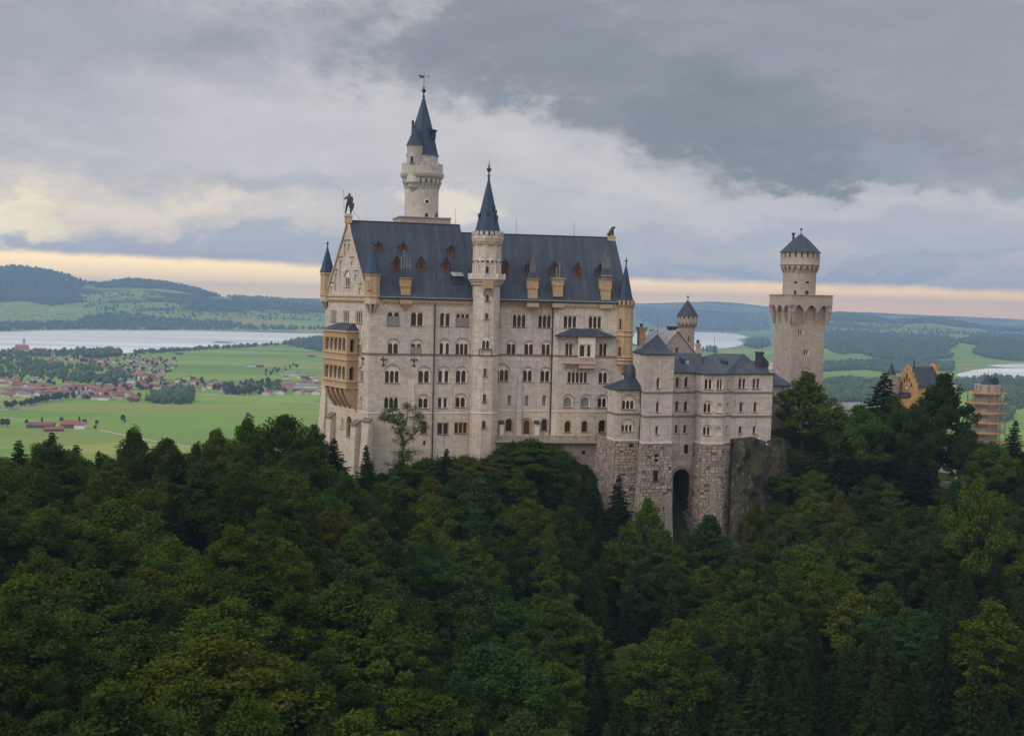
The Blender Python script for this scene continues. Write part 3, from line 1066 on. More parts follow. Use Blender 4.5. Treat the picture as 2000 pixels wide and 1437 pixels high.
        if cap:
            g = MB()
            b = [fr.P(ua - .3, zt + .35, -.6), fr.P(ub + .3, zt + .35, -.6), fr.P(ub + .3, zt + .35, 3), fr.P(ua - .3, zt + .35, 3)]
            t = [fr.P(um - .9, zc, .6), fr.P(um + .9, zc, .6), fr.P(um + .9, zc, 2), fr.P(um - .9, zc, 2)]
            g.prism(b, t)
            g.build('chimney_hood', LEAD, c)
        g = MB()
        for du, yt in flues:
            zz = fr.at(xm, yt, 1.2)[1]
            p, q = fr.P(um + du, zc - .5, 1.2), fr.P(um + du, zz, 1.2)
            g.tube(p, q, .26, .26, 8)
            for k in (0.0, -0.55):
                g.tube(q + ZUP * k, q + ZUP * (k + .16), .5, .5, 8)
        g.build('flue', FLUE, c)
        if corbel:
            zc0 = fr.at(xm, corbel, -.2)[1]
            g = MB()
            g.box(fr, ua - .1, ub + .1, zE - .9, zE + .2, -.95, .1)
            g.hexa([fr.P(um - .3, zc0, -.1), fr.P(um + .3, zc0, -.1), fr.P(um + .3, zc0, .1), fr.P(um - .3, zc0, .1),
                    fr.P(ua + .1, zE - .9, -.9), fr.P(ub - .1, zE - .9, -.9), fr.P(ub - .1, zE - .9, .1), fr.P(ua + .1, zE - .9, .1)])
            g.build('chimney_corbel', OCHRE, c)
    stack(PL, 781.8, 804.4, 544, 573, [(-1.1, 503), (-.35, 490), (.45, 496), (1.2, 505)], 524, corbel=607)
    PRf = P2
    stack(PRf, 1030.5, 1052.5, 546, 578, [(-.5, 510), (.1, 500), (.7, 511)], 531, corbel=606)
    stack(PRf, 1080.5, 1102, 545, 569, [(-.3, 524), (.5, 512)], 540, cap=False, corbel=604)
    stack(PRf, 1174, 1195.5, 546, 583, [(-.8, 505), (-.2, 492), (.5, 496), (1.0, 506)], 524, crenel=True, corbel=598)
    for px, y0, y1, sec in ((889, 440, 407, False), (1008, 460, 428, True), (1121, 463, 433, True)):
        dp = (RB if not sec else (RA2 + RB2) / 2).y
        g = MB()
        g.tube(pix(px, y0, dp), pix(px + .6, y1, dp), .06, .04, 5)
        g.build('lightning_rod', DARKMETAL, root)

    # ---- corner turrets
    def turret(px, depth, r, ys, mat, n=8, spire_m=LEAD_SPIRE, crown=False, wins=()):
        """ys: spire tip, spire foot, cornice, body foot, corbel foot, finial tip"""
        c = xy(px, (ys[1] + ys[3]) / 2, depth)
        z = lambda y: pix(px, y, depth).z
        rot = math.atan2(PL.n.y, PL.n.x) + math.pi / n
        g = MB()
        zc_ = z(ys[3])
        dz = zc_ - z(ys[4])
        if crown:
            g.lathe(c.x, c.y, [(.15, z(ys[4])), (r * .45, z(ys[4]) + .5), (r * .95, zc_)], n, rot)
        else:
            g.lathe(c.x, c.y, [(r * .9, zc_ - dz * .42), (r * .97, zc_ - dz * .38), (r * .97, zc_)], n, rot)
            for i in range(n):
                a = rot + 2 * math.pi * i / n
                pt = lambda t, q, zz: (c.x + q * math.cos(a + t), c.y + q * math.sin(a + t), zz)
                g.hexa([pt(-.12, r * .45, zc_ - dz * .95), pt(.12, r * .45, zc_ - dz * .95), pt(.3, .2, zc_ - dz * .95), pt(-.3, .2, zc_ - dz * .95),
                        pt(-.16, r * .98, zc_ - dz * .42), pt(.16, r * .98, zc_ - dz * .42), pt(.3, .2, zc_ - dz * .42), pt(-.3, .2, zc_ - dz * .42)])
        cb = g.build('turret_corbel', mat if crown else BUFF, root)
        g = MB()
        g.lathe(c.x, c.y, [(r * .95, zc_ - .01), (r * 1.08, z(ys[3]) + .1), (r * 1.08, z(ys[3]) + .45),
                           (r, z(ys[3]) + .55), (r, z(ys[2]) - .6), (r * 1.12, z(ys[2]) - .3), (r * 1.12, z(ys[2]))], n, rot)
        if crown:
            merlons(g, c.x, c.y, r * 1.16, z(ys[2]), z(ys[2]) + 1.35, 14, .4, .6)
        o = g.build('turret', mat, root)
        g = MB()
        rs = r * 1.2 if not crown else r * .95
        h = z(ys[0]) - z(ys[1])
        g.lathe(c.x, c.y, [(rs, z(ys[1]) - .15), (rs * .94, z(ys[1]) + h * .03), (rs * .76, z(ys[1]) + h * .2), (.1, z(ys[0]))], n, rot)
        g.build('turret_spire', spire_m, o)
        g = MB()
        finial(g, c.x, c.y, z(ys[0]) - .4, z(ys[5]) - z(ys[0]) + .4, .22)
        g.build('turret_finial', DARKMETAL, o)
        for x0, y0, x1, y1 in wins:
            f = cyl_frame(c.x, c.y, r * .93, (x0 + x1) / 2, y0)
            window(o, f, x0, y0, x1, y1, n=1, cut=False, mat=mat, name='turret_window')
        return o
    turret(727, 320.6, 2.15, (476, 533, 535, 581, 613, 470), OCHRE, wins=((720.5, 549, 724.5, 566),))
    turret(638.6, W2.y - .3, 1.95, (481, 532, 534, 579, 603, 468), OCHRE)
    turret(1219.2, PD.y + .9, 2.45, (516, 586, 596, 712, 733, 500), OCHRE, crown=True,
           wins=((1208.5, 622, 1214, 641), (1207.5, 677, 1213, 695)))
    # mouldings of the ochre corner turret
    c = xy(1219.2, 650, PD.y + .9)
    g = MB()
    for y in (646, 655, 697, 703):
        z = pix(1219, y, PD.y).z
        g.lathe(c.x, c.y, [(2.5, z - .2), (2.75, z - .1), (2.75, z + .1), (2.5, z + .2)], 8, math.atan2(PL.n.y, PL.n.x) + math.pi / 8)
    g.build('turret_moulding', FRIEZE, root)

    # ---- the two-storey loggia on the west front
    Q = -3.4
    LF = W.off(Q)
    ua, ub = LF.at(630.8, 700)[0], LF.at(677.2, 700)[0]
    zt = LF.at(655, 645)[1]
    za, zc, zd = (LF.at(655, y)[1] for y in (687, 700, 741))
    zf = LF.at(655, 754)[1]
    LF.L = ub
    side = Frame(LF.P(ub, 0), -W.n)
    sL = -Q
    y = lambda x: (x - 655) * 0.19      # sill lines fall towards the near corner
    window(root, LF, 634.8, 659.5, 674, 684, n=5, mat=OCHRE, depth=1.0, name='arcade', sill=False, margin=.1)
    window(root, LF, 633.8, 714, 673.2, 738.5, n=5, mat=OCHRE, depth=1.0, name='arcade', sill=False, margin=.1)
    g = MB()
    g.holed(LF, [(ua, zf), (ub, zf), (ub, zt), (ua, zt)], LF.holes)
    window(root, side, 685, 663, 692.5, 688, n=1, mat=OCHRE, depth=1.0, name='arcade', sill=False, margin=.25)
    window(root, side, 683.5, 717.5, 691.5, 742.5, n=1, mat=OCHRE, depth=1.0, name='arcade', sill=False, margin=.25)
    g.holed(side, [(0, zf - 3.2), (sL, zf - 7.0), (sL, zt), (0, zt)], side.holes)
    side2 = Frame(W.P(ua, 0), W.n)
    g.face([side2.P(a, b) for a, b in [(0, zf), (sL, zf), (sL, zt), (0, zt)]])
    g.box(W, ua, ub, zf - .05, zf + .4, Q + .02, 0)
    lo = g.build('loggia', OCHRE, root)
    g = MB()
    for z, h, pr in ((zt - .1, .5, .45), (za - .1, .35, .3), (zc, .4, .35), (zd - .15, .35, .3), (zf, .45, .4)):
        g.box(LF, ua - pr, ub + pr, z - h / 2, z + h / 2, -pr, .12)
        g.box(side, .12, sL, z - h / 2, z + h / 2, -pr, .1)
    g.build('loggia_moulding', FRIEZE, lo)
    for i in range(5):
        u = ua + (ub - ua) * (i + .35) / 5
        g = MB()
        N = 5
        for k in range(N):
            t0, t1 = k / N, (k + 1) / N
            c0, c1 = math.cos(t0 * math.pi / 2), math.cos(t1 * math.pi / 2)
            g.hexa([W.P(u, zf - t1 * 6.3, Q * c1), W.P(u + 1.4, zf - t1 * 6.3, Q * c1), W.P(u + 1.4, zf - t1 * 6.3, .1), W.P(u, zf - t1 * 6.3, .1),
                    W.P(u, zf - t0 * 6.3, Q * c0), W.P(u + 1.4, zf - t0 * 6.3, Q * c0), W.P(u + 1.4, zf - t0 * 6.3, .1), W.P(u, zf - t0 * 6.3, .1)])
        g.build('loggia_bracket', OCHRE, lo)
    g = MB()
    zr = zt + 2.1
    um, um2 = ua + (ub - ua) * .22, ub - (ub - ua) * .16
    b = [LF.P(ua - .5, zt + .15, -.5), LF.P(ub + .5, zt + .15, -.5), W.P(ub + .5, zt + .15, 0), W.P(ua - .5, zt + .15, 0)]
    t = [W.P(um, zr, -.4), W.P(um2, zr, -.4), W.P(um2, zr, 0), W.P(um, zr, 0)]
    g.prism(b, t)
    g.build('loggia_roof', LEAD, lo)

    # ---- oriel balcony on the newer half
    zt = P2.at(1140, 656.5)[1]
    ua, ub = P2.at(1082, 650)[0], P2.at(1202, 650)[0]
    g = MB()
    zr = P2.at(1140, 642)[1]
    g.prism([P2.P(ua, zt, -1.5), P2.P(ub, zt, -1.5), P2.P(ub, zt, .1), P2.P(ua, zt, .1)],
            [P2.P(ua + 5, zr, -.2), P2.P(ub - 5.5, zr, -.2), P2.P(ub - 5.5, zr, .1), P2.P(ua + 5, zr, .1)])
    g.prism([P2.P(ua, zt - .2, -1.5), P2.P(ub, zt - .2, -1.5), P2.P(ub, zt - .2, .1), P2.P(ua, zt - .2, .1)],
            [P2.P(ua, zt - .01, -1.5), P2.P(ub, zt - .01, -1.5), P2.P(ub, zt - .01, .1), P2.P(ua, zt - .01, .1)])
    g.build('oriel_roof', LEAD, root)
    zb0, zb1 = P2.at(1130, 710)[1], P2.at(1130, 698)[1]
    ua, ub, uc = P2.at(1099.5, 700)[0], P2.at(1162, 700)[0], P2.at(1129, 700)[0]
    g = MB()
    g.box(P2, ua, ub, zb0, zb0 + .45, -1.7, .1)
    g.box(P2, ua + .1, ub - .1, zb1 - .25, zb1, -1.65, -1.35)
    n = 22
    for i in range(n + 1):
        u = ua + .2 + (ub - ua - .4) * i / n
        g.box(P2, u - .12, u + .12, zb0 + .45, zb1 - .25, -1.6, -1.4)
    g.box(P2, uc, ub - .2, zb0 - 1.2, zb0, -1.3, .1)
    for u in (ua + .3, ua + 2.2, uc - .2, ub - .8):
        g.hexa([P2.P(u, zb0 - 1.7, -.2), P2.P(u + .5, zb0 - 1.7, -.2), P2.P(u + .5, zb0 - 1.7, .1), P2.P(u, zb0 - 1.7, .1),
                P2.P(u, zb0, -1.5), P2.P(u + .5, zb0, -1.5), P2.P(u + .5, zb0, .1), P2.P(u, zb0, .1)])
    g.build('balcony', flat_mat('rosy_balcony_stone', (0.46, 0.36, 0.31), .85, .2, 1.3), root)
    OR = P2.off(-1.1)
    ua, ub = OR.at(1130, 690)[0], OR.at(1161, 690)[0]
    z0, z1 = OR.at(1145, 698)[1], OR.at(1145, 657)[1]
    window(root, OR, 1133, 674, 1153.5, 696.5, n=2, sill=False, sep=.3, style='dark', cols=True)
    g = MB()
    g.holed(OR, [(ua, z0), (ub, z0), (ub, z1), (ua, z1)], OR.holes)
    for a in (ua, ub):
        g.face([OR.P(a, z0, 0), OR.P(a, z1, 0), OR.P(a, z1, 1.2), OR.P(a, z0, 1.2)])
    for a in (ua - .15, ub - .1, (ua + ub) / 2 - .13):
        g.box(OR, a, a + .26, z0, z1, -.15, .1)
    g.build('oriel', TRIM, root)

    # ---- terrace in front of the newer half
    zt = PR.at(1020, 849)[1]
    T0 = PB + PR.n * 3.2 + PR.d * 3.0
    T1 = PD + PR.n * 3.0 - P2.d * 1.0
    TF = Frame.two(T0, T1)
    zd = TF.at(1050, 861)[1]
    ztop = TF.at(1050, 850.5)[1]
    g = MB()
    g.box(TF, 0, TF.L, zd - .5, zd, -.3, 6)
    te = g.build('terrace', WORN, root)
    g = MB()
    g.box(TF, 0, TF.L, ztop - .3, ztop, -.1, .3)
    g.box(TF, 0, TF.L, zd + .003, zd + .2, -.05, .25)
    n = int(TF.L / .62)
    for i in range(n):
        u = TF.L * (i + .5) / n
        wd = .13 if i % 6 else .34
        g.box(TF, u - wd, u + wd, zd + .2, ztop - .3, 0, .2)
    g.build('balustrade', WORN, te)
    for i in range(9):
        g = MB()
        u = TF.L * (.56 + .42 * i / 8)
        g.hexa([TF.P(u, zd - 1.5, .8), TF.P(u + .6, zd - 1.5, .8), TF.P(u + .6, zd - 1.5, 1.6), TF.P(u, zd - 1.5, 1.6),
                TF.P(u, zd - .5, 0), TF.P(u + .6, zd - .5, 0), TF.P(u + .6, zd - .5, 1.6), TF.P(u, zd - .5, 1.6)])
        g.build('terrace_bracket', RUBBLE_SMOOTH, te)
    g = MB()
    g.box(TF, 0.3, TF.L, zb - 14, zd - .505, 1.0, 2.2)
    g.build('terrace_wall', RUBBLE_SMOOTH, te)
    g = MB()
    u, z = TF.at(1141, 884)
    g.box(TF, u - .5, u + .5, z - .5, z + .5, .97, 1.2)
    g.build('drain_opening', PANE, te)
    return dict(A=A, PL=PL, PB=PB, PR=PR, P2=P2, PD=PD, RA=RA, RB=RB, RA2=RA2, RB2=RB2, zR=zR, zR2=zR2, zE=zE, W=W, W2=W2, uB=uB)


G = build_palace()


def build_stair_tower():
    PL = G['PL']
    c = PL.P(PL.at(945, 690)[0], 0) + PL.n * 1.3
    n = 8
    rot = math.atan2(PL.n.y, PL.n.x) + math.pi / n
    r = 3.85
    F = Frame(c + PL.n * r * math.cos(math.pi / 8), PL.d)
    z = lambda y: F.at(946, y)[1]
    zb = EYE - 52
    root = thing('stair_tower', 'slender octagonal stair turret with gallery and blue spire on the palace front', 'tower', (c.x, c.y, zb))
    g = MB()
    g.lathe(c.x, c.y, [(r, zb), (r, z(806.5))], n, rot)
    g.build('lower_wall', LIME_LOW, root)
    g = MB()
    g.lathe(c.x, c.y, [(r, z(806.5)), (r, z(557))], n, rot)
    g.build('wall', LIME, root)
    g = MB()
    for y in (807, 694.5):
        g.lathe(c.x, c.y, [(r + .05, z(y) - .18), (r + .2, z(y) - .1), (r + .2, z(y) + .1), (r + .05, z(y) + .18)], n, rot, 0 if y > 700 else 1)
    g.build('string_course', [TRIM, COURSE], root)
    # gallery
    g = MB()
    rg = 5.15
    g.lathe(c.x, c.y, [(r, z(559)), (r + .5, z(556)), (r + .6, z(553)), (rg - .35, z(550)), (rg - .2, z(547)), (rg + .1, z(545.5)), (rg + .1, z(544)), (rg - .1, z(543.9))], n, rot)
    ga = g.build('gallery', LIME, root)
    g = MB()
    ca = math.cos(math.pi / 8)
    for k in range(8):
        a0, a1 = rot + 2 * math.pi * k / 8, rot + 2 * math.pi * (k + 1) / 8
        p = Vector((c.x + rg * math.cos(a0), c.y + rg * math.sin(a0), 0))
        q = Vector((c.x + rg * math.cos(a1), c.y + rg * math.sin(a1), 0))
        f = Frame.two(p, q)
        g.box(f, 0, f.L, z(535) - .3, z(535), -.02, .3)
        for i in range(9):
            u = f.L * (i + .5) / 9
            g.box(f, u - .13, u + .13, z(544), z(535) - .3, .05, .22)
        g.box(f, -.25, .25, z(544), z(533.5), -.06, .35)
    g.build('balustrade', TRIM, ga)
    # upper shaft
    r2 = 4.0
    g = MB()
    g.lathe(c.x, c.y, [(r2 - .25, z(546)), (r2 - .25, z(513))], n, rot)
    g.lathe(c.x, c.y, [(r2, z(509)), (r2, z(471))], n, rot)
    g.build('upper_wall', LIME, root)
    g = MB()
    corbel_ring(g, c.x, c.y, r2 * .93 - .2, r2 * .985, z(514.5), z(505), 16, rot)
    g.build('blind_arcade', TRIM, root)
    g = MB()
    for k in range(8):
        a = rot + 2 * math.pi * k / 8
        g.lathe(c.x + (r2 - .15) * math.cos(a), c.y + (r2 - .15) * math.sin(a), [(.2, z(534)), (.16, z(532)), (.16, z(515)), (.28, z(513))], 8)
    g.build('column', TRIM, root)
    g = MB()
    corbel_ring(g, c.x, c.y, r2 * .96, r2 * 1.06, z(480), z(474), 32, rot)
    g.build('corbel_frieze', FRIEZE, root)
    rc = 4.4
    g = MB()
    g.lathe(c.x, c.y, [(r2, z(474)), (r2 + .3, z(471)), (rc, z(466.5)), (rc + .12, z(464.5)), (rc, z(462)), (rc, z(459))], n, rot)
    merlons(g, c.x, c.y, rc * .99, z(459), z(452.5), 18, .45, .62, rot, True)
    g.build('battlement', LIME, root)
    g = MB()
    rs = 3.75
    zz = lambda y: pix(948, y, c.y).z
    h = zz(349) - zz(458)
    g.lathe(c.x, c.y, [(rs, zz(458)), (rs * .8, zz(458) + h * .2), (rs * .52, zz(458) + h * .5), (.22, zz(349))], 8, rot)
    sp = g.build('spire', LEAD_SPIRE, root)
    g = MB()
    for a, k in ((-30, .30), (-150, .33), (-38, .47), (-28, .40), (-90, .38)):
        rr = rs * (1 - k) * .93
        zc = zz(458) + h * k
        t = R(a)
        g.hexa([(c.x + rr * math.cos(t + s * w) * o, c.y + rr * math.sin(t + s * w) * o, zc + dz) for dz in (-.5, .6) for s, w, o in ((-1, .18, 1.25), (1, .18, 1.25), (1, .2, .8), (-1, .2, .8))])
    g.build('spire_dormer', LEAD_SPIRE, sp)
    g = MB()
    finial(g, c.x, c.y, zz(350), zz(311) - zz(350), .34)
    g.build('finial', DARKMETAL, root)
    # windows
    kw = dict(cut=False, n=1)
    window(root, F, 948.8, 575, 954.6, 588, mat=LIME, **kw)
    window(root, F, 947.6, 611, 953, 623, mat=LIME, **kw)
    window(root, F, 941.5, 665, 955, 680, n=2, top=658.5, cut=False)
    window(root, F, 944, 719, 950, 734, mat=LIME, **kw)
    window(root, F, 943, 769.5, 949, 785, mat=LIME, **kw)
    window(root, F, 941.5, 821.5, 947.5, 836, mat=OCHRE, **kw)
    F2 = Frame(c + PL.n * (r2 - .25) * math.cos(math.pi / 8), PL.d)
    window(root, F2, 948.5, 520, 954.5, 533, mat=LIME, **kw)
    g = MB()
    ua, ub = F.at(936, 681)[0], F.at(960, 681)[0]
    g.box(F, ua, ub, z(683), z(681), -.35, .1)
    for u in (ua, ub):
        g.box(F, u - .15, u + .15, z(695), z(681.5), -.28, .1)
    g.build('stepped_course', COURSE, root)
    # bracketed box under the gallery
    g = MB()
    ua, ub = F.at(943.5, 560)[0], F.at(962, 560)[0]
    g.box(F, ua, ub, z(563), z(546), -1.2, .1)
    for u in (ua, ub - .5):
        g.hexa([F.P(u, z(577), -.3), F.P(u + .5, z(577), -.3), F.P(u + .5, z(577), .1), F.P(u, z(577), .1),
                F.P(u, z(563), -1.1), F.P(u + .5, z(563), -1.1), F.P(u + .5, z(563), .1), F.P(u, z(563), .1)])
    g.build('bracketed_box', OCHRE, root)


build_stair_tower()


def build_round_tower():
    D = 349.0
    c = xy(823.5, 400, D)
    z = lambda y: pix(824, y, D).z
    s = D / FPX
    root = thing('round_tower', 'tallest round tower with battlements and blue cone roof behind the palace', 'tower', (c.x, c.y, z(440)))
    # square plinth straddling the ridge
    F = Frame(c - G['PL'].d * 7.5 + G['PL'].n * 6.2, G['PL'].d)
    g = MB()
    za = z(437) - 3
    g.box(F, 0.1, 15.0, za, z(428.5), 0, 12.4)
    g.box(F, -.15, 15.25, z(428.5), z(426.5), -.3, 12.7)
    g.build('plinth', LIME_TOWER, root)
    g = MB()
    r = 33 * s
    g.lathe(c.x, c.y, [(r, z(440)), (r, z(426)), (r * .985, z(371))], 40)
    g.build('shaft', LIME_GREY, root, 40)
    g = MB()
    rp = 39.7 * s
    g.lathe(c.x, c.y, [(r * .985, z(372)), (r * .99, z(350))], 40)
    corbel_ring(g, c.x, c.y, r * .99, rp * .98, z(371), z(350), 22)
    g.build('corbel_ring', LIME_GREY, root, 40)
    g = MB()
    g.lathe(c.x, c.y, [(rp * .97, z(350.5)), (rp * 1.03, z(348)), (rp * 1.07, z(343)), (rp * 1.07, z(340)), (rp, z(339)), (rp, z(327)), (rp - .7, z(327)), (rp - .7, z(338))], 40)
    merlons(g, c.x, c.y, rp, z(327), z(322.5), 20, .6, .66, 0.05, True)
    g.build('battlement', LIME_GREY, root, 40)
    # upper drum
    g = MB()
    rd = 30 * s
    g.lathe(c.x, c.y, [(rd, z(340)), (rd, z(305))], 36)
    g.build('upper_drum', LIME_GREY, root, 40)
    g = MB()
    zz = lambda y: pix(827, y, D).z
    rr = 32.5 * s
    g.lathe(c.x, c.y, [(rr, zz(306)), (rr * .93, zz(301)), (rr * .80, zz(283)), (rr * .55, zz(248)), (.35, zz(192))], 10, .2)
    rf = g.build('cone_roof', LEAD_SPIRE, root)
    g = MB()
    p = xy(848, 265, D - 1.5)
    f = Frame.yaw(p, 10)
    z0, z1 = pix(848, 273, D).z, pix(848, 258, D).z
    g.box(f, -.6, .45, z0, z1, -.5, 1.5)
    g.hexa([f.P(-1.2, z1, -.8), f.P(.9, z1, -.8), f.P(.9, z1, 1.5), f.P(-1.2, z1, 1.5), f.P(-1.2, z1 + .6, -.8), f.P(.5, z1 + .3, -.8), f.P(.5, z1 + .3, 1.5), f.P(-1.2, z1 + .6, 1.5)])
    g.build('roof_dormer', LEAD_SPIRE, rf)
    g = MB()
    finial(g, c.x, c.y, zz(194), zz(160) - zz(194), .36)
    fi = g.build('finial', DARKMETAL, root)
    g = MB()
    top = Vector((c.x, c.y, zz(160)))
    g.tube(top - ZUP * 1, top + ZUP * (zz(137) - zz(160)), .09, .04, 6)
    zv = zz(149)
    v = Vector((c.x, c.y, zv))
    ex = Vector((1, .15, 0)).normalized()
    g.tube(v, v + ex * 1.5, .06, .06, 6)
    g.tube(v + ex * 1.2, v + ex * 1.75, .2, .03, 6)
    up = ZUP
    prof = [(0, .12), (-.5, .1), (-1.1, .25), (-1.55, .35), (-1.7, .1), (-1.3, -.05), (-1.2, -.45), (-.9, -.75), (-.7, -.5), (-.3, -.55), (0, -.6)]
    yv = Vector((-ex.y, ex.x, 0)) * .04
    g.prism([v + ex * a + up * b - yv for a, b in prof], [v + ex * a + up * b + yv for a, b in prof])
    g.build('weather_vane', DARKMETAL, fi)
    # the stair turret on its left
    D2 = D - 3.6
    c2 = xy(810.7, 305, D2)
    s2 = D2 / FPX
    z2 = lambda y: pix(811, y, D2).z
    g = MB()
    rt = 15.7 * s2
    g.lathe(c2.x, c2.y, [(.1, z2(381)), (rt * .4, z2(375)), (rt * .55, z2(369)), (rt * .8, z2(366)), (rt * .85, z2(360)), (rt * 1.05, z2(357)), (rt * 1.05, z2(352)), (rt, z2(350)), (rt, z2(287)), (rt * 1.06, z2(285.5))], 20)
    tu = g.build('side_turret', LIME_GREY, root, 40)
    g = MB()
    g.lathe(c2.x, c2.y, [(rt * 1.15, z2(285.5)), (rt * 1.0, z2(280)), (rt * .6, z2(265)), (.1, z2(246))], 10)
    g.build('side_turret_roof', LEAD_SPIRE, tu)
    f = cyl_frame(c2.x, c2.y, rt, 805, 310)
    window(tu, f, 802, 305, 807.5, 318, n=1, cut=False, mat=LIME_GREY, name='turret_window')
    g = MB()
    for px, y0, y1, rr in ((806.4, 262, 233, .42), (812.5, 262, 236, .3)):
        p = xy(px, 250, D - .5)
        g.lathe(p.x, p.y, [(rr, z2(y0)), (rr * .9, z2(y1 + 4)), (rr * 1.4, z2(y1 + 3.5)), (rr * 1.4, z2(y1 + 2.5)), (rr * .6, z2(y1 + 2.4)), (rr * .6, z2(y1)), (rr * .9, z2(y1 - .5)), (rr * .9, z2(y1 - 1))], 8)
    g.build('chimney_pipe', flat_mat('rusty_pipe', (.10, .07, .06), .8, .3), root)
    # windows of the shaft
    f = cyl_frame(c.x, c.y, r, 834, 394)
    u, zc = f.at(834, 394)
    ring = [(u + .95 * math.cos(a), zc + .95 * math.sin(a)) for a in [2 * math.pi * i / 16 for i in range(16)]]
    inn = [(u + .58 * math.cos(a), zc + .58 * math.sin(a)) for a in [2 * math.pi * i / 16 for i in range(16)]]
    g = MB()
    g.holed(f, ring, [inn], -.15)
    g.band(f, ring, -.15, .2)
    g.band(f, inn, -.15, -.03)
    o = g.build('oculus', TRIM, root)
    g = MB()
    g.face([f.P(a, b, -.03) for a, b in inn])
    g.build('pane', PANE, o)
    f = cyl_frame(c.x, c.y, r, 833, 420)
    window(root, f, 830, 416, 836, 425.5, n=1, cut=False, mat=LIME_GREY)
    f = cyl_frame(c.x, c.y, r, 852, 420)
    window(root, f, 850.3, 416.5, 854, 425.5, n=1, cut=False, mat=OCHRE)


build_round_tower()


# ================================================================= CASTLE: bower house, towers and gate
def block_fn(t, b):
    geo = t.n.new('ShaderNodeNewGeometry')
    ob = t.tc('Object')
    f, _ = t.noise(ob, 1.6, 6, .7)
    f2, _ = t.noise(ob, .22, 5, .65)
    f3, _ = t.noise(t.mapv(ob, (.5, .5, .06)), 1.0, 4, .6)
    c = t.mix(geo.outputs['Random Per Island'], (.245, .205, .172), (.40, .34, .285))
    c = t.mix(1.0, c, t.m('ADD', .45, t.m('MULTIPLY', f, 1.0)), 'MULTIPLY')
    c = t.mix(t.m('MULTIPLY', t.ss(f2, .5, .72), .55), c, (.17, .14, .11))
    c = t.mix(t.m('MULTIPLY', t.ss(f3, .52, .75), .5), c, (.10, .095, .06))
    t.l.new(c, b.inputs['Base Color'])
    bump(t, b, f, .8, .25)


BLOCKS = material('rough_hewn_blocks', block_fn, .95, .1)
JOINT = flat_mat('deep_joints', (.13, .11, .09), .95, .3, 1.0)


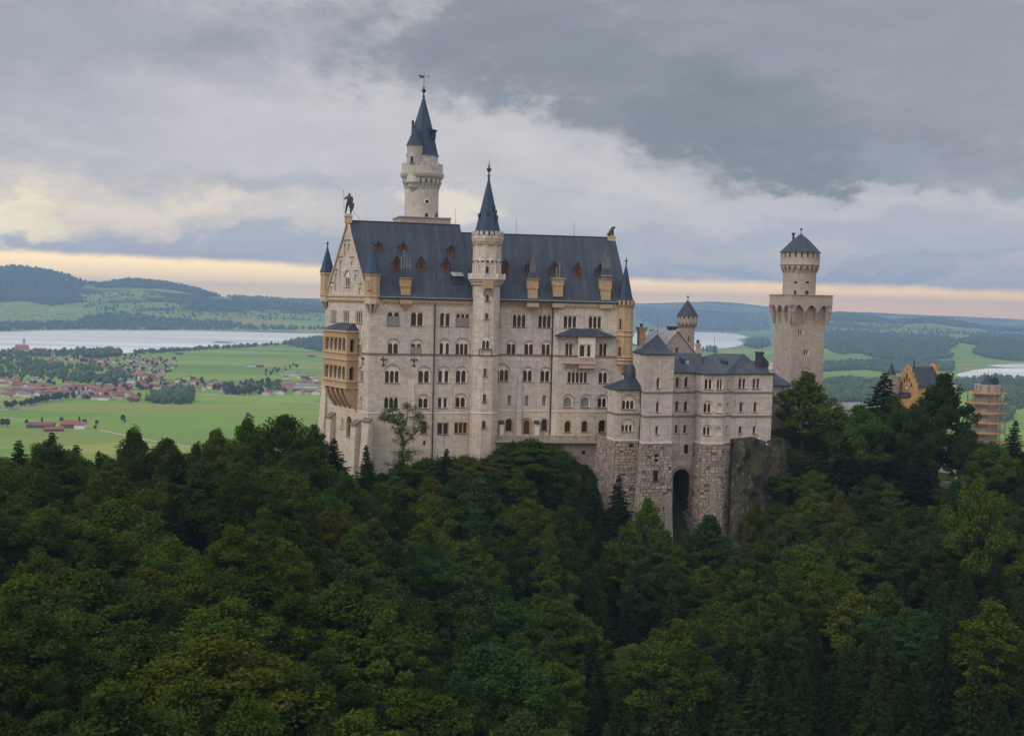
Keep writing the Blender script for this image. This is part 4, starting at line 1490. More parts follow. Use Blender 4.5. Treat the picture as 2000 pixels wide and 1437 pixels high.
def build_bower():
    q = lambda px, d: xy(px, 780, d)
    zb = EYE - 66
    O = [q(1187, 323), q(1204, 315.5), q(1249, 317.5)]
    T = [q(1250, 319.5), q(1258, 312.0), q(1313.5, 315.0), q(1315, 321)]
    M = [q(1313, 320.8), q(1358, 323)]
    B = [q(1356, 323.5), q(1373, 317.5), q(1412, 318.5), q(1428.5, 323)]
    K = [q(1428, 323), q(1508, 327)]
    root = thing('bower_house', 'lower pale wing with polygonal bays standing on a rough stone base', 'castle', (O[1].x, O[1].y, zb))
    frames = {}

    def seg(key, p, r):
        f = Frame.two(p, r)
        frames[key] = f
        return f
    fo0, fo1 = seg('o0', O[0], O[1]), seg('o1', O[1], O[2])
    ft0, ft1, ft2 = seg('t0', T[0], T[1]), seg('t1', T[1], T[2]), seg('t2', T[2], T[3])
    fm = seg('m', M[0], M[1])
    fb0, fb1, fb2 = seg('b0', B[0], B[1]), seg('b1', B[1], B[2]), seg('b2', B[2], B[3])
    fk = seg('k', K[0], K[1])
    W = lambda f, *a, **k: window(root, f, *a, **k)
    W(fo1, 1215.5, 782.5, 1238.5, 799, n=3, top=770.5)
    W(fo1, 1214.5, 829.5, 1235, 843, n=3, top=818, sep=.35, cols=False)
    W(ft1, 1283.5, 738.5, 1288.5, 757.5, n=1)
    W(ft1, 1282.5, 785.5, 1287.5, 805, n=1)
    W(ft1, 1281, 832.5, 1286, 847.5, n=1)
    for x0 in (1320.5, 1337.8):
        W(fm, x0, 737, x0 + 6.3, 756, n=1)
        W(fm, x0 - .8, 784, x0 + 5.2, 803, n=1)
        W(fm, x0 - 2, 830, x0 + 3.8, 846, n=1)
    W(fb1, 1377, 741, 1390.5, 760, n=2, sep=.3)
    W(fb1, 1401.2, 741.5, 1410.8, 760.5, n=2, sep=.3)
    W(fb2, 1421, 742, 1424.5, 759, n=1)
    W(fb1, 1375, 788, 1388.5, 805.5, n=2, top=782.5)
    W(fb1, 1399, 787, 1410.5, 806, n=1, style='blind', margin=.05)
    W(fb2, 1419.5, 786, 1423, 805, n=1)
    W(fb1, 1374, 834, 1387, 849.5, n=2, top=829, sep=.3)
    W(fb1, 1397, 833, 1409, 850, n=1, style='blind', margin=.05, sill=False)
    W(fb2, 1418, 832, 1421.5, 848, n=1)
    for x0 in (1443.5, 1471):
        W(fk, x0, 740, x0 + 13.2, 758.5, n=2, sep=.3)
        W(fk, x0 + 2, 786, x0 + 7.6, 804.5, n=1)
        W(fk, x0 + .2, 832.5, x0 + 5.6, 847, n=1)
    zt = {'o0': 762, 'o1': 762, 't0': 692, 't1': 692, 't2': 692, 'm': 727.5, 'b0': 731, 'b1': 731.5, 'b2': 731, 'k': 731.5}
    ref = {'o0': 'o1', 't0': 't1', 't2': 't1', 'b0': 'b1', 'b2': 'b1'}
    zbase = {}
    for k, f in frames.items():
        fr = frames[ref.get(k, k)]
        xm = {'o': 1226, 't': 1286, 'm': 1336, 'b': 1393, 'k': 1468}[k[0]]
        zT = fr.at(xm, zt[k])[1]
        zB = fr.at(xm, {'o': 859, 't': 864, 'm': 864, 'b': 865, 'k': 867}[k[0]])[1]
        zbase[k] = zB
        wall(root, f, rect(f.L, zB, zT), LIME)
        for y in (766.5, 813):
            if k[0] == 'o' and y < 800:
                continue
            course(root, f, -.05, f.L + .05, fr.at(xm, y if k[0] != 'o' else 808.5)[1], .38, .2)
        m = MB()
        m.box(f, -.05, f.L + .05, zB - .25, zB + .1, -.2, .1)
        m.build('base_moulding', TRIM, root)
    # rough base, battered outwards
    def base(key, pts, zt, zb, spread, mat, name='rough_base', back=9):
        n = len(pts)
        tops, bots = [], []
        c = sum(pts, Vector()) / n
        for i, p in enumerate(pts):
            nn = Vector()
            if i > 0:
                nn += Frame.two(pts[i - 1], p).n
            if i < n - 1:
                nn += Frame.two(p, pts[i + 1]).n
            nn.normalize()
            tops.append(p + nn * .12 + ZUP * zt)
            bots.append(p + nn * spread + ZUP * zb)
        bk = G['PL'].n * -back
        tops += [tops[-1] + bk, tops[0] + bk]
        bots += [bots[-1] + bk, bots[0] + bk]
        g = MB()
        m = 14
        rows = []
        for i in range(m + 1):
            t = i / m
            rows.append([b.lerp(a, t) for a, b in zip(tops, bots)])
        for i in range(m):
            r0_, r1_ = rows[i], rows[i + 1]
            N = len(r0_)
            for j in range(N):
                g.face([r0_[j], r0_[(j + 1) % N], r1_[(j + 1) % N], r1_[j]], 1)
        # every stone of the rustication stands proud by its own amount
        rb = random.Random(len(key) * 7 + ord(key))
        for j in list(range(n - 1)) + [n + 1]:
            j2 = (j + 1) % len(bots)
            a0, b0, a1, b1 = bots[j], bots[j2], tops[j], tops[j2]
            nn = (b0 - a0).cross(a1 - a0).normalized()
            if nn.dot(a0 - c) < 0:
                nn = -nn
            hgt = (a1 - a0).length
            N = int(hgt / .70)
            cut = [0.0]
            while cut[-1] < 1 - .5 / N:
                cut.append(min(1.0, cut[-1] + rb.uniform(.72, 1.35) / N))
            cut[-1] = 1.0
            N = len(cut) - 1
            wd = (b0 - a0).length
            for i in range(N):
                t0, t1 = cut[i] + .04 / N, cut[i + 1] - .04 / N
                u = rb.uniform(0, .4)
                while u < wd:
                    w_ = rb.uniform(.8, 2.1)
                    if rb.random() < .93:
                        e = .10 + rb.uniform(0, .28) * (1 if t0 < .8 else .6)
                        s0, s1 = max(0, (u + .05) / wd), min(1, (u + w_ - .05) / wd)
                        k = rb.uniform(.02, .09)
                        q = [a0.lerp(b0, s).lerp(a1.lerp(b1, s), t) for s, t in ((s0, t0), (s1, t0), (s1, t1), (s0, t1))]
                        c4 = sum(q, Vector()) / 4
                        if s1 - s0 > .01:
                            g.hexa([v - nn * .1 for v in q] + [v.lerp(c4, .10 + k) + nn * e for v in q])
                    u += w_
        return g.build(name, [mat, JOINT], root)
    base('o', O, zbase['o1'] - .1, zb + 8, 1.6, BLOCKS)
    base('t', T[:3], zbase['t1'] - .1, zb, 2.0, BLOCKS)
    base('k', K, zbase['k'] - .1, zb, .3, BLOCKS, back=6)
    base('b', B, zbase['b1'] - .1, zb, 1.5, BLOCKS)
    # recess with the tall dark arch
    g = MB()
    f = fm
    ua, ub = .6, f.L - .1
    za = f.at(1330, 915)[1]
    o = arch(f.at(1314.5, 930, -.3)[0], f.at(1346.5, 930, -.3)[0], zb - 2, za, 12)
    g.holed(f, [(-.5, zb - 4), (f.L + .5, zb - 4), (f.L + .5, zbase['m']), (-.5, zbase['m'])], [o], -.3)
    g.build('arch_wall', RUBBLE, root)
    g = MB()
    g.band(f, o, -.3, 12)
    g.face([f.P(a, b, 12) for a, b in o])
    g.build('arch_recess', flat_mat('dark_recess_stone', (.045, .04, .036), .95, .3, .8), root)  # recess lined in one near-black stone colour
    g = MB()
    oo = arch(o[0][0] - .8, o[1][0] + .8, zb - 2, za + .9, 12)
    g.holed(f, oo[:], [o], -.45)
    g.band(f, oo, -.45, -.3)
    g.build('arch_ring', RUBBLE_SMOOTH, root)
    # buttress strips of dressed stone on the base
    for fr, x0, x1, y0, y1, qq in ((ft1, 1300, 1312, 968, 1085, -2.4), (fb1, 1384, 1396, 925, 1062, -1.1), (fb2, 1406, 1428, 1031, 1075, -2.2)):
        ua, ub = fr.at(x0, y1, qq)[0], fr.at(x1, y1, qq)[0]
        xm = (x0 + x1) / 2
        za, z0 = fr.at(xm, y0, qq)[1], fr.at(xm, y1, qq)[1]
        m = MB()
        m.hexa([fr.P(ua - .2, z0, qq - .5), fr.P(ub + .2, z0, qq - .5), fr.P(ub + .2, z0, .5), fr.P(ua - .2, z0, .5),
                fr.P(ua, za, qq * .6), fr.P(ub, za, qq * .6), fr.P(ub, za + .6, .5), fr.P(ua, za + .6, .5)])
        m.build('base_buttress', RUBBLE_SMOOTH, root)
    # small openings in the base
    for fr, px, py, w_, h_, qq in ((ft1, 1282.5, 894, .55, 1.1, -.5), (ft1, 1281, 929, .6, 1.3, -.95), (fo1, 1234, 875, .6, 1.2, -.4), (fm, 1340, 877, .6, 1.2, -.35)):
        u, z = fr.at(px, py, qq)
        m = MB()
        m.box(fr, u - w_, u + w_, z - h_, z + h_, qq, qq + .4)
        m.build('slit', PANE, root)
    pipe(root, ft0, 1250, 762, 1243, 862, .2)
    m = MB()
    m.tube(ft0.P(-.3, zbase['t0'] + .1, -.3), ft0.P(-1.0, zb + 12, -2.4), .2, .2, 8)
    m.build('drainpipe', DARKMETAL, root)
    pipe(root, fb0, 1357, 733, 1352, 866, .2)
    pipe(root, fk, 1429.5, 866, 1429, 940, .16)
    # ---- roofs
    bk = G['PL'].n * -1

    def hip(name, pts, zE, apexes, mat, over=.5, th=.25):
        """eave polygon pts (plan), ridge points apexes (3-D): fan from the nearest ridge point"""
        c = sum(pts, Vector()) / len(pts)
        ev = [p + (p - c).normalized() * over + ZUP * zE for p in pts]
        g = MB()
        n = len(ev)
        near = [min(range(len(apexes)), key=lambda i: (apexes[i] - e).length) for e in ev]
        for i in range(n):
            j = (i + 1) % n
            if near[i] == near[j]:
                g.face([ev[i], ev[j], apexes[near[i]]])
            else:
                g.face([ev[i], ev[j], apexes[near[j]], apexes[near[i]]])
            g.face([ev[i] - ZUP * th, ev[j] - ZUP * th, ev[j], ev[i]])
        g.face([e - ZUP * th for e in ev])
        return g.build(name, mat, root)
    zO = fo1.at(1226, 760.5)[1]
    hip('roof', [O[0], O[1], O[2], O[2] + bk * 7, O[0] + bk * 3], zO, [pix(1221, 739, 322), pix(1252, 739, 323)], LEAD, .6)
    cc = xy(1232, 730, 324.5)
    z = lambda y: pix(1232, y, 324.5).z
    g = MB()
    rr = 1.85
    g.lathe(cc.x, cc.y, [(rr * 1.02, z(742)), (rr, z(736)), (rr * .97, z(730)), (rr * .86, z(723)), (rr * .62, z(716)), (rr * .3, z(712)), (.08, z(709.5))], 20)
    g.build('dome', LEAD, root, 40)
    # square stair tower roof, bell-cast
    zT = ft1.at(1286, 690.5)[1]
    pts = [T[0], T[1], T[2], T[2] + bk * 9, T[0] + bk * 6]
    c = sum(pts, Vector()) / 5
    ap = pix(1284.5, 652, 319.5)
    ev = [p + (p - c).normalized() * .55 + ZUP * (zT - .1) for p in pts]
    mid = [e.lerp(Vector((ap.x, ap.y, e.z)), .33) + ZUP * (ap.z - zT) * .22 for e in ev]
    g = MB()
    g.prism([e - ZUP * .3 for e in ev], ev)
    for i in range(5):
        j = (i + 1) % 5
        g.face([ev[i], ev[j], mid[j], mid[i]])
        g.face([mid[i], mid[j], ap])
    g.build('roof', LEAD, root)
    m = MB()
    m.tube(ap, ap + ZUP * 3.6, .07, .04, 5)
    m.build('lightning_rod', DARKMETAL, root)
    # plain wall closing the tower's other sides
    g = MB()
    zM = fm.at(1336, 727)[1]
    for a, b in ((T[2], T[2] + bk * 9), (T[2] + bk * 9, T[0] + bk * 6), (T[0] + bk * 6, T[0])):
        g.face([a + ZUP * zM * 0 + ZUP * (zT - 14), b + ZUP * (zT - 14), b + ZUP * zT, a + ZUP * zT])
    g.build('tower_wall', LIME, root)
    rM = [pix(1311, 689, 331), pix(1371, 690, 333)]
    g = MB()
    e0, e1 = M[0] + fm.n * .5 + ZUP * zM, M[1] + fm.n * .5 + fm.d * 1.8 + ZUP * zM
    b0, b1 = e0 + bk * 22, e1 + bk * 22
    for a, b, c_, d_ in ((e0, e1, rM[1], rM[0]), (b1, b0, rM[0], rM[1])):
        g.hexa([v - ZUP * .3 for v in (a, b, c_, d_)] + [a, b, c_, d_])
    ro = g.build('roof', LEAD, root)
    for px, py, s_, mat in ((1341, 708, .55, ZINC), (1336, 703, .7, LEAD)):
        p = pix(px, py, 326.5)
        f = Frame((p.x, p.y), fm.d)
        m = MB()
        m.hexa([f.P(-s_, p.z - .6, -.6), f.P(s_, p.z - .6, -.6), f.P(s_, p.z - .6, 1.5), f.P(-s_, p.z - .6, 1.5), f.P(-s_, p.z + .4, -.3), f.P(s_, p.z + .4, -.3), f.P(s_, p.z + .9, 1.5), f.P(-s_, p.z + .9, 1.5)])
        m.build('skylight', mat, ro)
    zB = fb1.at(1393, 730)[1]
    r = [pix(1395, 690.5, 334), pix(1453, 691, 337), pix(1468, 704.5, 335), pix(1490, 705, 336)]
    e = [fb0.P(2.0, zB, -.5), fb1.P(0, zB, -.5), fb1.P(fb1.L, zB, -.5), fb2.P(fb2.L, zB, -.5), fk.P(fk.L + .2, zB, -.5)]
    bb = [v + bk * 24 for v in e]
    g = MB()
    for quad in ((e[0], e[1], r[0]), (e[1], e[2], r[0]), (e[2], e[3], r[1], r[0]), (e[3], e[4], r[3], r[2]), (e[3], r[2], r[1])):
        g.face(list(quad))
        g.face([v - ZUP * .3 for v in quad])
    for i in range(4):
        g.face([e[i] - ZUP * .3, e[i + 1] - ZUP * .3, e[i + 1], e[i]])
    g.face([bb[4], bb[0], r[0], r[1]])
    g.face([bb[4], r[1], r[2], r[3]])
    g.face([e[4], bb[4], r[3]])
    g.face([bb[0], e[0], r[0]])
    ro = g.build('roof', LEAD, root)
    p = pix(1416, 706, 327)
    f = Frame((p.x, p.y), fb1.d)
    m = MB()
    m.hexa([f.P(-.7, p.z - .8, -.6), f.P(.7, p.z - .8, -.6), f.P(.7, p.z - .8, 1.5), f.P(-.7, p.z - .8, 1.5), f.P(-.7, p.z + .2, -.5), f.P(.7, p.z + .2, -.5), f.P(.7, p.z + .8, 1.5), f.P(-.7, p.z + .8, 1.5)])
    m.build('skylight', LEAD, ro)
    m = MB()
    for px, y0, y1, dd in ((1395, 691, 658, 334), (1488, 690, 664, 336)):
        m.tube(pix(px, y0 + 2, dd), pix(px + .6, y1, dd), .07, .04, 5)
    m.build('lightning_rod', DARKMETAL, root)
    g = MB()
    g.face([K[1] + ZUP * zb, K[1] + bk * 16 + ZUP * zb, K[1] + bk * 16 + ZUP * zB, K[1] + ZUP * zB])
    g.build('side_wall', LIME, root)
    # parapet gable with its chimney, and the capped corner pier
    g = MB()
    fk2 = fk.off(4)
    ua, ub, uc = fk2.at(1483, 700)[0], fk2.at(1491, 700)[0], fk2.at(1502, 730)[0]
    z0, z1, z2 = fk2.at(1490, 732)[1], fk2.at(1488, 690)[1], fk2.at(1500, 708)[1]
    P = fk2.P
    g.box(fk2, ua, ub, z0, z1, 0, 2.2)
    g.box(fk2, ua - .2, ub + .2, z1, z1 + .4, -.2, 2.4)
    g.hexa([P(ub, z0, .3), P(uc, z0, .3), P(uc, z0, 1.9), P(ub, z0, 1.9), P(ub, z1 - .6, .3), P(uc, z2, .3), P(uc, z2, 1.9), P(ub, z1 - .6, 1.9)])
    g.build('parapet_gable', LEAD, root)
    p = xy(1506, 720, 327.5)
    z = lambda y: pix(1506, y, 327.5).z
    g = MB()
    g.lathe(p.x, p.y, [(.55, z(866)), (.55, z(724)), (.75, z(722)), (.75, z(716)), (.5, z(715)), (.6, z(711)), (.15, z(709.5))], 8)
    g.build('corner_pier', LIME, root)


build_bower()


def build_knights_house():
    D = 352
    q = lambda px, d: xy(px, 660, d)
    root = thing('knights_house', 'gabled house with pale grey seamed roof behind the bower wing', 'house', tuple(q(1323, 352) + ZUP * (EYE - 20)))
    a, b = q(1299, 350), q(1356, 353)
    f = Frame.two(a, b)
    zE0, zE1 = f.at(1300, 674)[1], f.at(1354, 686)[1]
    zA = f.at(1323.5, 646)[1]
    uA = f.at(1323.5, 646)[0]
    window(root, f, 1320.3, 679.5, 1324, 688, n=1, mat=LIME_TOWER)
    wall(root, f, [(0, EYE - 20), (f.L, EYE - 20), (f.L, zE1), (uA, zA), (0, zE0)], LIME_TOWER, 'gable_wall')
    g = MB()
    for u0_, z0_, u1_, z1_ in ((-.6, zE0 - .4, uA, zA + .5), (uA, zA + .5, f.L + .6, zE1 - .4)):
        g.hexa([f.P(u0_, z0_ - .5, -.4), f.P(u1_, z1_ - .5, -.4), f.P(u1_, z1_ - .5, .6), f.P(u0_, z0_ - .5, .6), f.P(u0_, z0_, -.4), f.P(u1_, z1_, -.4), f.P(u1_, z1_, .6), f.P(u0_, z0_, .6)])
    g.build('gable_coping', FRIEZE, root)
    R0, R1 = f.P(uA, zA), pix(1270, 644.5, 362)
    E0, E1 = f.P(-.3, zE0), pix(1236, 689, 352)
    B0 = f.P(f.L, zE1)
    B1 = B0 + (R1 - R0)
    g = MB()
    for quad in ((E1, E0, R0, R1), (B0, B1, R1, R0)):
        g.hexa([v - ZUP * .35 for v in quad] + list(quad))
    ro = g.build('roof', ZINC, root)
    g = MB()
    g.face([E0 - ZUP * 14, E1 - ZUP * 14, E1, E0])
    g.face([E1 - ZUP * 14, B1 - ZUP * 14, B1, R1, E1])
    g.build('side_wall', LIME_TOWER, root)

    def chim(px0, px1, y0, y1, d, mat, pots=1, flare=True):
        c0 = q((px0 + px1) / 2, d)
        fr = Frame.yaw(c0, 15)
        w_ = (px1 - px0) / 2 * d / FPX
        z = lambda y: pix((px0 + px1) / 2, y, d).z
        g = MB()
        k = .8 if flare else 1
        g.box(fr, -w_ * k, w_ * k, z(y1), z(y0 + 6), 0, w_ * 2 * k)
        g.box(fr, -w_, w_, z(y0 + 6), z(y0 + 1.5), -.2, w_ * 2)
        g.box(fr, -w_ * 1.15, w_ * 1.15, z(y0 + 1.5), z(y0), -.35, w_ * 2.2)
        o = g.build('chimney', mat, root)
        for i in range(pots):
            p = fr.P((i - (pots - 1) / 2) * .9, 0, w_)
            g = MB()
            g.lathe(p.x, p.y, [(.42, z(y0)), (.38, z(y0 - 5)), (.55, z(y0 - 5.5)), (.55, z(y0 - 7))], 10)
            g.build('chimney_pot', DARKMETAL, o)
    chim(1247, 1263.5, 639, 676, 345, OCHRE)
    chim(1310, 1320.5, 644.5, 656, 357, OCHRE, 4, False)
    chim(1361, 1369.5, 671, 690, 338, FRIEZE)
    chim(1271, 1277.5, 642.5, 650, 361, FRIEZE, 0)
    # wooden bay with railings seen between the palace and the bower
    p = xy(1240, 700, 341)
    fr = Frame.yaw(p, 15)
    z = lambda y: pix(1245, y, 341).z
    ua, ub = fr.at(1236, 700)[0], fr.at(1254, 700)[0]
    g = MB()
    g.box(fr, ua, ub, z(742), z(692), 0.6, 6)
    g.box(fr, ua - .3, ub + .3, z(707), z(705), 0, .7)
    g.box(fr, ua - .3, ub + .3, z(700), z(699), 0, .12)
    for i in range(12):
        u = ua + (ub - ua) * i / 11
        g.box(fr, u - .06, u + .06, z(705), z(700), .03, .1)
    for px in (1241.5, 1246, 1251):
        u = fr.at(px, 720)[0]
        g.box(fr, u - .1, u + .1, z(742), z(707), .4, .62)
    g.build('balcony_bay', FRIEZE, root)


build_knights_house()


def build_small_turret():
    D = 363
    c = xy(1341.5, 650, D)
    s = D / FPX
    z = lambda y: pix(1341, y, D).z
    root = thing('round_turret', 'small round turret with battlements and pointed slate cap behind the gabled house', 'tower', (c.x, c.y, z(700)))
    g = MB()
    r = 14.8 * s
    g.lathe(c.x, c.y, [(r * 1.02, z(705)), (r, z(640))], 28)
    g.build('shaft', LIME_TOWER, root, 40)
    g = MB()
    rp = 20.3 * s
    corbel_ring(g, c.x, c.y, r * .98, rp, z(641), z(630), 16)
    g.lathe(c.x, c.y, [(rp, z(630.5)), (rp, z(622)), (rp - .5, z(622)), (rp - .5, z(629))], 28)
    merlons(g, c.x, c.y, rp, z(622), z(617), 14, .5, .62)
    g.lathe(c.x, c.y, [(r, z(642)), (r, z(616))], 24)
    g.build('battlement', LIME_TOWER, root, 40)
    g = MB()
    rr = 21.5 * s
    g.lathe(c.x, c.y, [(rr, z(617)), (rr * .97, z(616)), (rr * .62, z(604)), (rr * .3, z(593.5)), (.12, z(586))], 12)
    g.build('cone_roof', LEAD, root)
    g = MB()
    g.tube((c.x, c.y, z(587)), (c.x, c.y, z(579)), .1, .06, 6)
    g.lathe(c.x, c.y, [(.05, z(582)), (.32, z(580.5)), (.32, z(579)), (.05, z(577.5))], 10)
    g.build('finial', DARKMETAL, root)
    f = cyl_frame(c.x, c.y, r, 1345, 660)
    window(root, f, 1344, 655, 1346.2, 664, n=1, cut=False, mat=LIME_TOWER)


build_small_turret()


def build_square_tower():
    c0 = xy(1545.5, 680, 368)
    w = 11.4
    S = Frame.yaw(c0, 15)
    Wd = Vector((math.sin(R(15)), -math.cos(R(15)), 0))
    Wf = Frame.two(c0 - Wd * w, c0)
    z = lambda y: S.at(1575, y)[1]
    zb = EYE - 36
    root = thing('square_tower', 'square stone tower with flaring platform and round battlemented top', 'tower', (c0.x, c0.y, zb))
    W_ = lambda f, *a, **k: window(root, f, *a, **k)
    W_(S, 1559.7, 644, 1567.3, 654.5, n=2, sep=.3, sill=False, cols=False)
    W_(S, 1570.7, 683.5, 1578.7, 693.5, n=2, sep=.3, sill=False, cols=False)
    W_(S, 1568.7, 723.5, 1577.7, 735, n=2, top=717.5, sep=.3, sill=False)
    wall(root, S, rect(w, zb, z(600)), LIME_TOWER)
    for x0, y0, x1, y1 in ((1518.2, 644, 1520.6, 652.5), (1534.2, 682.5, 1536.4, 693), (1517, 717, 1519.8, 726.5)):
        W_(Wf, x0, y0, x1, y1, n=1, sill=False)
    wall(root, Wf, rect(w, zb, z(600)), LIME_TOWER)
    bk1, bk2 = S.P(w, 0), S.P(w, 0) - Vector((S.n.x, S.n.y, 0)) * w
    bk3 = Wf.P(0, 0)
    g = MB()
    for a, b in ((bk1, bk2), (bk2, bk3)):
        g.face([a + ZUP * zb, b + ZUP * zb, b + ZUP * z(600), a + ZUP * z(600)])
    g.build('rear_wall', LIME_TOWER, root)
    # platform parapet on pointed machicolations
    o = 1.5
    g = MB()
    cen = (S.P(w, 0) + bk3) / 2
    for f in (S, Wf, Frame.two(bk1, bk2), Frame.two(bk2, bk3)):
        g.box(f, -o, w + o - .6, z(596), z(577), -o, -o + .6)
        hw = .30
        for i in range(4):
            u = -o * .55 + (w + o * 1.1) * i / 3
            h1 = (w + o * 1.1) / 6
            wa = hw * (1.6 if i in (0, 3) else 1)
            P = f.P
            zc, zm, zt = z(634), z(609), z(596)
            sh = (.45 if i == 0 else -.45 if i == 3 else 0)
            g.hexa([P(u - wa + sh, zc, -.02), P(u + wa + sh, zc, -.02), P(u + wa + sh, zc, .4), P(u - wa + sh, zc, .4),
                    P(u - wa, zm, -o), P(u + wa, zm, -o), P(u + wa, zm, .4), P(u - wa, zm, .4)])
            L_, R_ = -o, w + o
            steps = [(zm, wa), (zm + (zt - zm) * .45, wa + (h1 - wa) * .22), (zm + (zt - zm) * .8, wa + (h1 - wa) * .58), (zt, h1)]
            for (z_a, w_a), (z_b, w_b) in zip(steps, steps[1:]):
                p_ = [(max(u - w_a, L_), min(u + w_a, R_), z_a), (max(u - w_b, L_), min(u + w_b, R_), z_b)]
                g.hexa([P(p_[0][0], z_a, -o), P(p_[0][1], z_a, -o), P(p_[0][1], z_a, .4), P(p_[0][0], z_a, .4),
                        P(p_[1][0], z_b, -o), P(p_[1][1], z_b, -o), P(p_[1][1], z_b, .4), P(p_[1][0], z_b, .4)])
    pl = g.build('machicolation', LIME_TOWER, root)
    g = MB()
    f = S
    g.box(S, -o - .25, w + o + .25, z(577), z(575.5), -o - .25, w + o + .25)
    g.build('platform', LIME_TOWER, root)
    D = cen.y
    c = xy(1561.5, 540, D)
    s = D / FPX
    zz = lambda y: pix(1562, y, D).z
    r = 31.5 * s
    g = MB()
    g.lathe(c.x, c.y, [(r, zz(578)), (r, zz(534))], 36)
    g.lathe(c.x, c.y, [(r, zz(536)), (r * .98, zz(494))], 36)
    g.build('round_shaft', LIME_TOWER, root, 40)
    rp = 37.3 * s
    g = MB()
    corbel_ring(g, c.x, c.y, r, rp, zz(534.5), zz(519), 20)
    g.lathe(c.x, c.y, [(rp, zz(519.3)), (rp * 1.02, zz(518)), (rp, zz(517)), (rp, zz(504)), (rp - .6, zz(504)), (rp - .6, zz(518))], 36)
    merlons(g, c.x, c.y, rp, zz(504), zz(494), 20, .6, .68)
    g.build('battlement', LIME_TOWER, root, 40)
    g = MB()
    rr = 40.3 * s
    g.lathe(c.x, c.y, [(rr, zz(494)), (rr * .97, zz(492.5)), (rr * .72, zz(482)), (rr * .4, zz(469)), (.15, zz(456.5))], 12)
    ro = g.build('cone_roof', LEAD, root)
    p = xy(1549.5, 465, D + 1)
    g = MB()
    g.lathe(p.x, p.y, [(.36, zz(477)), (.36, zz(458)), (.62, zz(457)), (.62, zz(455)), (.3, zz(454.5))], 10)
    g.build('vent_pipe', DARKMETAL, ro)
    g = MB()
    g.tube((c.x, c.y, zz(458)), (c.x, c.y, zz(448)), .12, .08, 6)
    g.lathe(c.x, c.y, [(.05, zz(450.5)), (.42, zz(449)), (.42, zz(447)), (.05, zz(445.5))], 10)
    g.build('finial', DARKMETAL, root)
    for x0, x1 in ((1550.5, 1555.8), (1572.5, 1579)):
        f = cyl_frame(c.x, c.y, r, (x0 + x1) / 2, 570)
        window(root, f, x0, 567, x1, 577, n=1, cut=False, mat=LIME_TOWER, sill=False)
    for x0, x1 in ((1551, 1557), (1574, 1579.5)):
        f = cyl_frame(c.x, c.y, r, (x0 + x1) / 2, 551)
        u, v = f.at((x0 + x1) / 2, 551.5)
        g = MB()
        g.box(f, u - .5, u + .5, v - .3, v + .3, -.04, .2)
        g.build('slit', PANE, root)


build_square_tower()


def box_house(name, label, cat, p, q, depth, z0, z1, zr, wallm, roofm, over=.5, mode='hip'):
    f = Frame.two(p, q)
    root = thing(name, label, cat, (p.x, p.y, z0))
    g = MB()
    g.box(f, 0, f.L, z0, z1, 0, depth)
    g.build('wall', wallm, root)
    g = MB()
    P = f.P
    e = [P(-over, z1, -over), P(f.L + over, z1, -over), P(f.L + over, z1, depth + over), P(-over, z1, depth + over)]
    k = min(depth / 2, f.L / 2.5) if mode == 'hip' else -over * 0
    a, b = P(k, zr, depth / 2), P(f.L - k, zr, depth / 2)
    for quad in ((e[0], e[1], b, a), (e[2], e[3], a, b), (e[1], e[2], b), (e[3], e[0], a)):
        g.face(quad)
    g.face([v - ZUP * .25 for v in e])
    for i in range(4):
        g.face([e[i] - ZUP * .25, e[(i + 1) % 4] - ZUP * .25, e[(i + 1) % 4], e[i]])
    g.build('roof', roofm, root)
    return root, f


def build_links():
    z = lambda y, px, d: pix(px, y, d).z
    r, f = box_house('link_house', 'small stone link building with black hipped roof beside the square tower', 'house',
                     xy(1504, 780, 345), xy(1543, 780, 347), 10, EYE - 40, z(752, 1525, 346), z(728, 1525, 351), LIME_TOWER, LEAD)
    f.holes = []
    window(r, f, 1510, 768, 1519, 793, n=1, cut=False, mat=LIME, style='blind')
    pipe(r, f, 1527, 755, 1526, 840, .15)
    g = MB()
    f2 = f.off(-1.5)
    g.box(f2, 0, f2.at(1530, 800)[0], EYE - 40, z(786, 1515, 345), 0, 1.4)
    g.build('porch', LIME_TOWER, r)
    r, f = box_house('connecting_wing', 'long low wing with grey seamed roof among the trees right of the tower', 'house',
                     xy(1596, 800, 383), xy(1704, 800, 391), 9, EYE - 52, z(799.5, 1650, 387), z(786, 1650, 391), LIME, ZINC, .6, 'gable')
    # retaining wall and path at the rock's edge
    p, q = xy(1509, 860, 336), xy(1522, 860, 337)
    f = Frame.two(p, q)
    g = MB()
    g.box(f, 0, f.L, z(856, 1515, 336), z(841, 1515, 336), 0, 3)
    tag(g.build('hut', DARKMETAL), 'small dark hut at the foot of the pale wing corner', 'hut')


build_links()


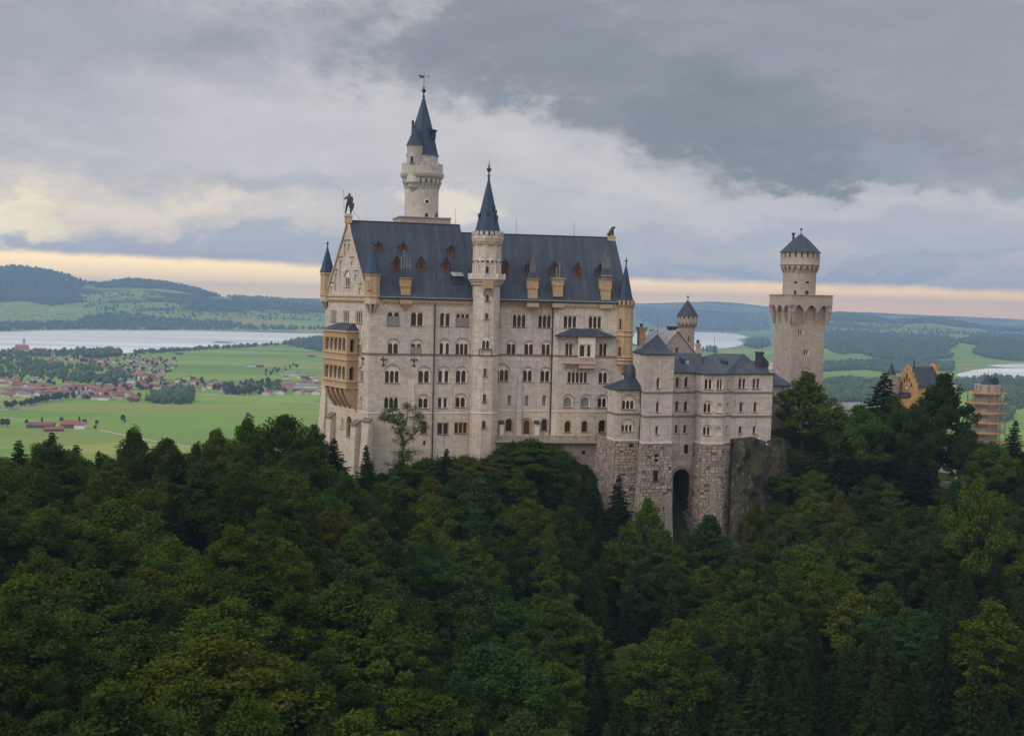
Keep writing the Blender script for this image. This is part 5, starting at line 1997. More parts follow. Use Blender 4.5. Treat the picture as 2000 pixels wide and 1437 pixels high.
def build_gatehouse():
    a, b = xy(1749.5, 760, 402), xy(1792.5, 760, 397)
    f = Frame.two(a, b)
    z0 = EYE - 62
    root = thing('gatehouse', 'ochre gatehouse with stepped gable and a clock above the trees', 'house', (a.x, a.y, z0))
    zz = lambda y: f.at(1771, y)[1]
    uL, uR = f.at(1769, 720)[0], f.at(1778, 720)[0]
    n = 4
    out = [(0, z0), (f.L, z0)]
    zS, zT = zz(752), zz(713)
    for i in range(n):
        u = f.L + (uR - f.L) * i / n
        zc = zS + (zT - zS) * (i + .6) / n
        out += [(u, zc), (f.L + (uR - f.L) * (i + 1) / n, zc)] if i < n else []
    out += [(uR, zT), (uL, zT)]
    for i in reversed(range(n)):
        zc = zS + (zT - zS) * (i + .6) / n
        out += [(uL * (i + 1) / n, zc), (uL * i / n, zc)]
    for x0, y0, x1, y1 in ((1769.5, 729, 1772.3, 745), (1765, 737, 1767, 748), (1775, 738, 1777, 747), (1759.5, 746, 1761.5, 762), (1778.5, 748, 1780.5, 756)):
        window(root, f, x0, y0, x1, y1, n=1, sill=False, mat=OCHRE, margin=.08)
    GO = ashlar('orange_ochre_brick', (.50, .31, .13), (.41, .25, .105), (.33, .20, .1), .9, .3, .4, .4)
    wall(root, f, out, GO, 'stepped_gable')
    u, zc = f.at(1771.5, 757.3)
    cir = lambda r: [(u + r * math.cos(t), zc + r * math.sin(t)) for t in [2 * math.pi * i / 20 for i in range(20)]]
    g = MB()
    g.band(f, cir(.72), -.2, .05)
    g.holed(f, cir(.72), [cir(.56)], -.2)
    ck = g.build('clock', DARKMETAL, root)
    g = MB()
    g.face([f.P(x, y, -.16) for x, y in cir(.57)])
    g.build('clock_face', flat_mat('white_dial', (.75, .73, .70), .6, .05), ck)
    g = MB()
    g.box(f, u - .05, u + .05, zc, zc + .42, -.2, -.18)
    g.box(f, u, u + .28, zc - .05, zc + .05, -.215, -.205)
    g.build('clock_hands', DARKMETAL, ck)
    # roof running back to a second stepped gable
    bkd = (xy(1838, 720, 421) - f.P((uL + uR) / 2, 0)).normalized()
    Ln = 21.0
    um = (uL + uR) / 2
    zr = zz(717.5)
    g = MB()
    e0, e1 = f.P(f.L + .3, zS - .5), f.P(-.3, zS - .5)
    r0_ = f.P(um, zr)
    for e in (e0, e1):
        q = [e, e + bkd * Ln, r0_ + bkd * Ln, r0_]
        g.hexa([v - ZUP * .3 for v in q] + q)
    g.build('roof', LEAD, root)
    g = MB()
    g.add([f.P(a_, b_) + bkd * Ln for a_, b_ in out] + [f.P(a_, b_) + bkd * (Ln + 1) for a_, b_ in out], [], 0)
    N = len(out)
    base = len(g.v) - 2 * N
    tri = tessellate_polygon([[Vector((a_, b_, 0)) for a_, b_ in out]])
    for t in tri:
        g.f.append(tuple(base + i for i in t)); g.mi.append(0)
        g.f.append(tuple(base + N + i for i in t)); g.mi.append(0)
    for i in range(N):
        g.f.append((base + i, base + (i + 1) % N, base + N + (i + 1) % N, base + N + i)); g.mi.append(0)
    g.build('stepped_gable', GO, root)
    g = MB()
    for u_ in (0.0, f.L):
        p = f.P(u_, z0)
        g.face([p, p + bkd * Ln, p + bkd * Ln + ZUP * (zS - .8 - z0), p + ZUP * (zS - .8 - z0)])
    g.build('side_wall', GO, root)
    g = MB()
    p = r0_ + bkd * 5
    g.tube(p, p + ZUP * 2.2, .3, .22, 8)
    g.tube(p + ZUP * 2.2, p + ZUP * 3.4, .06, .03, 6)
    g.build('vent_pipe', DARKMETAL, root)
    # lean-to roof in front and the lower front wall
    g = MB()
    u0_, u1_ = f.at(1757, 775)[0], f.at(1779, 775)[0]
    g.hexa([f.P(u0_, zz(776), -3), f.P(u1_, zz(776), -3), f.P(u1_, zz(776), 0), f.P(u0_, zz(776), 0), f.P(u0_, zz(775), -3), f.P(u1_, zz(775), -3), f.P(u1_, zz(766), 0), f.P(u0_, zz(766), 0)])
    g.build('porch_roof', LEAD, root)
    g = MB()
    g.box(f, f.at(1735, 790)[0], f.at(1790, 790)[0], z0, zz(776.5), -2.6, -.1)
    g.build('porch_wall', GO, root)
    # lower stone front with arched opening, seen between the trees
    p, q = xy(1830, 895, 372), xy(1868, 895, 374)
    f3 = Frame.two(p, q)
    zf = lambda y: f3.at(1848, y)[1]
    window(root, f3, 1836, 889, 1841.5, 908, n=1, mat=LIME)
    window(root, f3, 1849, 889, 1854, 906, n=1, mat=LIME)
    wall(root, f3, [(0, zf(935)), (f3.L, zf(935)), (f3.L, zf(876)), (0, zf(876))], LIME, 'lower_front')


build_gatehouse()


def gate_turret(px, depth, rpx, ys, label, hut=False):
    c = xy(px, 770, depth)
    s = depth / FPX
    r = rpx * s
    z = lambda y: pix(px, y, depth).z
    root = thing('gate_turret', label, 'tower', (c.x, c.y, z(ys[4])))
    m = LIME_TOWER
    g = MB()
    g.lathe(c.x, c.y, [(r * .92, z(ys[4])), (r * .92, z(ys[1]))], 28)
    g.build('shaft', m, root, 40)
    g = MB()
    corbel_ring(g, c.x, c.y, r * .92, r * 1.02, z(ys[3]), z(ys[3] - (ys[3] - ys[2]) * .6), 14)
    zc = z(ys[3] - (ys[3] - ys[2]) * .6)
    g.lathe(c.x, c.y, [(r * 1.02, zc), (r * 1.02, z(ys[2])), (r * 1.02 - .5, z(ys[2])), (r * 1.02 - .5, zc)], 28)
    merlons(g, c.x, c.y, r * 1.02, z(ys[2]), z(ys[1]), 12, .5, .6)
    g.build('battlement', m, root, 40)
    g = MB()
    rr = r * .62
    g.lathe(c.x, c.y, [(rr * .95, z(ys[2] + 4)), (rr * .95, z(ys[1] + 2)), (rr, z(ys[1] + 1)), (.1, z(ys[0]))], 10)
    ro = g.build('cone_roof', LEAD, root)
    g = MB()
    g.tube((c.x, c.y, z(ys[0])), (c.x, c.y, z(ys[0] - 11)), .06, .04, 5)
    g.build('finial', DARKMETAL, root)
    if hut:
        p = xy(px + 13, 745, depth - 1)
        f = Frame.yaw(p, 12)
        g = MB()
        zz0, zz1 = z(ys[2] + 1), z(742)
        N = 8
        prof = [(-1.4, zz0), (1.4, zz0)] + [(1.4 * math.cos(math.pi * i / N), zz1 + 1.0 * math.sin(math.pi * i / N)) for i in range(N + 1)]
        g.prism([f.P(a, b, -.6) for a, b in prof], [f.P(a, b, 2.2) for a, b in prof])
        g.build('roof_hut', LEAD, root)
    for k in range(2):
        fx = px + (-6 if k == 0 else 5)
        f = cyl_frame(c.x, c.y, r * .92, fx, 775)
        window(root, f, fx - 1, ys[3] + 6, fx + 1, ys[3] + 13, n=1, cut=False, mat=m, sill=False)
    return root, c, r


gate_turret(1739.5, 400, 15.5, (709.5, 732, 741, 768, 830), 'small battlemented stone turret with dark cone beside the stepped gable')
_, gc, gr = gate_turret(1928, 386, 24.5, (730, 751, 761, 775, 930), 'round battlemented gate tower wrapped in orange scaffolding', True)


def build_scaffold(c, r, px, depth):
    z = lambda y: pix(px, y, depth).z
    root = thing('scaffolding', 'scaffolding with orange decks and grey poles around the gate tower', 'scaffolding', (c.x, c.y, z(930)))
    ORANGE = flat_mat('orange_deck_board', (.50, .255, .07), .75, .25, .9)
    POLE = flat_mat('grey_blue_pole', (.16, .20, .23), .5, .15, 1.0, .3, .5)
    n = 10
    ro, ri = r * 1.52, r * 1.12
    pt = lambda a, q: Vector((c.x + q * math.cos(a), c.y + q * math.sin(a), 0))
    levels = (767.5, 786.5, 805.5, 824.5, 844, 864, 884, 904)
    for y in levels:
        g = MB()
        zc = z(y)
        for i in range(n):
            a0, a1 = 2 * math.pi * i / n, 2 * math.pi * (i + 1) / n
            g.hexa([pt(a0, ro) + ZUP * zc, pt(a1, ro) + ZUP * zc, pt(a1, ri) + ZUP * zc, pt(a0, ri) + ZUP * zc,
                    pt(a0, ro) + ZUP * (zc + .4), pt(a1, ro) + ZUP * (zc + .4), pt(a1, ri) + ZUP * (zc + .1), pt(a0, ri) + ZUP * (zc + .1)])
        g.build('deck', ORANGE, root)
        g = MB()
        for h in (.65, 1.15):
            for i in range(n):
                a0, a1 = 2 * math.pi * i / n, 2 * math.pi * (i + 1) / n
                g.tube(pt(a0, ro) + ZUP * (zc + h), pt(a1, ro) + ZUP * (zc + h), .05, .05, 4)
        g.build('guard_rail', POLE, root)
    for i in range(n):
        a = 2 * math.pi * i / n
        for q in (ro, ri):
            g = MB()
            g.tube(pt(a, q) + ZUP * z(930), pt(a, q) + ZUP * z(751), .07, .07, 5)
            g.build('pole', POLE, root)
    g = MB()
    for i in range(0, n, 2):
        a0, a1 = 2 * math.pi * i / n, 2 * math.pi * (i + 1) / n
        for k in range(len(levels) - 1):
            g.tube(pt(a0, ro) + ZUP * z(levels[k + 1]), pt(a1, ro) + ZUP * z(levels[k]), .05, .05, 4)
    g.build('brace', POLE, root)
    # net-like loading bay on the left
    f = Frame.yaw(pt(math.pi * 1.15, ro), 10)
    g = MB()
    g.box(f, -2.2, 0.3, z(806), z(805), -.5, 1.5)
    g.build('loading_deck', ORANGE, root)


build_scaffold(gc, gr, 1928, 386)


# ================================================================= STATUES
def skin_mesh(name, joints, edges, mat, parent=None, sub=1):
    """one continuous body grown round a skeleton: joints (point, radius)"""
    me = bpy.data.meshes.new(name)
    off = parent.location if parent is not None else Vector((0, 0, 0))
    me.from_pydata([tuple(Vector(p) - off) for p, _ in joints], edges, [])
    o = bpy.data.objects.new(name, me)
    COL.objects.link(o)
    o.parent = parent
    sk = o.modifiers.new('skin', 'SKIN')
    sv = me.skin_vertices[0].data
    for v, (_, r) in zip(sv, joints):
        v.radius = (r, r)
    sv[0].use_root = True
    ss = o.modifiers.new('subsurf', 'SUBSURF')
    ss.levels = ss.render_levels = sub
    me.materials.append(mat)
    return o


def build_statues():
    W2, A = G['W2'], G['A']
    D = (W2.y + A.y) / 2
    p = pix(680.5, 431, D)
    z = lambda y: pix(681, y, D).z
    root = thing('knight_statue', 'dark bronze knight statue with lance and shield on the left gable top', 'statue', (p.x, p.y, z(432)))
    f = Frame.yaw(p, 5)
    c = f.at(680.5, 425)[0]
    g = MB()
    g.box(f, c - 1.0, c + 1.0, z(436), z(424), -.9, .9)
    g.box(f, c - 1.2, c + 1.2, z(424), z(421.5), -1.1, 1.1)
    g.box(f, c - .85, c + .85, z(421.5), z(418), -.8, .8)
    g.build('pedestal', FRIEZE, root)
    H = z(376.5) - z(418)
    b = z(418)
    P = lambda u, h, q=0.0: f.P(c + u * H, b + h * H, q * H)
    J = [(P(.02, .52), .085 * H), (P(.02, .66), .10 * H), (P(.03, .78), .115 * H), (P(.03, .86), .045 * H), (P(.03, .93), .07 * H), (P(.03, .985), .05 * H),
         (P(-.06, .48), .075 * H), (P(-.10, .27), .055 * H), (P(-.13, .04), .04 * H), (P(-.18, .015), .035 * H),
         (P(.09, .48), .075 * H), (P(.10, .27), .055 * H), (P(.11, .04), .045 * H), (P(.10, .015, -.06), .035 * H),
         (P(-.10, .79), .06 * H), (P(-.17, .68), .04 * H), (P(-.21, .76), .032 * H),
         (P(.15, .78), .06 * H), (P(.18, .64), .042 * H), (P(.15, .52), .035 * H)]
    E = [(0, 1), (1, 2), (2, 3), (3, 4), (4, 5), (0, 6), (6, 7), (7, 8), (8, 9), (0, 10), (10, 11), (11, 12), (12, 13), (2, 14), (14, 15), (15, 16), (2, 17), (17, 18), (18, 19)]
    skin_mesh('body', J, E, BRONZE, root)
    g = MB()
    g.tube(P(-.20, .0, -.02), P(-.245, 1.06, -.02), .05, .05, 6)
    g.tube(P(-.243, 1.02, -.02), P(-.247, 1.12, -.02), .16, .02, 6)
    g.build('lance', BRONZE, root)
    out = [(.02, .50), (.26, .52), (.27, .36), (.22, .20), (.14, .06), (.07, .20), (.02, .36)]
    g = MB()
    g.prism([P(a, h, -.10) for a, h in out], [P(a, h, -.14) for a, h in out])
    g.build('shield', BRONZE, root)
    g = MB()
    g.tube(P(.2, .12, .05), pix(703, 428.5, D + 4), .05, .05, 5)
    g.build('stay_rod', DARKMETAL, root)

    RB2 = G['RB2']
    D = RB2.y
    z = lambda y: pix(1194, y, D).z
    p = pix(1194, 466, D)
    root = thing('lion_statue', 'dark seated lion statue on the right end of the palace ridge', 'statue', (p.x, p.y, z(470)))
    f = Frame.yaw(p, 5)
    c = f.at(1193.5, 465)[0]
    g = MB()
    g.box(f, c - 1.15, c + 1.25, z(471), z(464), -.9, .9)
    g.box(f, c - 1.3, c + 1.4, z(464), z(461.5), -1.0, 1.0)
    g.build('pedestal', FRIEZE, root)
    b = z(461.5)
    H = z(441.5) - b
    P = lambda u, h, q=0.0: f.P(c + u * H, b + h * H, q * H)
    J = [(P(-.22, .22), .19 * H), (P(-.10, .42), .19 * H), (P(.05, .62), .20 * H), (P(.14, .78), .20 * H), (P(.22, .88), .16 * H), (P(.36, .84), .09 * H), (P(.41, .82), .06 * H),
         (P(.16, .50, -.10), .085 * H), (P(.20, .25, -.11), .06 * H), (P(.20, .04, -.11), .055 * H), (P(.28, .03, -.11), .05 * H),
         (P(.12, .50, .10), .085 * H), (P(.13, .25, .11), .06 * H), (P(.13, .04, .11), .055 * H), (P(.21, .03, .11), .05 * H),
         (P(-.10, .20, -.16), .12 * H), (P(-.22, .06, -.17), .07 * H), (P(.02, .04, -.17), .06 * H),
         (P(-.12, .20, .16), .12 * H), (P(-.24, .06, .17), .07 * H), (P(.0, .04, .17), .06 * H),
         (P(-.36, .10), .05 * H), (P(-.42, .28), .035 * H)]
    E = [(0, 1), (1, 2), (2, 3), (3, 4), (4, 5), (5, 6), (2, 7), (7, 8), (8, 9), (9, 10), (2, 11), (11, 12), (12, 13), (13, 14), (0, 15), (15, 16), (16, 17), (0, 18), (18, 19), (19, 20), (0, 21), (21, 22)]
    skin_mesh('body', J, E, BRONZE, root)


build_statues()

# ================================================================= LAND: castle hill
# surveyed ground points: photo column, row, distance, and how far the ground lies below that sight line
GROUND = [
    (0, 900, 255, 15), (150, 885, 258, 16), (300, 885, 260, 15), (450, 870, 265, 15), (560, 860, 275, 15), (620, 900, 290, 9),
    (0, 1000, 205, 15), (300, 1000, 210, 15), (600, 1000, 218, 14), (0, 1200, 155, 15), (350, 1200, 155, 15), (650, 1200, 168, 15),
    (0, 1437, 118, 15), (400, 1437, 118, 15), (750, 1437, 138, 15), (0, 1700, 85, 15), (800, 1750, 95, 15),
    (-300, 900, 245, 15), (-300, 1437, 110, 15),
    (690, 940, 316, 1), (740, 938, 317, 1), (850, 906, 320, 1), (930, 912, 321, 1), (1000, 875, 321, 1), (1050, 868, 320, 1), (1095, 900, 318, 2), (1130, 950, 318, 3),
    (1180, 985, 312, 8), (1240, 1030, 305, 10), (1330, 1085, 312, 4), (1420, 1090, 308, 6), (1350, 1100, 290, 8),
    (760, 990, 290, 9), (900, 990, 290, 8), (1030, 960, 297, 6), (900, 1060, 262, 13), (1050, 1080, 262, 13), (1200, 1090, 270, 14), (900, 1250, 205, 14), (1150, 1250, 215, 14),
    (1000, 1437, 158, 14), (1250, 1437, 170, 14), (1300, 1180, 245, 14), (1000, 1750, 105, 15),
    (1480, 880, 331, 2), (1520, 885, 334, 2), (1500, 1000, 318, 4), (1560, 835, 342, 1), (1620, 850, 345, 8), (1700, 860, 350, 9), (1780, 870, 350, 10), (1850, 930, 345, 1), (1900, 930, 350, 6), (1980, 905, 345, 10),
    (1600, 980, 300, 13), (1750, 980, 300, 14), (1850, 960, 310, 9), (1950, 990, 290, 14), (1500, 1150, 262, 13), (1700, 1150, 250, 14), (1950, 1150, 230, 14),
    (1500, 1437, 178, 14), (1750, 1437, 170, 14), (2000, 1437, 160, 14), (1700, 1750, 115, 15), (2300, 950, 320, 14), (2300, 1437, 155, 14), (2300, 1150, 225, 14),
    # courtyard level behind, then the fall to the plain on every far side
    (900, 850, 345, 0), (1200, 850, 350, 0), (1500, 850, 360, 0), (1600, 835, 380, 2), (1750, 850, 400, 4), (1930, 900, 390, 2),
    (660, 900, 345, 8),
]
FALL = [(-160, 320, 118), (-60, 400, 110), (40, 440, 120), (140, 470, 120), (230, 440, 120), (-90, 300, 138), (-160, 280, 130), (-30, 380, 138),
        (-250, 340, 70), (-120, 430, 50), (30, 520, 40), (200, 540, 40), (330, 430, 60), (-260, 250, 120), (300, 330, 110), (280, 200, 130), (-240, 120, 130), (230, 80, 130),
        (-200, 480, 0), (0, 600, 0), (240, 640, 0), (420, 520, 0), (-380, 380, 10), (-400, 200, 60), (420, 250, 60), (0, 30, 105), (-100, 20, 112), (100, 20, 112), (0, -60, 112)]
gp = []
for px, py, dp, dn in GROUND:
    v = pix(px, py, dp)
    gp.append((v.x, v.y, v.z - dn))
gp += FALL
gp = np.array(gp, dtype=float)


class TPS:
    def __init__(self, pts, lam=2.0):
        self.x = pts[:, :2] / 100.0
        n = len(pts)
        K = self.k(self.x, self.x) + lam * 1e-3 * np.eye(n)
        P = np.hstack([np.ones((n, 1)), self.x])
        M = np.zeros((n + 3, n + 3))
        M[:n, :n] = K
        M[:n, n:] = P
        M[n:, :n] = P.T
        self.w = np.linalg.solve(M, np.concatenate([pts[:, 2], np.zeros(3)]))

    @staticmethod
    def k(a, b):
        d2 = ((a[:, None, :] - b[None, :, :]) ** 2).sum(-1)
        return 0.5 * d2 * np.log(np.maximum(d2, 1e-12))

    def __call__(self, x, y):
        q = np.stack([np.ravel(x), np.ravel(y)], 1) / 100.0
        n = len(self.x)
        return self.k(q, self.x) @ self.w[:n] + self.w[n] + q @ self.w[n + 1:]


tps = TPS(gp)
_rng = np.random.RandomState(5)


_VT = {}


def vnoise(x, y, s, seed):
    """smooth value noise on a lattice of pitch s"""
    if seed not in _VT:
        _VT[seed] = np.random.RandomState(seed).rand(257, 257) * 2 - 1
    T = _VT[seed]
    X, Y = np.asarray(x) / s + 1000.5, np.asarray(y) / s + 1000.5
    i, j = np.floor(X).astype(int), np.floor(Y).astype(int)
    fx, fy = X - i, Y - j
    fx, fy = fx * fx * (3 - 2 * fx), fy * fy * (3 - 2 * fy)
    a, b = T[i % 257, j % 257], T[(i + 1) % 257, j % 257]
    c, d = T[i % 257, (j + 1) % 257], T[(i + 1) % 257, (j + 1) % 257]
    return (a * (1 - fx) + b * fx) * (1 - fy) + (c * (1 - fx) + d * fx) * fy


def ground_z(x, y):
    z = tps(x, y)
    x, y = np.ravel(x), np.ravel(y)
    # fade to below the plain towards the rim
    e = np.maximum.reduce([(np.abs(x - 20) - 330) / 120, (y - 520) / 150, np.zeros_like(x)])
    z = z - np.clip(e, 0, 1) ** 2 * 260
    z = np.clip(z, -6, 186)
    return z + vnoise(x, y, 9, 1) * .5 + vnoise(x, y, 3.5, 2) * .25


def grid_mesh(name, xs, ys, zf, mat):
    X, Y = np.meshgrid(xs, ys)
    Z = zf(X.ravel(), Y.ravel())
    n, m = len(xs), len(ys)
    v = np.stack([X.ravel(), Y.ravel(), Z], 1)
    i = np.arange(n * m).reshape(m, n)
    f = np.stack([i[:-1, :-1], i[:-1, 1:], i[1:, 1:], i[1:, :-1]], -1).reshape(-1, 4)
    me = bpy.data.meshes.new(name)
    me.from_pydata(v.tolist(), [], f.tolist())
    me.polygons.foreach_set('use_smooth', [True] * len(me.polygons))
    me.materials.append(mat)
    o = bpy.data.objects.new(name, me)
    COL.objects.link(o)
    return o


def soil_fn(t, b):
    ob = t.tc('Object')
    f, _ = t.noise(ob, .12, 6, .65)
    f2, _ = t.noise(ob, .9, 5, .7)
    geo = t.n.new('ShaderNodeNewGeometry')
    sx = t.n.new('ShaderNodeSeparateXYZ')
    t.l.new(geo.outputs['Normal'], sx.inputs[0])
    steep = t.ss(t.m('ADD', sx.outputs[2], t.m('MULTIPLY', t.m('SUBTRACT', f2, .5), .5)), .62, .38)
    g = t.mix(t.ss(f, .35, .65), (.020, .035, .010), (.034, .045, .014))
    g = t.mix(t.ss(f2, .5, .8), g, (.040, .032, .020))
    rk = t.mix(f2, (.10, .085, .07), (.26, .23, .20))
    t.l.new(t.mix(steep, g, rk), b.inputs['Base Color'])
    bump(t, b, f2, .6, .5)


SOIL = material('forest_floor', soil_fn, .95, .1)
kind(grid_mesh('castle_hill', np.arange(-430, 471, 3.0), np.arange(-60, 671, 3.0), ground_z, SOIL), 'structure')


# ---------------------------------------------------------------- rock faces on the hill
def rock_fn(t, b):
    ob = t.tc('Object')
    f, _ = t.noise(t.mapv(ob, (1, 1, .35)), .35, 8, .65, .6)
    f2, _ = t.noise(ob, 1.4, 6, .7)
    f3, _ = t.noise(t.mapv(ob, (1, 1, .25)), .16, 4, .6)
    f4, _ = t.noise(t.mapv(ob, (1, 1, .4)), .8, 6, .6)
    rid = t.m('MULTIPLY', t.m('ABSOLUTE', t.m('SUBTRACT', f4, .5)), 2.2)
    c = t.ramp(t.m('SUBTRACT', t.m('ADD', t.m('ADD', t.m('MULTIPLY', f, .55), t.m('MULTIPLY', f2, .35)), t.m('MULTIPLY', rid, .5)), .12), [(.26, (.030, .027, .024)), (.44, (.105, .092, .080)), (.62, (.23, .205, .18))])
    c = t.mix(t.m('MULTIPLY', t.ss(f3, .5, .68), .6), c, (.028, .026, .024))
    geo = t.n.new('ShaderNodeNewGeometry')
    sx = t.n.new('ShaderNodeSeparateXYZ')
    t.l.new(geo.outputs['Normal'], sx.inputs[0])
    moss = t.m('MULTIPLY', t.ss(t.m('ADD', sx.outputs[2], t.m('MULTIPLY', f2, .35)), .55, .8), .85)
    t.l.new(t.mix(moss, c, (.045, .058, .016)), b.inputs['Base Color'])
    bump(t, b, t.m('ADD', t.m('ADD', f, f2), rid), 1.0, .8)


ROCK = material('grey_limestone_rock', rock_fn, .95, .1)


def rock_face(name, label, cols, rows, depth_fn, back=14):
    """a craggy cliff surveyed as a lattice of sight lines, closed behind"""
    g = MB()
    n, m = len(cols), len(rows)
    pts = []
    for r in rows:
        for c in cols:
            p = pix(c, r, depth_fn(c, r))
            k = float(vnoise(p.x + p.y * .3, p.z * .45, 5.2, 11)) * 3.0 + float(vnoise(p.x, p.z * .6, 2.0, 12)) * 1.8 + abs(float(vnoise(p.x, p.z, 1.0, 13))) * 1.1 + 1.2
            pts.append(p + Vector((0, -k, k * .25)))
    fs = [(j * n + i, j * n + i + 1, (j + 1) * n + i + 1, (j + 1) * n + i) for j in range(m - 1) for i in range(n - 1)]
    bk = Vector((0, back, 0))
    ring = [i for i in range(n)] + [j * n + n - 1 for j in range(1, m)] + [(m - 1) * n + i for i in range(n - 2, -1, -1)] + [j * n for j in range(m - 2, 0, -1)]
    N, b = len(ring), len(pts)
    pts += [pts[i] + bk for i in ring]
    fs += [(ring[i], ring[(i + 1) % N], b + (i + 1) % N, b + i) for i in range(N)]
    g.add(pts, fs)
    return tag(g.build(name, ROCK, None, 40), label, 'cliff')


rock_face('cliff', 'dark grey rock cliff with mossy ledges under the right end of the pale wing', list(range(1424, 1543, 4)), list(range(860, 1130, 5)),
          lambda c, r: 323 + abs(c - 1466) * .05 + max(0, (c - 1490)) * .2 - (r - 862) * .042)
rock_face('crag', 'pale yellowish rock crag beside the bushes under the terrace', list(range(1100, 1138, 4)), list(range(938, 1040, 5)),
          lambda c, r: 309 - (r - 938) * .05 + abs(c - 1118) * .16, 10)


def outcrop(label, px, py, dep, w, h, seed):
    """bedrock that breaks through the slope: it follows the ground and dips under it all round"""
    p = pix(px, py, dep)
    N = 26
    V, F = [], []
    for j in range(N + 1):
        for i in range(N + 1):
            a, b = i / N * 2 - 1, j / N * 2 - 1
            x, y = p.x + a * w, p.y + b * w
            V.append((x, y, a, b))
    A = np.array(V)
    z = ground_z(A[:, 0], A[:, 1])
    fall = np.sqrt(A[:, 2] ** 2 + A[:, 3] ** 2) + vnoise(A[:, 0], A[:, 1], 3, seed) * .3
    lift = h * np.clip(1.0 - fall, -.4, 1) + vnoise(A[:, 0], A[:, 1], 2.2, seed + 1) * 1.0 + np.abs(vnoise(A[:, 0], A[:, 1], 1.1, seed + 2)) * .8
    lift = np.where(np.maximum(np.abs(A[:, 2]), np.abs(A[:, 3])) > .97, -1.5, lift)
    g = MB()
    fs = [(j * (N + 1) + i, j * (N + 1) + i + 1, (j + 1) * (N + 1) + i + 1, (j + 1) * (N + 1) + i) for j in range(N) for i in range(N)]
    g.add([(A[k, 0], A[k, 1], z[k] + lift[k]) for k in range(len(A))], fs)
    tag(g.build('outcrop', ROCK, None, 40), label, 'rock')
    OUTCROPS.append((p.x, p.y, w))


OUTCROPS = []
outcrop('reddish bare rock on the middle slope below the tall dark arch', 1240, 1165, 243, 6.5, 4.5, 51)
outcrop('grey rock showing through the trees at the lower right', 1870, 1370, 178, 6, 3, 54)
outcrop('brownish rock band in the trees below the square tower', 1690, 1085, 268, 6, 3.5, 57)
outcrop('small pale rock at the foot of the palace corner', 690, 925, 311, 3.5, 3.5, 60)


# ================================================================= LAND: the valley, lakes and hills
def hz(px):
    """row of the eye-level horizon in photo column px"""
    return 718.5 - FPX * math.tan(PITCH) / math.cos(ROLL) * 1.0 + (px - 1000) * math.tan(ROLL)


def plane_pt(px, py, z=0.0):
    r = ray(px, py)
    t = (z - EYE) / r.z
    return CAM + r * t


# hill ranges: crest distance, run-up, run-out, and the crest line as photo points
RANGES = [
    (9300, 2300, 2500, [(-400, 505), (-150, 512), (0, 521), (45, 519), (90, 526), (130, 535), (150, 545), (170, 550), (195, 553), (215, 549), (250, 545), (285, 546), (320, 550), (350, 556), (380, 562), (400, 568), (425, 577), (440, 581), (470, 586), (560, 592), (680, 605)]),
    (7900, 750, 2500, [(-400, 600), (0, 598), (120, 596), (200, 592), (300, 590), (400, 598), (480, 606), (560, 618), (640, 630), (760, 640)]),
    (12500, 3500, 3000, [(380, 592), (430, 583), (455, 577), (470, 576), (490, 580), (510, 579), (530, 583), (560, 585), (620, 589), (760, 600)]),
    (17000, 4500, 3000, [(-500, 575), (300, 580), (620, 583), (900, 590), (1240, 592), (1300, 592), (1345, 590), (1390, 588), (1440, 591), (1480, 597), (1530, 603), (1620, 607.5), (1720, 611), (1850, 617), (2000, 624), (2500, 640)]),
    (10500, 2600, 2500, [(1490, 690), (1540, 640), (1600, 614), (1640, 613), (1680, 616), (1700, 621), (1740, 626), (1775, 622), (1830, 622), (1880, 630), (1920, 640), (1980, 644), (2100, 645), (2500, 640)]),
    (8300, 1500, 2000, [(1475, 720), (1510, 660), (1600, 640), (1720, 642), (1850, 650), (1950, 655), (2100, 650), (2500, 650)]),
    (6300, 900, 1500, [(1480, 690), (1600, 672), (1700, 668), (1800, 672), (1880, 664), (1950, 668), (2000, 672), (2300, 670)]),
]
_R = []
for crest, up, down, line in RANGES:
    xs = np.array([p[0] for p in line], float)
    zs = np.array([pix(px, py, crest).z for px, py in line])
    _R.append((crest, up, down, xs, zs))


def col_of(x, y):
    """photo column (at the horizon) of plan point"""
    return 1000 + FPX * (x / y) * math.cos(PITCH)


def valley_z(x, y):
    x, y = np.asarray(x, float), np.asarray(y, float)
    c = col_of(x, np.maximum(y, 1))
    z = np.zeros_like(x)
    for crest, up, down, xs, zs in _R:
        h = np.interp(c, xs, zs, left=-40, right=-40)
        h = h + vnoise(x, y, 420, 21) * 5 + vnoise(x, y, 160, 22) * 2.0
        t = np.where(y < crest, (y - (crest - up)) / up, 1 - (y - crest) / down)
        t = np.clip(t, 0, 1)
        t = t * t * (3 - 2 * t)
        z = np.maximum(z, h * t)
    return z


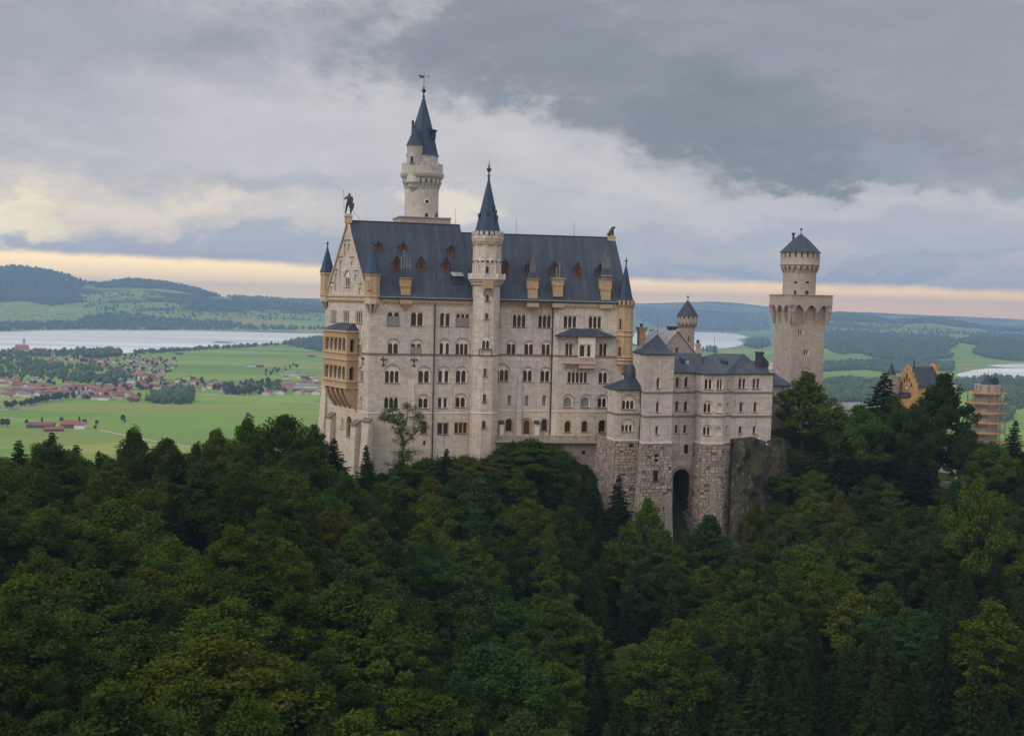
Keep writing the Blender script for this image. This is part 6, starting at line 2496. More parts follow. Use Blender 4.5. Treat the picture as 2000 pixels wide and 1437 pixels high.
def make_valley():
    cols = np.linspace(-700, 2700, 330)
    deps = np.concatenate([[430, 700, 1000, 1400, 1900, 2600, 3400, 4300, 5200], np.geomspace(5400, 21500, 190)])
    C, D = np.meshgrid(cols, deps)
    X = (C - 1000) / FPX / math.cos(PITCH) * D
    Z = valley_z(X.ravel(), D.ravel())
    n, m = len(cols), len(deps)
    v = np.stack([X.ravel(), D.ravel(), Z], 1)
    i = np.arange(n * m).reshape(m, n)
    f = np.stack([i[:-1, :-1], i[:-1, 1:], i[1:, 1:], i[1:, :-1]], -1).reshape(-1, 4)
    # skirt of level ground all round, so that the plain runs on beside and behind the gorge
    b = len(v)
    sk = np.array([[-14000, -900, 0], [14000, -900, 0], [14000, 430, 0], [-14000, 430, 0]], float)
    e0, e1 = v[0], v[n - 1]
    me = bpy.data.meshes.new('valley_ground')
    allv = v.tolist() + sk.tolist()
    allf = f.tolist() + [[b, b + 1, b + 2, b + 3]]
    # side wings of the fan
    far0, far1 = v[(m - 1) * n], v[m * n - 1]
    k = len(allv)
    allv += [[-14000, 21500, 0], [14000, 21500, 0]]
    left = [int(j * n) for j in range(m)]
    right = [int(j * n + n - 1) for j in range(m)]
    L0 = b + 3
    for j in range(m - 1):
        allf.append([left[j + 1], left[j], L0] if j < m - 1 else None)
        allf.append([right[j], right[j + 1], b + 2])
    allf.append([left[-1], L0, k])
    allf.append([right[-1], k + 1, b + 2])
    me.from_pydata(allv, [], allf)
    me.polygons.foreach_set('use_smooth', [True] * len(me.polygons))
    o = bpy.data.objects.new('valley_ground', me)
    COL.objects.link(o)
    kind(o, 'structure')

    def fn(t, bs):
        ob = t.tc('Object')
        warp = t.noise(ob, .0012, 3, .5)[1]
        vm = t.n.new('ShaderNodeVectorMath')
        vm.operation = 'MULTIPLY_ADD'
        t.l.new(warp, vm.inputs[0])
        vm.inputs[1].default_value = (260, 260, 0)
        t.l.new(ob, vm.inputs[2])
        mp = t.mapv(vm.outputs[0], (1 / 520, 1 / 210, 0), rot=(0, 0, R(12)))
        vo = t.n.new('ShaderNodeTexVoronoi')
        vo.inputs['Scale'].default_value = 1.0
        t.l.new(mp, vo.inputs['Vector'])
        sc = t.n.new('ShaderNodeSeparateColor')
        t.l.new(vo.outputs['Color'], sc.inputs[0])
        col = t.ramp(sc.outputs[0], [(0.0, (.105, .195, .034)), (.35, (.140, .230, .040)), (.6, (.180, .255, .046)), (.8, (.235, .245, .062)), (1.0, (.135, .205, .040))])
        f1, _ = t.noise(ob, .004, 5, .6)
        f2, _ = t.noise(t.mapv(ob, (.002, .018, 0), rot=(0, 0, R(12))), 1.0, 4, .6)
        k = t.m('ADD', .72, t.m('ADD', t.m('MULTIPLY', f1, .30), t.m('MULTIPLY', f2, .26)))
        col = t.mix(1.0, col, k, 'MULTIPLY')
        # wooded tracts on the hills
        f3, _ = t.noise(t.mapv(ob, (.0011, .0022, .004)), 1.0, 6, .62)
        sx = t.n.new('ShaderNodeSeparateXYZ')
        t.l.new(ob, sx.inputs[0])
        hill = t.ss(sx.outputs[2], 60, 190)
        wood = t.ss(t.m('ADD', f3, t.m('MULTIPLY', hill, .05)), .55, .60)
        wood = t.m('MULTIPLY', wood, t.ss(sx.outputs[1], 5200, 6400))
        wn, _ = t.noise(ob, .02, 3, .7)
        wc = t.mix(wn, (.022, .038, .018), (.045, .065, .030))
        t.l.new(t.mix(wood, col, wc), bs.inputs['Base Color'])
    me.materials.append(material('meadows', fn, .95, .05))
    return o


make_valley()


def water_fn(t, b):
    ob = t.tc('Object')
    f, _ = t.noise(t.mapv(ob, (.0006, .0035, 0)), 1.0, 5, .6)
    b.inputs['Base Color'].default_value = (.22, .26, .27, 1)
    t.put(b.inputs['Roughness'], t.m('ADD', .26, t.m('MULTIPLY', t.ss(f, .35, .7), .26)))
    n, _ = t.noise(t.mapv(ob, (.02, .05, 0)), 1.0, 4, .6)
    bump(t, b, n, .012, 1.0)


WATER = material('lake_water', water_fn, .15, .6)
_t = NT(WATER.node_tree)
_b = _t.n['Principled BSDF']
_d = _t.n.new('ShaderNodeBsdfDiffuse')          # pale colour painting in the silvery reflection of the sky
_d.inputs[0].default_value = (.76, .76, .73, 1)
_m = _t.n.new('ShaderNodeMixShader')
_f, _ = _t.noise(_t.mapv(_t.tc('Object'), (.0005, .004, 0)), 1.0, 6, .6)
_t.put(_m.inputs[0], _t.m('ADD', .25, _t.m('MULTIPLY', _t.ss(_f, .35, .65), .35)))
_t.l.new(_d.outputs[0], _m.inputs[1])
_t.l.new(_b.outputs[0], _m.inputs[2])
_t.l.new(_m.outputs[0], _t.n['Material Output'].inputs[0])


def sheet(name, pts, z, mat, k='structure'):
    vs = [plane_pt(a, b, z) for a, b in pts]
    tri = tessellate_polygon([[Vector((v.x, v.y, 0)) for v in vs]])
    me = bpy.data.meshes.new(name)
    me.from_pydata([tuple(v) for v in vs], [], [tuple(t) for t in tri])
    me.materials.append(mat)
    o = bpy.data.objects.new(name, me)
    COL.objects.link(o)
    if k:
        kind(o, k)
    return o


LAKE_NEAR = [(-120, 700), (0, 692), (20, 688), (60, 684), (110, 683), (160, 682), (235, 691), (262, 688), (300, 684), (350, 683), (400, 678), (440, 676), (500, 673), (560, 669), (590, 664), (625, 661), (760, 655)]
LAKE_FAR = [(780, 649.5), (640, 645.5), (560, 644.5), (520, 646), (470, 644.5), (380, 645), (280, 645), (150, 644.5), (100, 645.5), (0, 648), (-120, 650)]
sheet('lake', LAKE_NEAR + LAKE_FAR, .8, WATER)
sheet('lake', [(1230, 668), (1262, 680), (1330, 684), (1420, 680), (1448, 674), (1452, 669), (1440, 664), (1462, 658), (1440, 652), (1400, 649.5), (1350, 648), (1290, 647), (1240, 650)], .8, WATER)
sheet('lake', [(1866, 733), (1880, 736), (1920, 739), (1960, 737), (2000, 740), (2200, 748), (2200, 722), (2000, 718), (1960, 719), (1930, 719.5), (1900, 723), (1872, 729)], .8, WATER)
sheet('lake', [(1926, 714), (1960, 717), (2010, 717), (2200, 720), (2200, 712), (2000, 710.5), (1950, 711.5)], .8, WATER)
SAND = flat_mat('pale_gravel', (.36, .34, .30), .95, .15, .01)
tag(sheet('sandbank', [(412, 668), (425, 666), (450, 667.5), (466, 668), (440, 670)], 1.3, flat_mat('dark_mud', (.16, .13, .11), .9, .2, .02), None), 'thin brown sandbank in the lake', 'sandbank')


def road(pts, w, name='road', mat=SAND):
    ps = [plane_pt(a, b, .35) for a, b in pts]
    g = MB()
    for i in range(len(ps) - 1):
        d = (ps[i + 1] - ps[i]).normalized()
        n = Vector((-d.y, d.x, 0)) * (w / 2)
        g.face([ps[i] - n, ps[i + 1] - n, ps[i + 1] + n, ps[i] + n])
    o = g.build(name, mat)
    kind(o, 'structure')


road([(60, 797), (0, 800), (-60, 804)], 7)
road([(125, 778), (108, 783), (85, 788), (60, 793), (20, 800), (-60, 806)], 11, 'road', flat_mat('asphalt', (.20, .20, .21), .9, .1, .02))
road([(382, 769.5), (430, 772), (480, 776), (540, 781), (590, 785), (640, 789)], 8)
road([(195, 840), (230, 847), (258, 853), (300, 861), (340, 868), (400, 876)], 6)
road([(0, 815), (50, 820), (110, 827)], 5, 'farm_track')
road([(545, 731), (560, 727), (580, 723)], 6, 'farm_track')

# ---------------------------------------------------------------- distant woods: one mass each
def ray_ground(px, py, z_off=0.0):
    """first meeting of many sight lines with the valley surface"""
    px, py = np.asarray(px, float), np.asarray(py, float)
    d = np.array(fwd)[None] + np.array(CR)[None] * ((px - 1000) / FPX)[:, None] + np.array(CU)[None] * ((718.5 - py) / FPX)[:, None]
    d = d / d[:, 1:2]
    best = np.full(len(px), np.nan)
    deps = np.geomspace(700, 21000, 260)
    done = np.zeros(len(px), bool)
    prev = np.full(len(px), 600.0)
    for D in deps:
        z = EYE + d[:, 2] * D
        g = valley_z(d[:, 0] * D, np.full(len(px), D))
        hit = (~done) & (z <= g)
        if hit.any():
            lo, hi = prev[hit].copy(), np.full(hit.sum(), D)
            dh = d[hit]
            for _ in range(9):
                md = (lo + hi) / 2
                below = EYE + dh[:, 2] * md <= valley_z(dh[:, 0] * md, md)
                hi = np.where(below, md, hi)
                lo = np.where(below, lo, md)
            best[hit] = hi
        done |= hit
        prev[:] = D
    # exact on the level plain
    flat = EYE / np.maximum(-d[:, 2], 1e-6)
    g = valley_z(d[:, 0] * flat, flat)
    lv = done & (np.abs(g) < .5) & (flat < best * 1.2)
    best[lv] = flat[lv]
    ok = done
    x, y = d[:, 0] * best, best
    return x[ok], y[ok], valley_z(x[ok], y[ok]), ok


def in_poly(x, y, poly):
    x, y = np.asarray(x), np.asarray(y)
    r = np.zeros(len(x), bool)
    n = len(poly)
    for i in range(n):
        x0, y0 = poly[i]
        x1, y1 = poly[(i + 1) % n]
        c = ((y0 > y) != (y1 > y)) & (x < (x1 - x0) * (y - y0) / ((y1 - y0) if y1 != y0 else 1e-9) + x0)
        r ^= c
    return r


def scatter_poly(poly, n, rng):
    xs = [p[0] for p in poly]
    ys = [p[1] for p in poly]
    X, Y = [], []
    while len(X) < n:
        x = rng.uniform(min(xs), max(xs), n * 3)
        y = rng.uniform(min(ys), max(ys), n * 3)
        k = in_poly(x, y, poly)
        X += x[k].tolist()
        Y += y[k].tolist()
    return np.array(X[:n]), np.array(Y[:n])


def far_leaf(name, c1, c2):
    def fn(t, b):
        f, _ = t.noise(t.tc('Object'), .018, 4, .7)
        t.l.new(t.mix(t.ss(f, .3, .7), c1, c2), b.inputs['Base Color'])
    return material(name, fn, .9, .05)


FAR_WOOD = far_leaf('far_wood', (.040, .070, .030), (.080, .120, .050))


def tree_mass(name, label, x, y, z, h, rng, cone=.5):
    """many small crowns (tapering for spruces, rounded for broadleaf) in one mesh"""
    n = len(x)
    K = 6
    prof_c = [(.22, .06), (.30, .12), (.16, .6), (0.01, 1.0)]
    prof_r = [(.20, .12), (.42, .42), (.34, .80), (.02, 1.0)]
    isc = rng.rand(n) < cone
    V = np.zeros((n, 4, K, 3))
    for ri in range(4):
        rad = np.where(isc, prof_c[ri][0], prof_r[ri][0]) * h * rng.uniform(.8, 1.25, n)
        hh = np.where(isc, prof_c[ri][1], prof_r[ri][1]) * h
        for k in range(K):
            a = 2 * math.pi * k / K + rng.rand(n) * 1.0
            rr = rad * rng.uniform(.65, 1.2, n)
            V[:, ri, k, 0] = x + rr * np.cos(a)
            V[:, ri, k, 1] = y + rr * np.sin(a)
            V[:, ri, k, 2] = z - .4 + hh * rng.uniform(.93, 1.05, n)
    idx = np.arange(n * 4 * K).reshape(n, 4, K)
    F = []
    for ri in range(3):
        for k in range(K):
            k2 = (k + 1) % K
            F.append(np.stack([idx[:, ri, k], idx[:, ri, k2], idx[:, ri + 1, k2], idx[:, ri + 1, k]], -1))
    F = np.concatenate(F)
    me = bpy.data.meshes.new(name)
    me.vertices.add(n * 4 * K)
    me.vertices.foreach_set('co', V.reshape(-1))
    me.loops.add(F.size)
    me.loops.foreach_set('vertex_index', F.reshape(-1).astype(np.int32))
    me.polygons.add(len(F))
    me.polygons.foreach_set('loop_start', np.arange(0, F.size, 4, dtype=np.int32))
    me.update(calc_edges=True)
    me.materials.append(FAR_WOOD)
    o = bpy.data.objects.new(name, me)
    COL.objects.link(o)
    kind(o, 'stuff')
    tag(o, label, 'wood')
    return o


def woods():
    rng = np.random.RandomState(8)
    # (label, polygon in photo rows, count, tree height, conifer share)
    L = [
        ('dark wood along the far shore of the left lake', [(-60, 632), (80, 630), (150, 628), (170, 617), (240, 613), (330, 623), (440, 630), (500, 638), (640, 640), (640, 644), (520, 644.5), (300, 644), (140, 643.5), (0, 646), (-60, 648)], 1900, 22, .6),
        ('dark forest covering the highest hill far left', [(-60, 522), (50, 521), (130, 537), (170, 552), (150, 570), (165, 590), (100, 598), (40, 588), (-60, 596)], 3600, 26, .7),
        ('forest along the crest of the second hill far left', [(170, 552), (195, 555), (250, 547), (320, 552), (380, 564), (430, 580), (400, 579), (330, 565), (250, 562), (190, 563)], 1500, 26, .7),
        ('hedgerow trees scattered on the green slopes beyond the lake', [(160, 575), (260, 570), (420, 586), (600, 600), (640, 628), (400, 622), (160, 612)], 330, 20, .4),
        ('blue hazy woods on the slopes right of the hill', [(440, 578), (520, 581), (640, 590), (640, 612), (560, 608), (480, 600)], 900, 26, .5),
        ('lakeside belt of trees along the near shore', [(262, 690), (300, 686), (350, 685), (420, 679.5), (500, 675.5), (560, 671.5), (560, 674), (500, 678), (420, 683), (350, 688), (262, 692)], 150, 17, .15),
        ('dark spruce wood on the shore left of the palace', [(556, 672), (575, 667), (600, 664), (640, 661), (640, 690), (610, 684), (580, 679)], 420, 24, .85),
        ('woods in front of the far lake between the towers', [(1452, 676), (1462, 664), (1500, 662), (1505, 676), (1480, 682)], 420, 22, .7),
        ('tree clumps on the lake shore behind the bower wing', [(1366, 686), (1380, 681), (1400, 682), (1400, 690)], 60, 24, .8),
        ('far blue woods beyond the lake behind the turret', [(1240, 606), (1320, 604), (1500, 612), (1505, 645), (1440, 648), (1340, 645), (1290, 640), (1240, 625)], 2600, 26, .6),
        ('dark forest band across the right middle distance', [(1610, 652), (1680, 650), (1760, 655), (1850, 658), (1870, 672), (1850, 684), (1860, 700), (1800, 706), (1720, 702), (1680, 690), (1640, 692), (1610, 680)], 5200, 25, .75),
        ('dark forest on the right above the small lake', [(1870, 668), (1920, 655), (2040, 662), (2040, 706), (1980, 706), (1930, 700), (1900, 690), (1915, 676)], 3600, 25, .75),
        ('forest crests on the right horizon', [(1610, 614), (1660, 614), (1700, 620), (1745, 627), (1830, 623), (1890, 632), (1920, 641), (1880, 640), (1820, 632), (1750, 633), (1700, 630), (1610, 626)], 2600, 26, .7),
        ('trees and hedges on the bright right hillside', [(1610, 632), (1720, 634), (1880, 646), (2040, 650), (2040, 660), (1850, 655), (1610, 650)], 420, 20, .4),
        ('distant far right woods under the horizon', [(1880, 634), (2040, 640), (2040, 650), (1930, 646)], 1400, 25, .7),
        ('wood band low in the valley right of the square tower', [(1608, 714), (1700, 708), (1760, 712), (1860, 712), (1862, 724), (1800, 728), (1740, 730), (1690, 722), (1608, 726)], 1700, 22, .6),
        ('tall reeds and trees south of the small lake', [(1862, 744), (1930, 740), (2040, 746), (2040, 778), (1975, 780), (1955, 770), (1880, 765)], 560, 20, .5),
        ('wooded park in the middle of the village', [(-20, 698), (60, 706), (120, 714), (240, 724), (258, 744), (200, 752), (130, 746), (60, 738), (-20, 742)], 330, 17, .2),
        ('dense block of dark trees at the village front', [(284, 782), (300, 772), (378, 762), (378, 787), (350, 790), (300, 788)], 150, 17, .35),
        ('trees along the right half of the village', [(425, 758), (470, 752), (540, 748), (560, 768), (440, 772)], 90, 15, .2),
        ('trees on the lakeside rise behind the church', [(-20, 690), (30, 686), (90, 690), (160, 685), (238, 688), (234, 696), (160, 699), (100, 697), (-20, 704)], 190, 18, .15),
        ('tall dark grove on the shore behind the village', [(166, 690), (200, 686), (232, 688), (236, 698), (170, 700)], 110, 22, .1),
        ('hazy trees in the valley below the stepped gable', [(1606, 748), (1640, 744), (1700, 748), (1740, 752), (1750, 786), (1606, 788)], 620, 20, .4),
        ('trees by the meadow at the right edge', [(1960, 786), (2040, 780), (2040, 798), (1990, 800)], 90, 18, .3),
        ('woodland strip on the valley floor right of the gate tower', [(1950, 800), (1975, 796), (1980, 820), (1955, 826)], 40, 18, .3),
    ]
    for label, poly, n, h, cone in L:
        px, py = scatter_poly(poly, n, rng)
        x, y, z, ok = ray_ground(px, py)
        tree_mass('distant_wood', label, x, y, z, h * rng.uniform(.55, 1.15, len(x)), rng, cone)


woods()

# ---------------------------------------------------------------- village houses and valley trees
ROOFS = [flat_mat('red_tile_roof', (.215, .083, .055), .9, .25, .15), flat_mat('orange_tile_roof', (.27, .11, .066), .9, .2, .15),
         flat_mat('brown_tile_roof', (.14, .070, .055), .9, .25, .15), flat_mat('grey_slate_roof', (.17, .165, .175), .8, .2, .15)]
WALLS = [flat_mat('white_render', (.66, .64, .61), .9, .1, .1), flat_mat('cream_render', (.52, .46, .38), .9, .1, .1), flat_mat('brown_timber', (.12, .075, .05), .9, .2, .1)]
RNAME, WNAME = ['red', 'orange', 'brown', 'grey'], ['white', 'cream', 'dark timber']


def house(pos, yaw, L, Wd, h, rise, rm, wm, label, group, chim=False):
    x, y, z = pos
    f = Frame.yaw(Vector((x, y, 0)), yaw)
    root_mb = MB()
    u0_, u1_, q0, q1 = -L / 2, L / 2, -Wd / 2, Wd / 2
    P = f.P
    root_mb.box(f, u0_, u1_, z - .5, z + h, q0, q1)
    for u in (u0_, u1_):
        root_mb.face([P(u, z + h, q0), P(u, z + h, q1), P(u, z + h + rise * .97, 0)])
    o = root_mb.build('village_house', WALLS[wm])
    o['label'], o['category'], o['group'] = label, 'house', group
    g = MB()
    ov = .9
    for s in (-1, 1):
        a = [P(u0_ - ov, z + h - ov * rise / (Wd / 2), s * (Wd / 2 + ov)), P(u1_ + ov, z + h - ov * rise / (Wd / 2), s * (Wd / 2 + ov)), P(u1_ + ov, z + h + rise, 0), P(u0_ - ov, z + h + rise, 0)]
        g.hexa([v - ZUP * .3 for v in a] + a)
    if chim:
        g.box(f, u0_ * .3 - .5, u0_ * .3 + .5, z + h + rise * .3, z + h + rise + 1.2, .4, 1.3)
    g.build('roof', ROOFS[rm], o)
    return o


def village():
    rng = np.random.RandomState(17)
    C = [
        # label of place, polygon, count, size range
        ('in the front rows of the village', [(0, 762), (30, 752), (120, 752), (240, 752), (265, 762), (262, 784), (190, 782), (120, 774), (40, 776), (0, 780)], 84, (13, 26), 'front rows of the village'),
        ('among the trees in the upper village', [(130, 700), (200, 696), (235, 712), (330, 716), (345, 722), (300, 738), (250, 734), (200, 726), (150, 716)], 66, (10, 17), 'upper village'),
        ('on the far village edge by the meadow', [(235, 702), (290, 698), (345, 704), (340, 711), (290, 712)], 22, (9, 15), 'far edge of the village'),
        ('near the church', [(8, 688), (110, 692), (150, 702), (110, 712), (20, 706)], 26, (10, 16), 'houses near the church'),
        ('in the middle village behind the tree block', [(255, 738), (330, 736), (420, 746), (430, 760), (380, 764), (300, 768), (255, 756)], 42, (11, 20), 'middle village'),
        ('in the right part of the village', [(420, 752), (470, 750), (540, 738), (625, 738), (630, 770), (560, 776), (500, 770), (440, 768)], 44, (11, 22), 'right part of the village'),
        ('on the left rim of the village', [(0, 732), (70, 738), (90, 748), (0, 756)], 12, (12, 20), 'left rim of the village'),
    ]
    occupied = []
    for place, poly, n, (s0, s1), group in C:
        px, py = scatter_poly(poly, n * 5, rng)
        x, y, z, ok = ray_ground(px, py)
        k = 0
        for i in range(len(x)):
            if k >= n:
                break
            L = rng.uniform(s0, s1)
            if any((x[i] - a) ** 2 + ((y[i] - b) * .8) ** 2 < (c + L * .5) ** 2 * .5 for a, b, c in occupied):
                continue
            occupied.append((x[i], y[i], L * .6))
            rm = rng.choice([0, 0, 0, 1, 1, 2, 2, 3])
            wm = rng.choice([0, 0, 0, 1, 1, 2])
            big = 'large' if L > (s0 + s1) / 2 else 'small'
            house((x[i], y[i], 0), rng.choice([5, 12, -15, 20, 80, 95]) + rng.uniform(-6, 6), L, L * rng.uniform(.55, .8), rng.uniform(4.5, 7), rng.uniform(2.4, 3.8), rm, wm,
                  f'{big} {WNAME[wm]} house with {RNAME[rm]} roof {place}', f'{big} {WNAME[wm]} {RNAME[rm]} roofed houses, {group}')
            k += 1
    # far hamlets, a few pixels each
    for place, poly, n in (('in the hamlet beyond the lake far left', [(0, 606), (60, 604), (155, 604), (160, 616), (60, 622), (0, 616)], 30),
                           ('in the shore hamlet beyond the lake', [(290, 628), (380, 626), (470, 632), (480, 640), (400, 636)], 14),
                           ('on the bright hillside at the right', [(1850, 640), (1890, 640), (1905, 648), (1860, 650)], 8),
                           ('in the valley row between tower and spruce', [(1606, 742), (1660, 740), (1735, 744), (1735, 748), (1606, 749)], 15)):
        px, py = scatter_poly(poly, n, rng)
        x, y, z, ok = ray_ground(px, py)
        for i in range(len(x)):
            rm, wm = rng.choice([0, 1, 2]), rng.choice([0, 0, 1])
            house((x[i], y[i], z[i]), rng.uniform(-20, 20), rng.uniform(16, 28), 12, 7, 3.5, rm, wm, f'tiny {WNAME[wm]} house with {RNAME[rm]} roof {place}', f'{WNAME[wm]} {RNAME[rm]} roofed houses {place}')
    # large sheds
    for px, py, L, wm, rm, lab in ((575, 733.5, 60, 0, 3, 'long pale shed with flat grey roof right of the village'), (600, 757, 55, 0, 3, 'broad grey-roofed shed on the right edge of the village'),
                                   (626, 756, 40, 0, 0, 'red and white shed beside the palace wall edge'), (248, 766, 34, 0, 0, 'long red-roofed farmhouse at the front right of the village'),
                                   (232, 760, 42, 1, 1, 'long orange-roofed hall in the front row of the village'), (83, 757, 46, 1, 1, 'long orange-roofed block in the front row of the village'),
                                   (490, 716, 26, 0, 3, 'white barn alone in the meadow'), (508, 717, 20, 2, 0, 'reddish barn beside the white barn in the meadow'), (608, 697, 26, 2, 0, 'brown barn under the shore wood'),
                                   (350, 692.5, 24, 2, 2, 'dark barn in the meadow near the lake'), (524, 768, 44, 0, 3, 'low white greenhouse row at the meadow edge')):
        p = plane_pt(px, py)
        house((p.x, p.y, 0), 6, L, L * .35, 5.5, 2.2, rm, wm, lab, 'sheds and barns of the valley') 
    p = plane_pt(248, 746)
    g = MB()
    f = Frame.yaw(p, 5)
    g.box(f, -13, 13, -.5, 7, -6, 6)
    for s in (-1, 1):
        a = [f.P(-13.5, 6.6, s * 6.8), f.P(13.5, 6.6, s * 6.8), f.P(13.5, 8.6, 0), f.P(-13.5, 8.6, 0)]
        g.hexa([v - ZUP * .3 for v in a] + a)
    tag(g.build('workshop_hall', flat_mat('blue_sheet_metal', (.06, .22, .42), .6, .1, .1)), 'bright blue hall in the middle of the village', 'hall')
    # church
    p = plane_pt(42, 690)
    r = thing('church', 'village church with big red roof and slim white tower by the lake', 'church', (p.x, p.y, 0))
    f = Frame.yaw(p, 4)
    g = MB()
    g.box(f, -20, 22, -.5, 14, -8, 8)
    g.build('nave', WALLS[0], r)
    g = MB()
    for s in (-1, 1):
        a = [f.P(-21, 13.5, s * 9), f.P(23, 13.5, s * 9), f.P(21, 29, 0), f.P(-19, 29, 0)]
        g.hexa([v - ZUP * .3 for v in a] + a)
    for u in (-20, 22):
        g.face([f.P(u, 14, -8), f.P(u, 14, 8), f.P(u, 28.5, 0)])
    g.build('roof', ROOFS[1], r)
    tp = f.P(4, 0, 12)
    g = MB()
    t = Frame(tp, f.d)
    g.box(t, -3.5, 3.5, 0, 38, -3.5, 3.5)
    g.build('tower', WALLS[0], r)
    g = MB()
    g.lathe(tp.x, tp.y, [(3.9, 38), (4.3, 41), (2.2, 45), (1.6, 47), (.3, 53)], 10)
    g.build('tower_cap', ROOFS[3], r)
    p = plane_pt(78, 690)
    house((p.x, p.y, 0), 4, 44, 18, 9, 9, 2, 1, 'long brown-roofed building beside the village church', 'village landmarks')
    p = plane_pt(275, 752)
    r = thing('chapel', 'small chapel with white onion tower and red roof in the village', 'chapel', (p.x, p.y, 0))
    f = Frame.yaw(p, 10)
    g = MB()
    g.box(f, -8, 8, -.5, 7, -4, 4)
    g.build('nave', WALLS[0], r)
    g = MB()
    for s in (-1, 1):
        a = [f.P(-8.5, 6.6, s * 4.7), f.P(8.5, 6.6, s * 4.7), f.P(8.5, 12, 0), f.P(-8.5, 12, 0)]
        g.hexa([v - ZUP * .3 for v in a] + a)
    g.build('roof', ROOFS[0], r)
    g = MB()
    t = f.P(-5, 0, 0)
    g.lathe(t.x, t.y, [(2.2, 5), (2.2, 16), (2.7, 17.5), (1.0, 20), (.2, 23)], 8)
    g.build('tower', WALLS[0], r)
    # the farm in the near meadow
    for px, py, yaw, L, Wd, h, rise, rm, wm, lab in ((80, 835, 6, 38, 15, 5, 3.5, 2, 2, 'long brown-roofed cowshed of the near farm'),
                                                    (105, 842, 32, 26, 10, 4, 3, 0, 2, 'low angled red-roofed barn of the near farm'),
                                                    (135, 835, 4, 20, 17, 6, 5, 0, 2, 'big timber barn with red hipped roof at the near farm'),
                                                    (157, 837, 3, 15, 12, 7, 4, 0, 0, 'white farmhouse with red roof at the right of the near farm')):
        p = plane_pt(px, py)
        house((p.x, p.y, 0), yaw, L, Wd, h, rise, rm, wm, lab, 'buildings of the near farm', True)
    p, q = plane_pt(92, 836), plane_pt(110, 830.5)
    g = MB()
    f = Frame.two(p, q)
    g.box(f, 0, f.L, 0, .7, -1.4, 1.4)
    tag(g.build('silage_clamp', WALLS[0]), 'white covered silage clamp slanting between the farm barns', 'clamp')
    # ------- valley trees
    bases = []
    for kx in range(5):
        rr = np.random.RandomState(60 + kx)
        bases.append(small_tree(rr, kx < 3))
    used = set()

    def vtree(x, y, z, h, k, label, group):
        src, cr = bases[k]
        o = src.copy()
        c = cr.copy()
        COL.objects.link(o)
        COL.objects.link(c)
        c.parent = o
        o.location = (x, y, z)
        s = h / 10
        o.scale = (s * rng.uniform(.85, 1.2), s * rng.uniform(.85, 1.2), s)
        o.rotation_euler = (0, 0, rng.uniform(0, 6.28))
        o['label'], o['category'], o['group'] = label, 'tree', group
    for label, group, poly, n, h0, h1, kinds in (
            ('roadside tree along the left approach to the village', 'trees along the village road', [(0, 796), (60, 788), (100, 780), (150, 778), (100, 786), (0, 802)], 26, 10, 16, (0, 1)),
            ('garden tree between village houses', 'garden trees of the village', [(40, 752), (260, 740), (420, 742), (430, 766), (260, 780), (120, 780)], 110, 8, 14, (0, 1, 2, 4)),
            ('tree among the houses of the right village', 'trees of the right village', [(420, 760), (460, 752), (540, 748), (560, 770), (440, 774)], 48, 10, 18, (0, 1, 2)),
            ('garden tree in the upper village', 'garden trees of the upper village', [(110, 700), (200, 694), (340, 702), (350, 722), (300, 738), (160, 716)], 70, 8, 14, (0, 1, 2)),
            ('tree in the far edge group beside the red roofs', 'trees on the far edge of the village', [(150, 690), (238, 690), (240, 698), (160, 704)], 22, 12, 18, (0, 2)),
            ('small tree on the meadow near the right houses', 'meadow trees near the right houses', [(500, 728), (590, 712), (600, 720), (520, 735)], 14, 7, 12, (0, 1)),
    ):
        px, py = scatter_poly(poly, n, rng)
        x, y, z, ok = ray_ground(px, py)
        for i in range(len(x)):
            vtree(x[i], y[i], 0, rng.uniform(h0, h1), rng.choice(kinds), label, group)
    for px, py, h, k, lab in ((240, 824, 12, 0, 'lone round tree in the near meadow'), (244, 825, 5, 1, 'low bush beside the lone meadow tree'), (484, 816, 9, 2, 'lone faint tree in the meadow left of the palace'),
                              (5, 834, 13, 0, 'left tree of the pair at the left edge of the meadow'), (14, 834, 13, 1, 'right tree of the pair at the left edge of the meadow'),
                              (52, 829, 8, 1, 'dark bush left of the cowshed'), (82, 824, 9, 4, 'small pointed tree behind the cowshed'), (120, 825, 9, 0, 'round tree behind the timber barn'),
                              (155, 826, 11, 4, 'pointed tree behind the farmhouse'), (165, 829, 9, 2, 'round tree right behind the farmhouse'), (189, 830, 8, 0, 'upper of two round bushes right of the farm'), (186, 839, 7, 1, 'lower of two round bushes right of the farm')):
        p = plane_pt(px, py)
        vtree(p.x, p.y, 0, h, k, lab, 'single meadow trees')
    for s, c in bases:
        bpy.data.objects.remove(c)
        bpy.data.objects.remove(s)


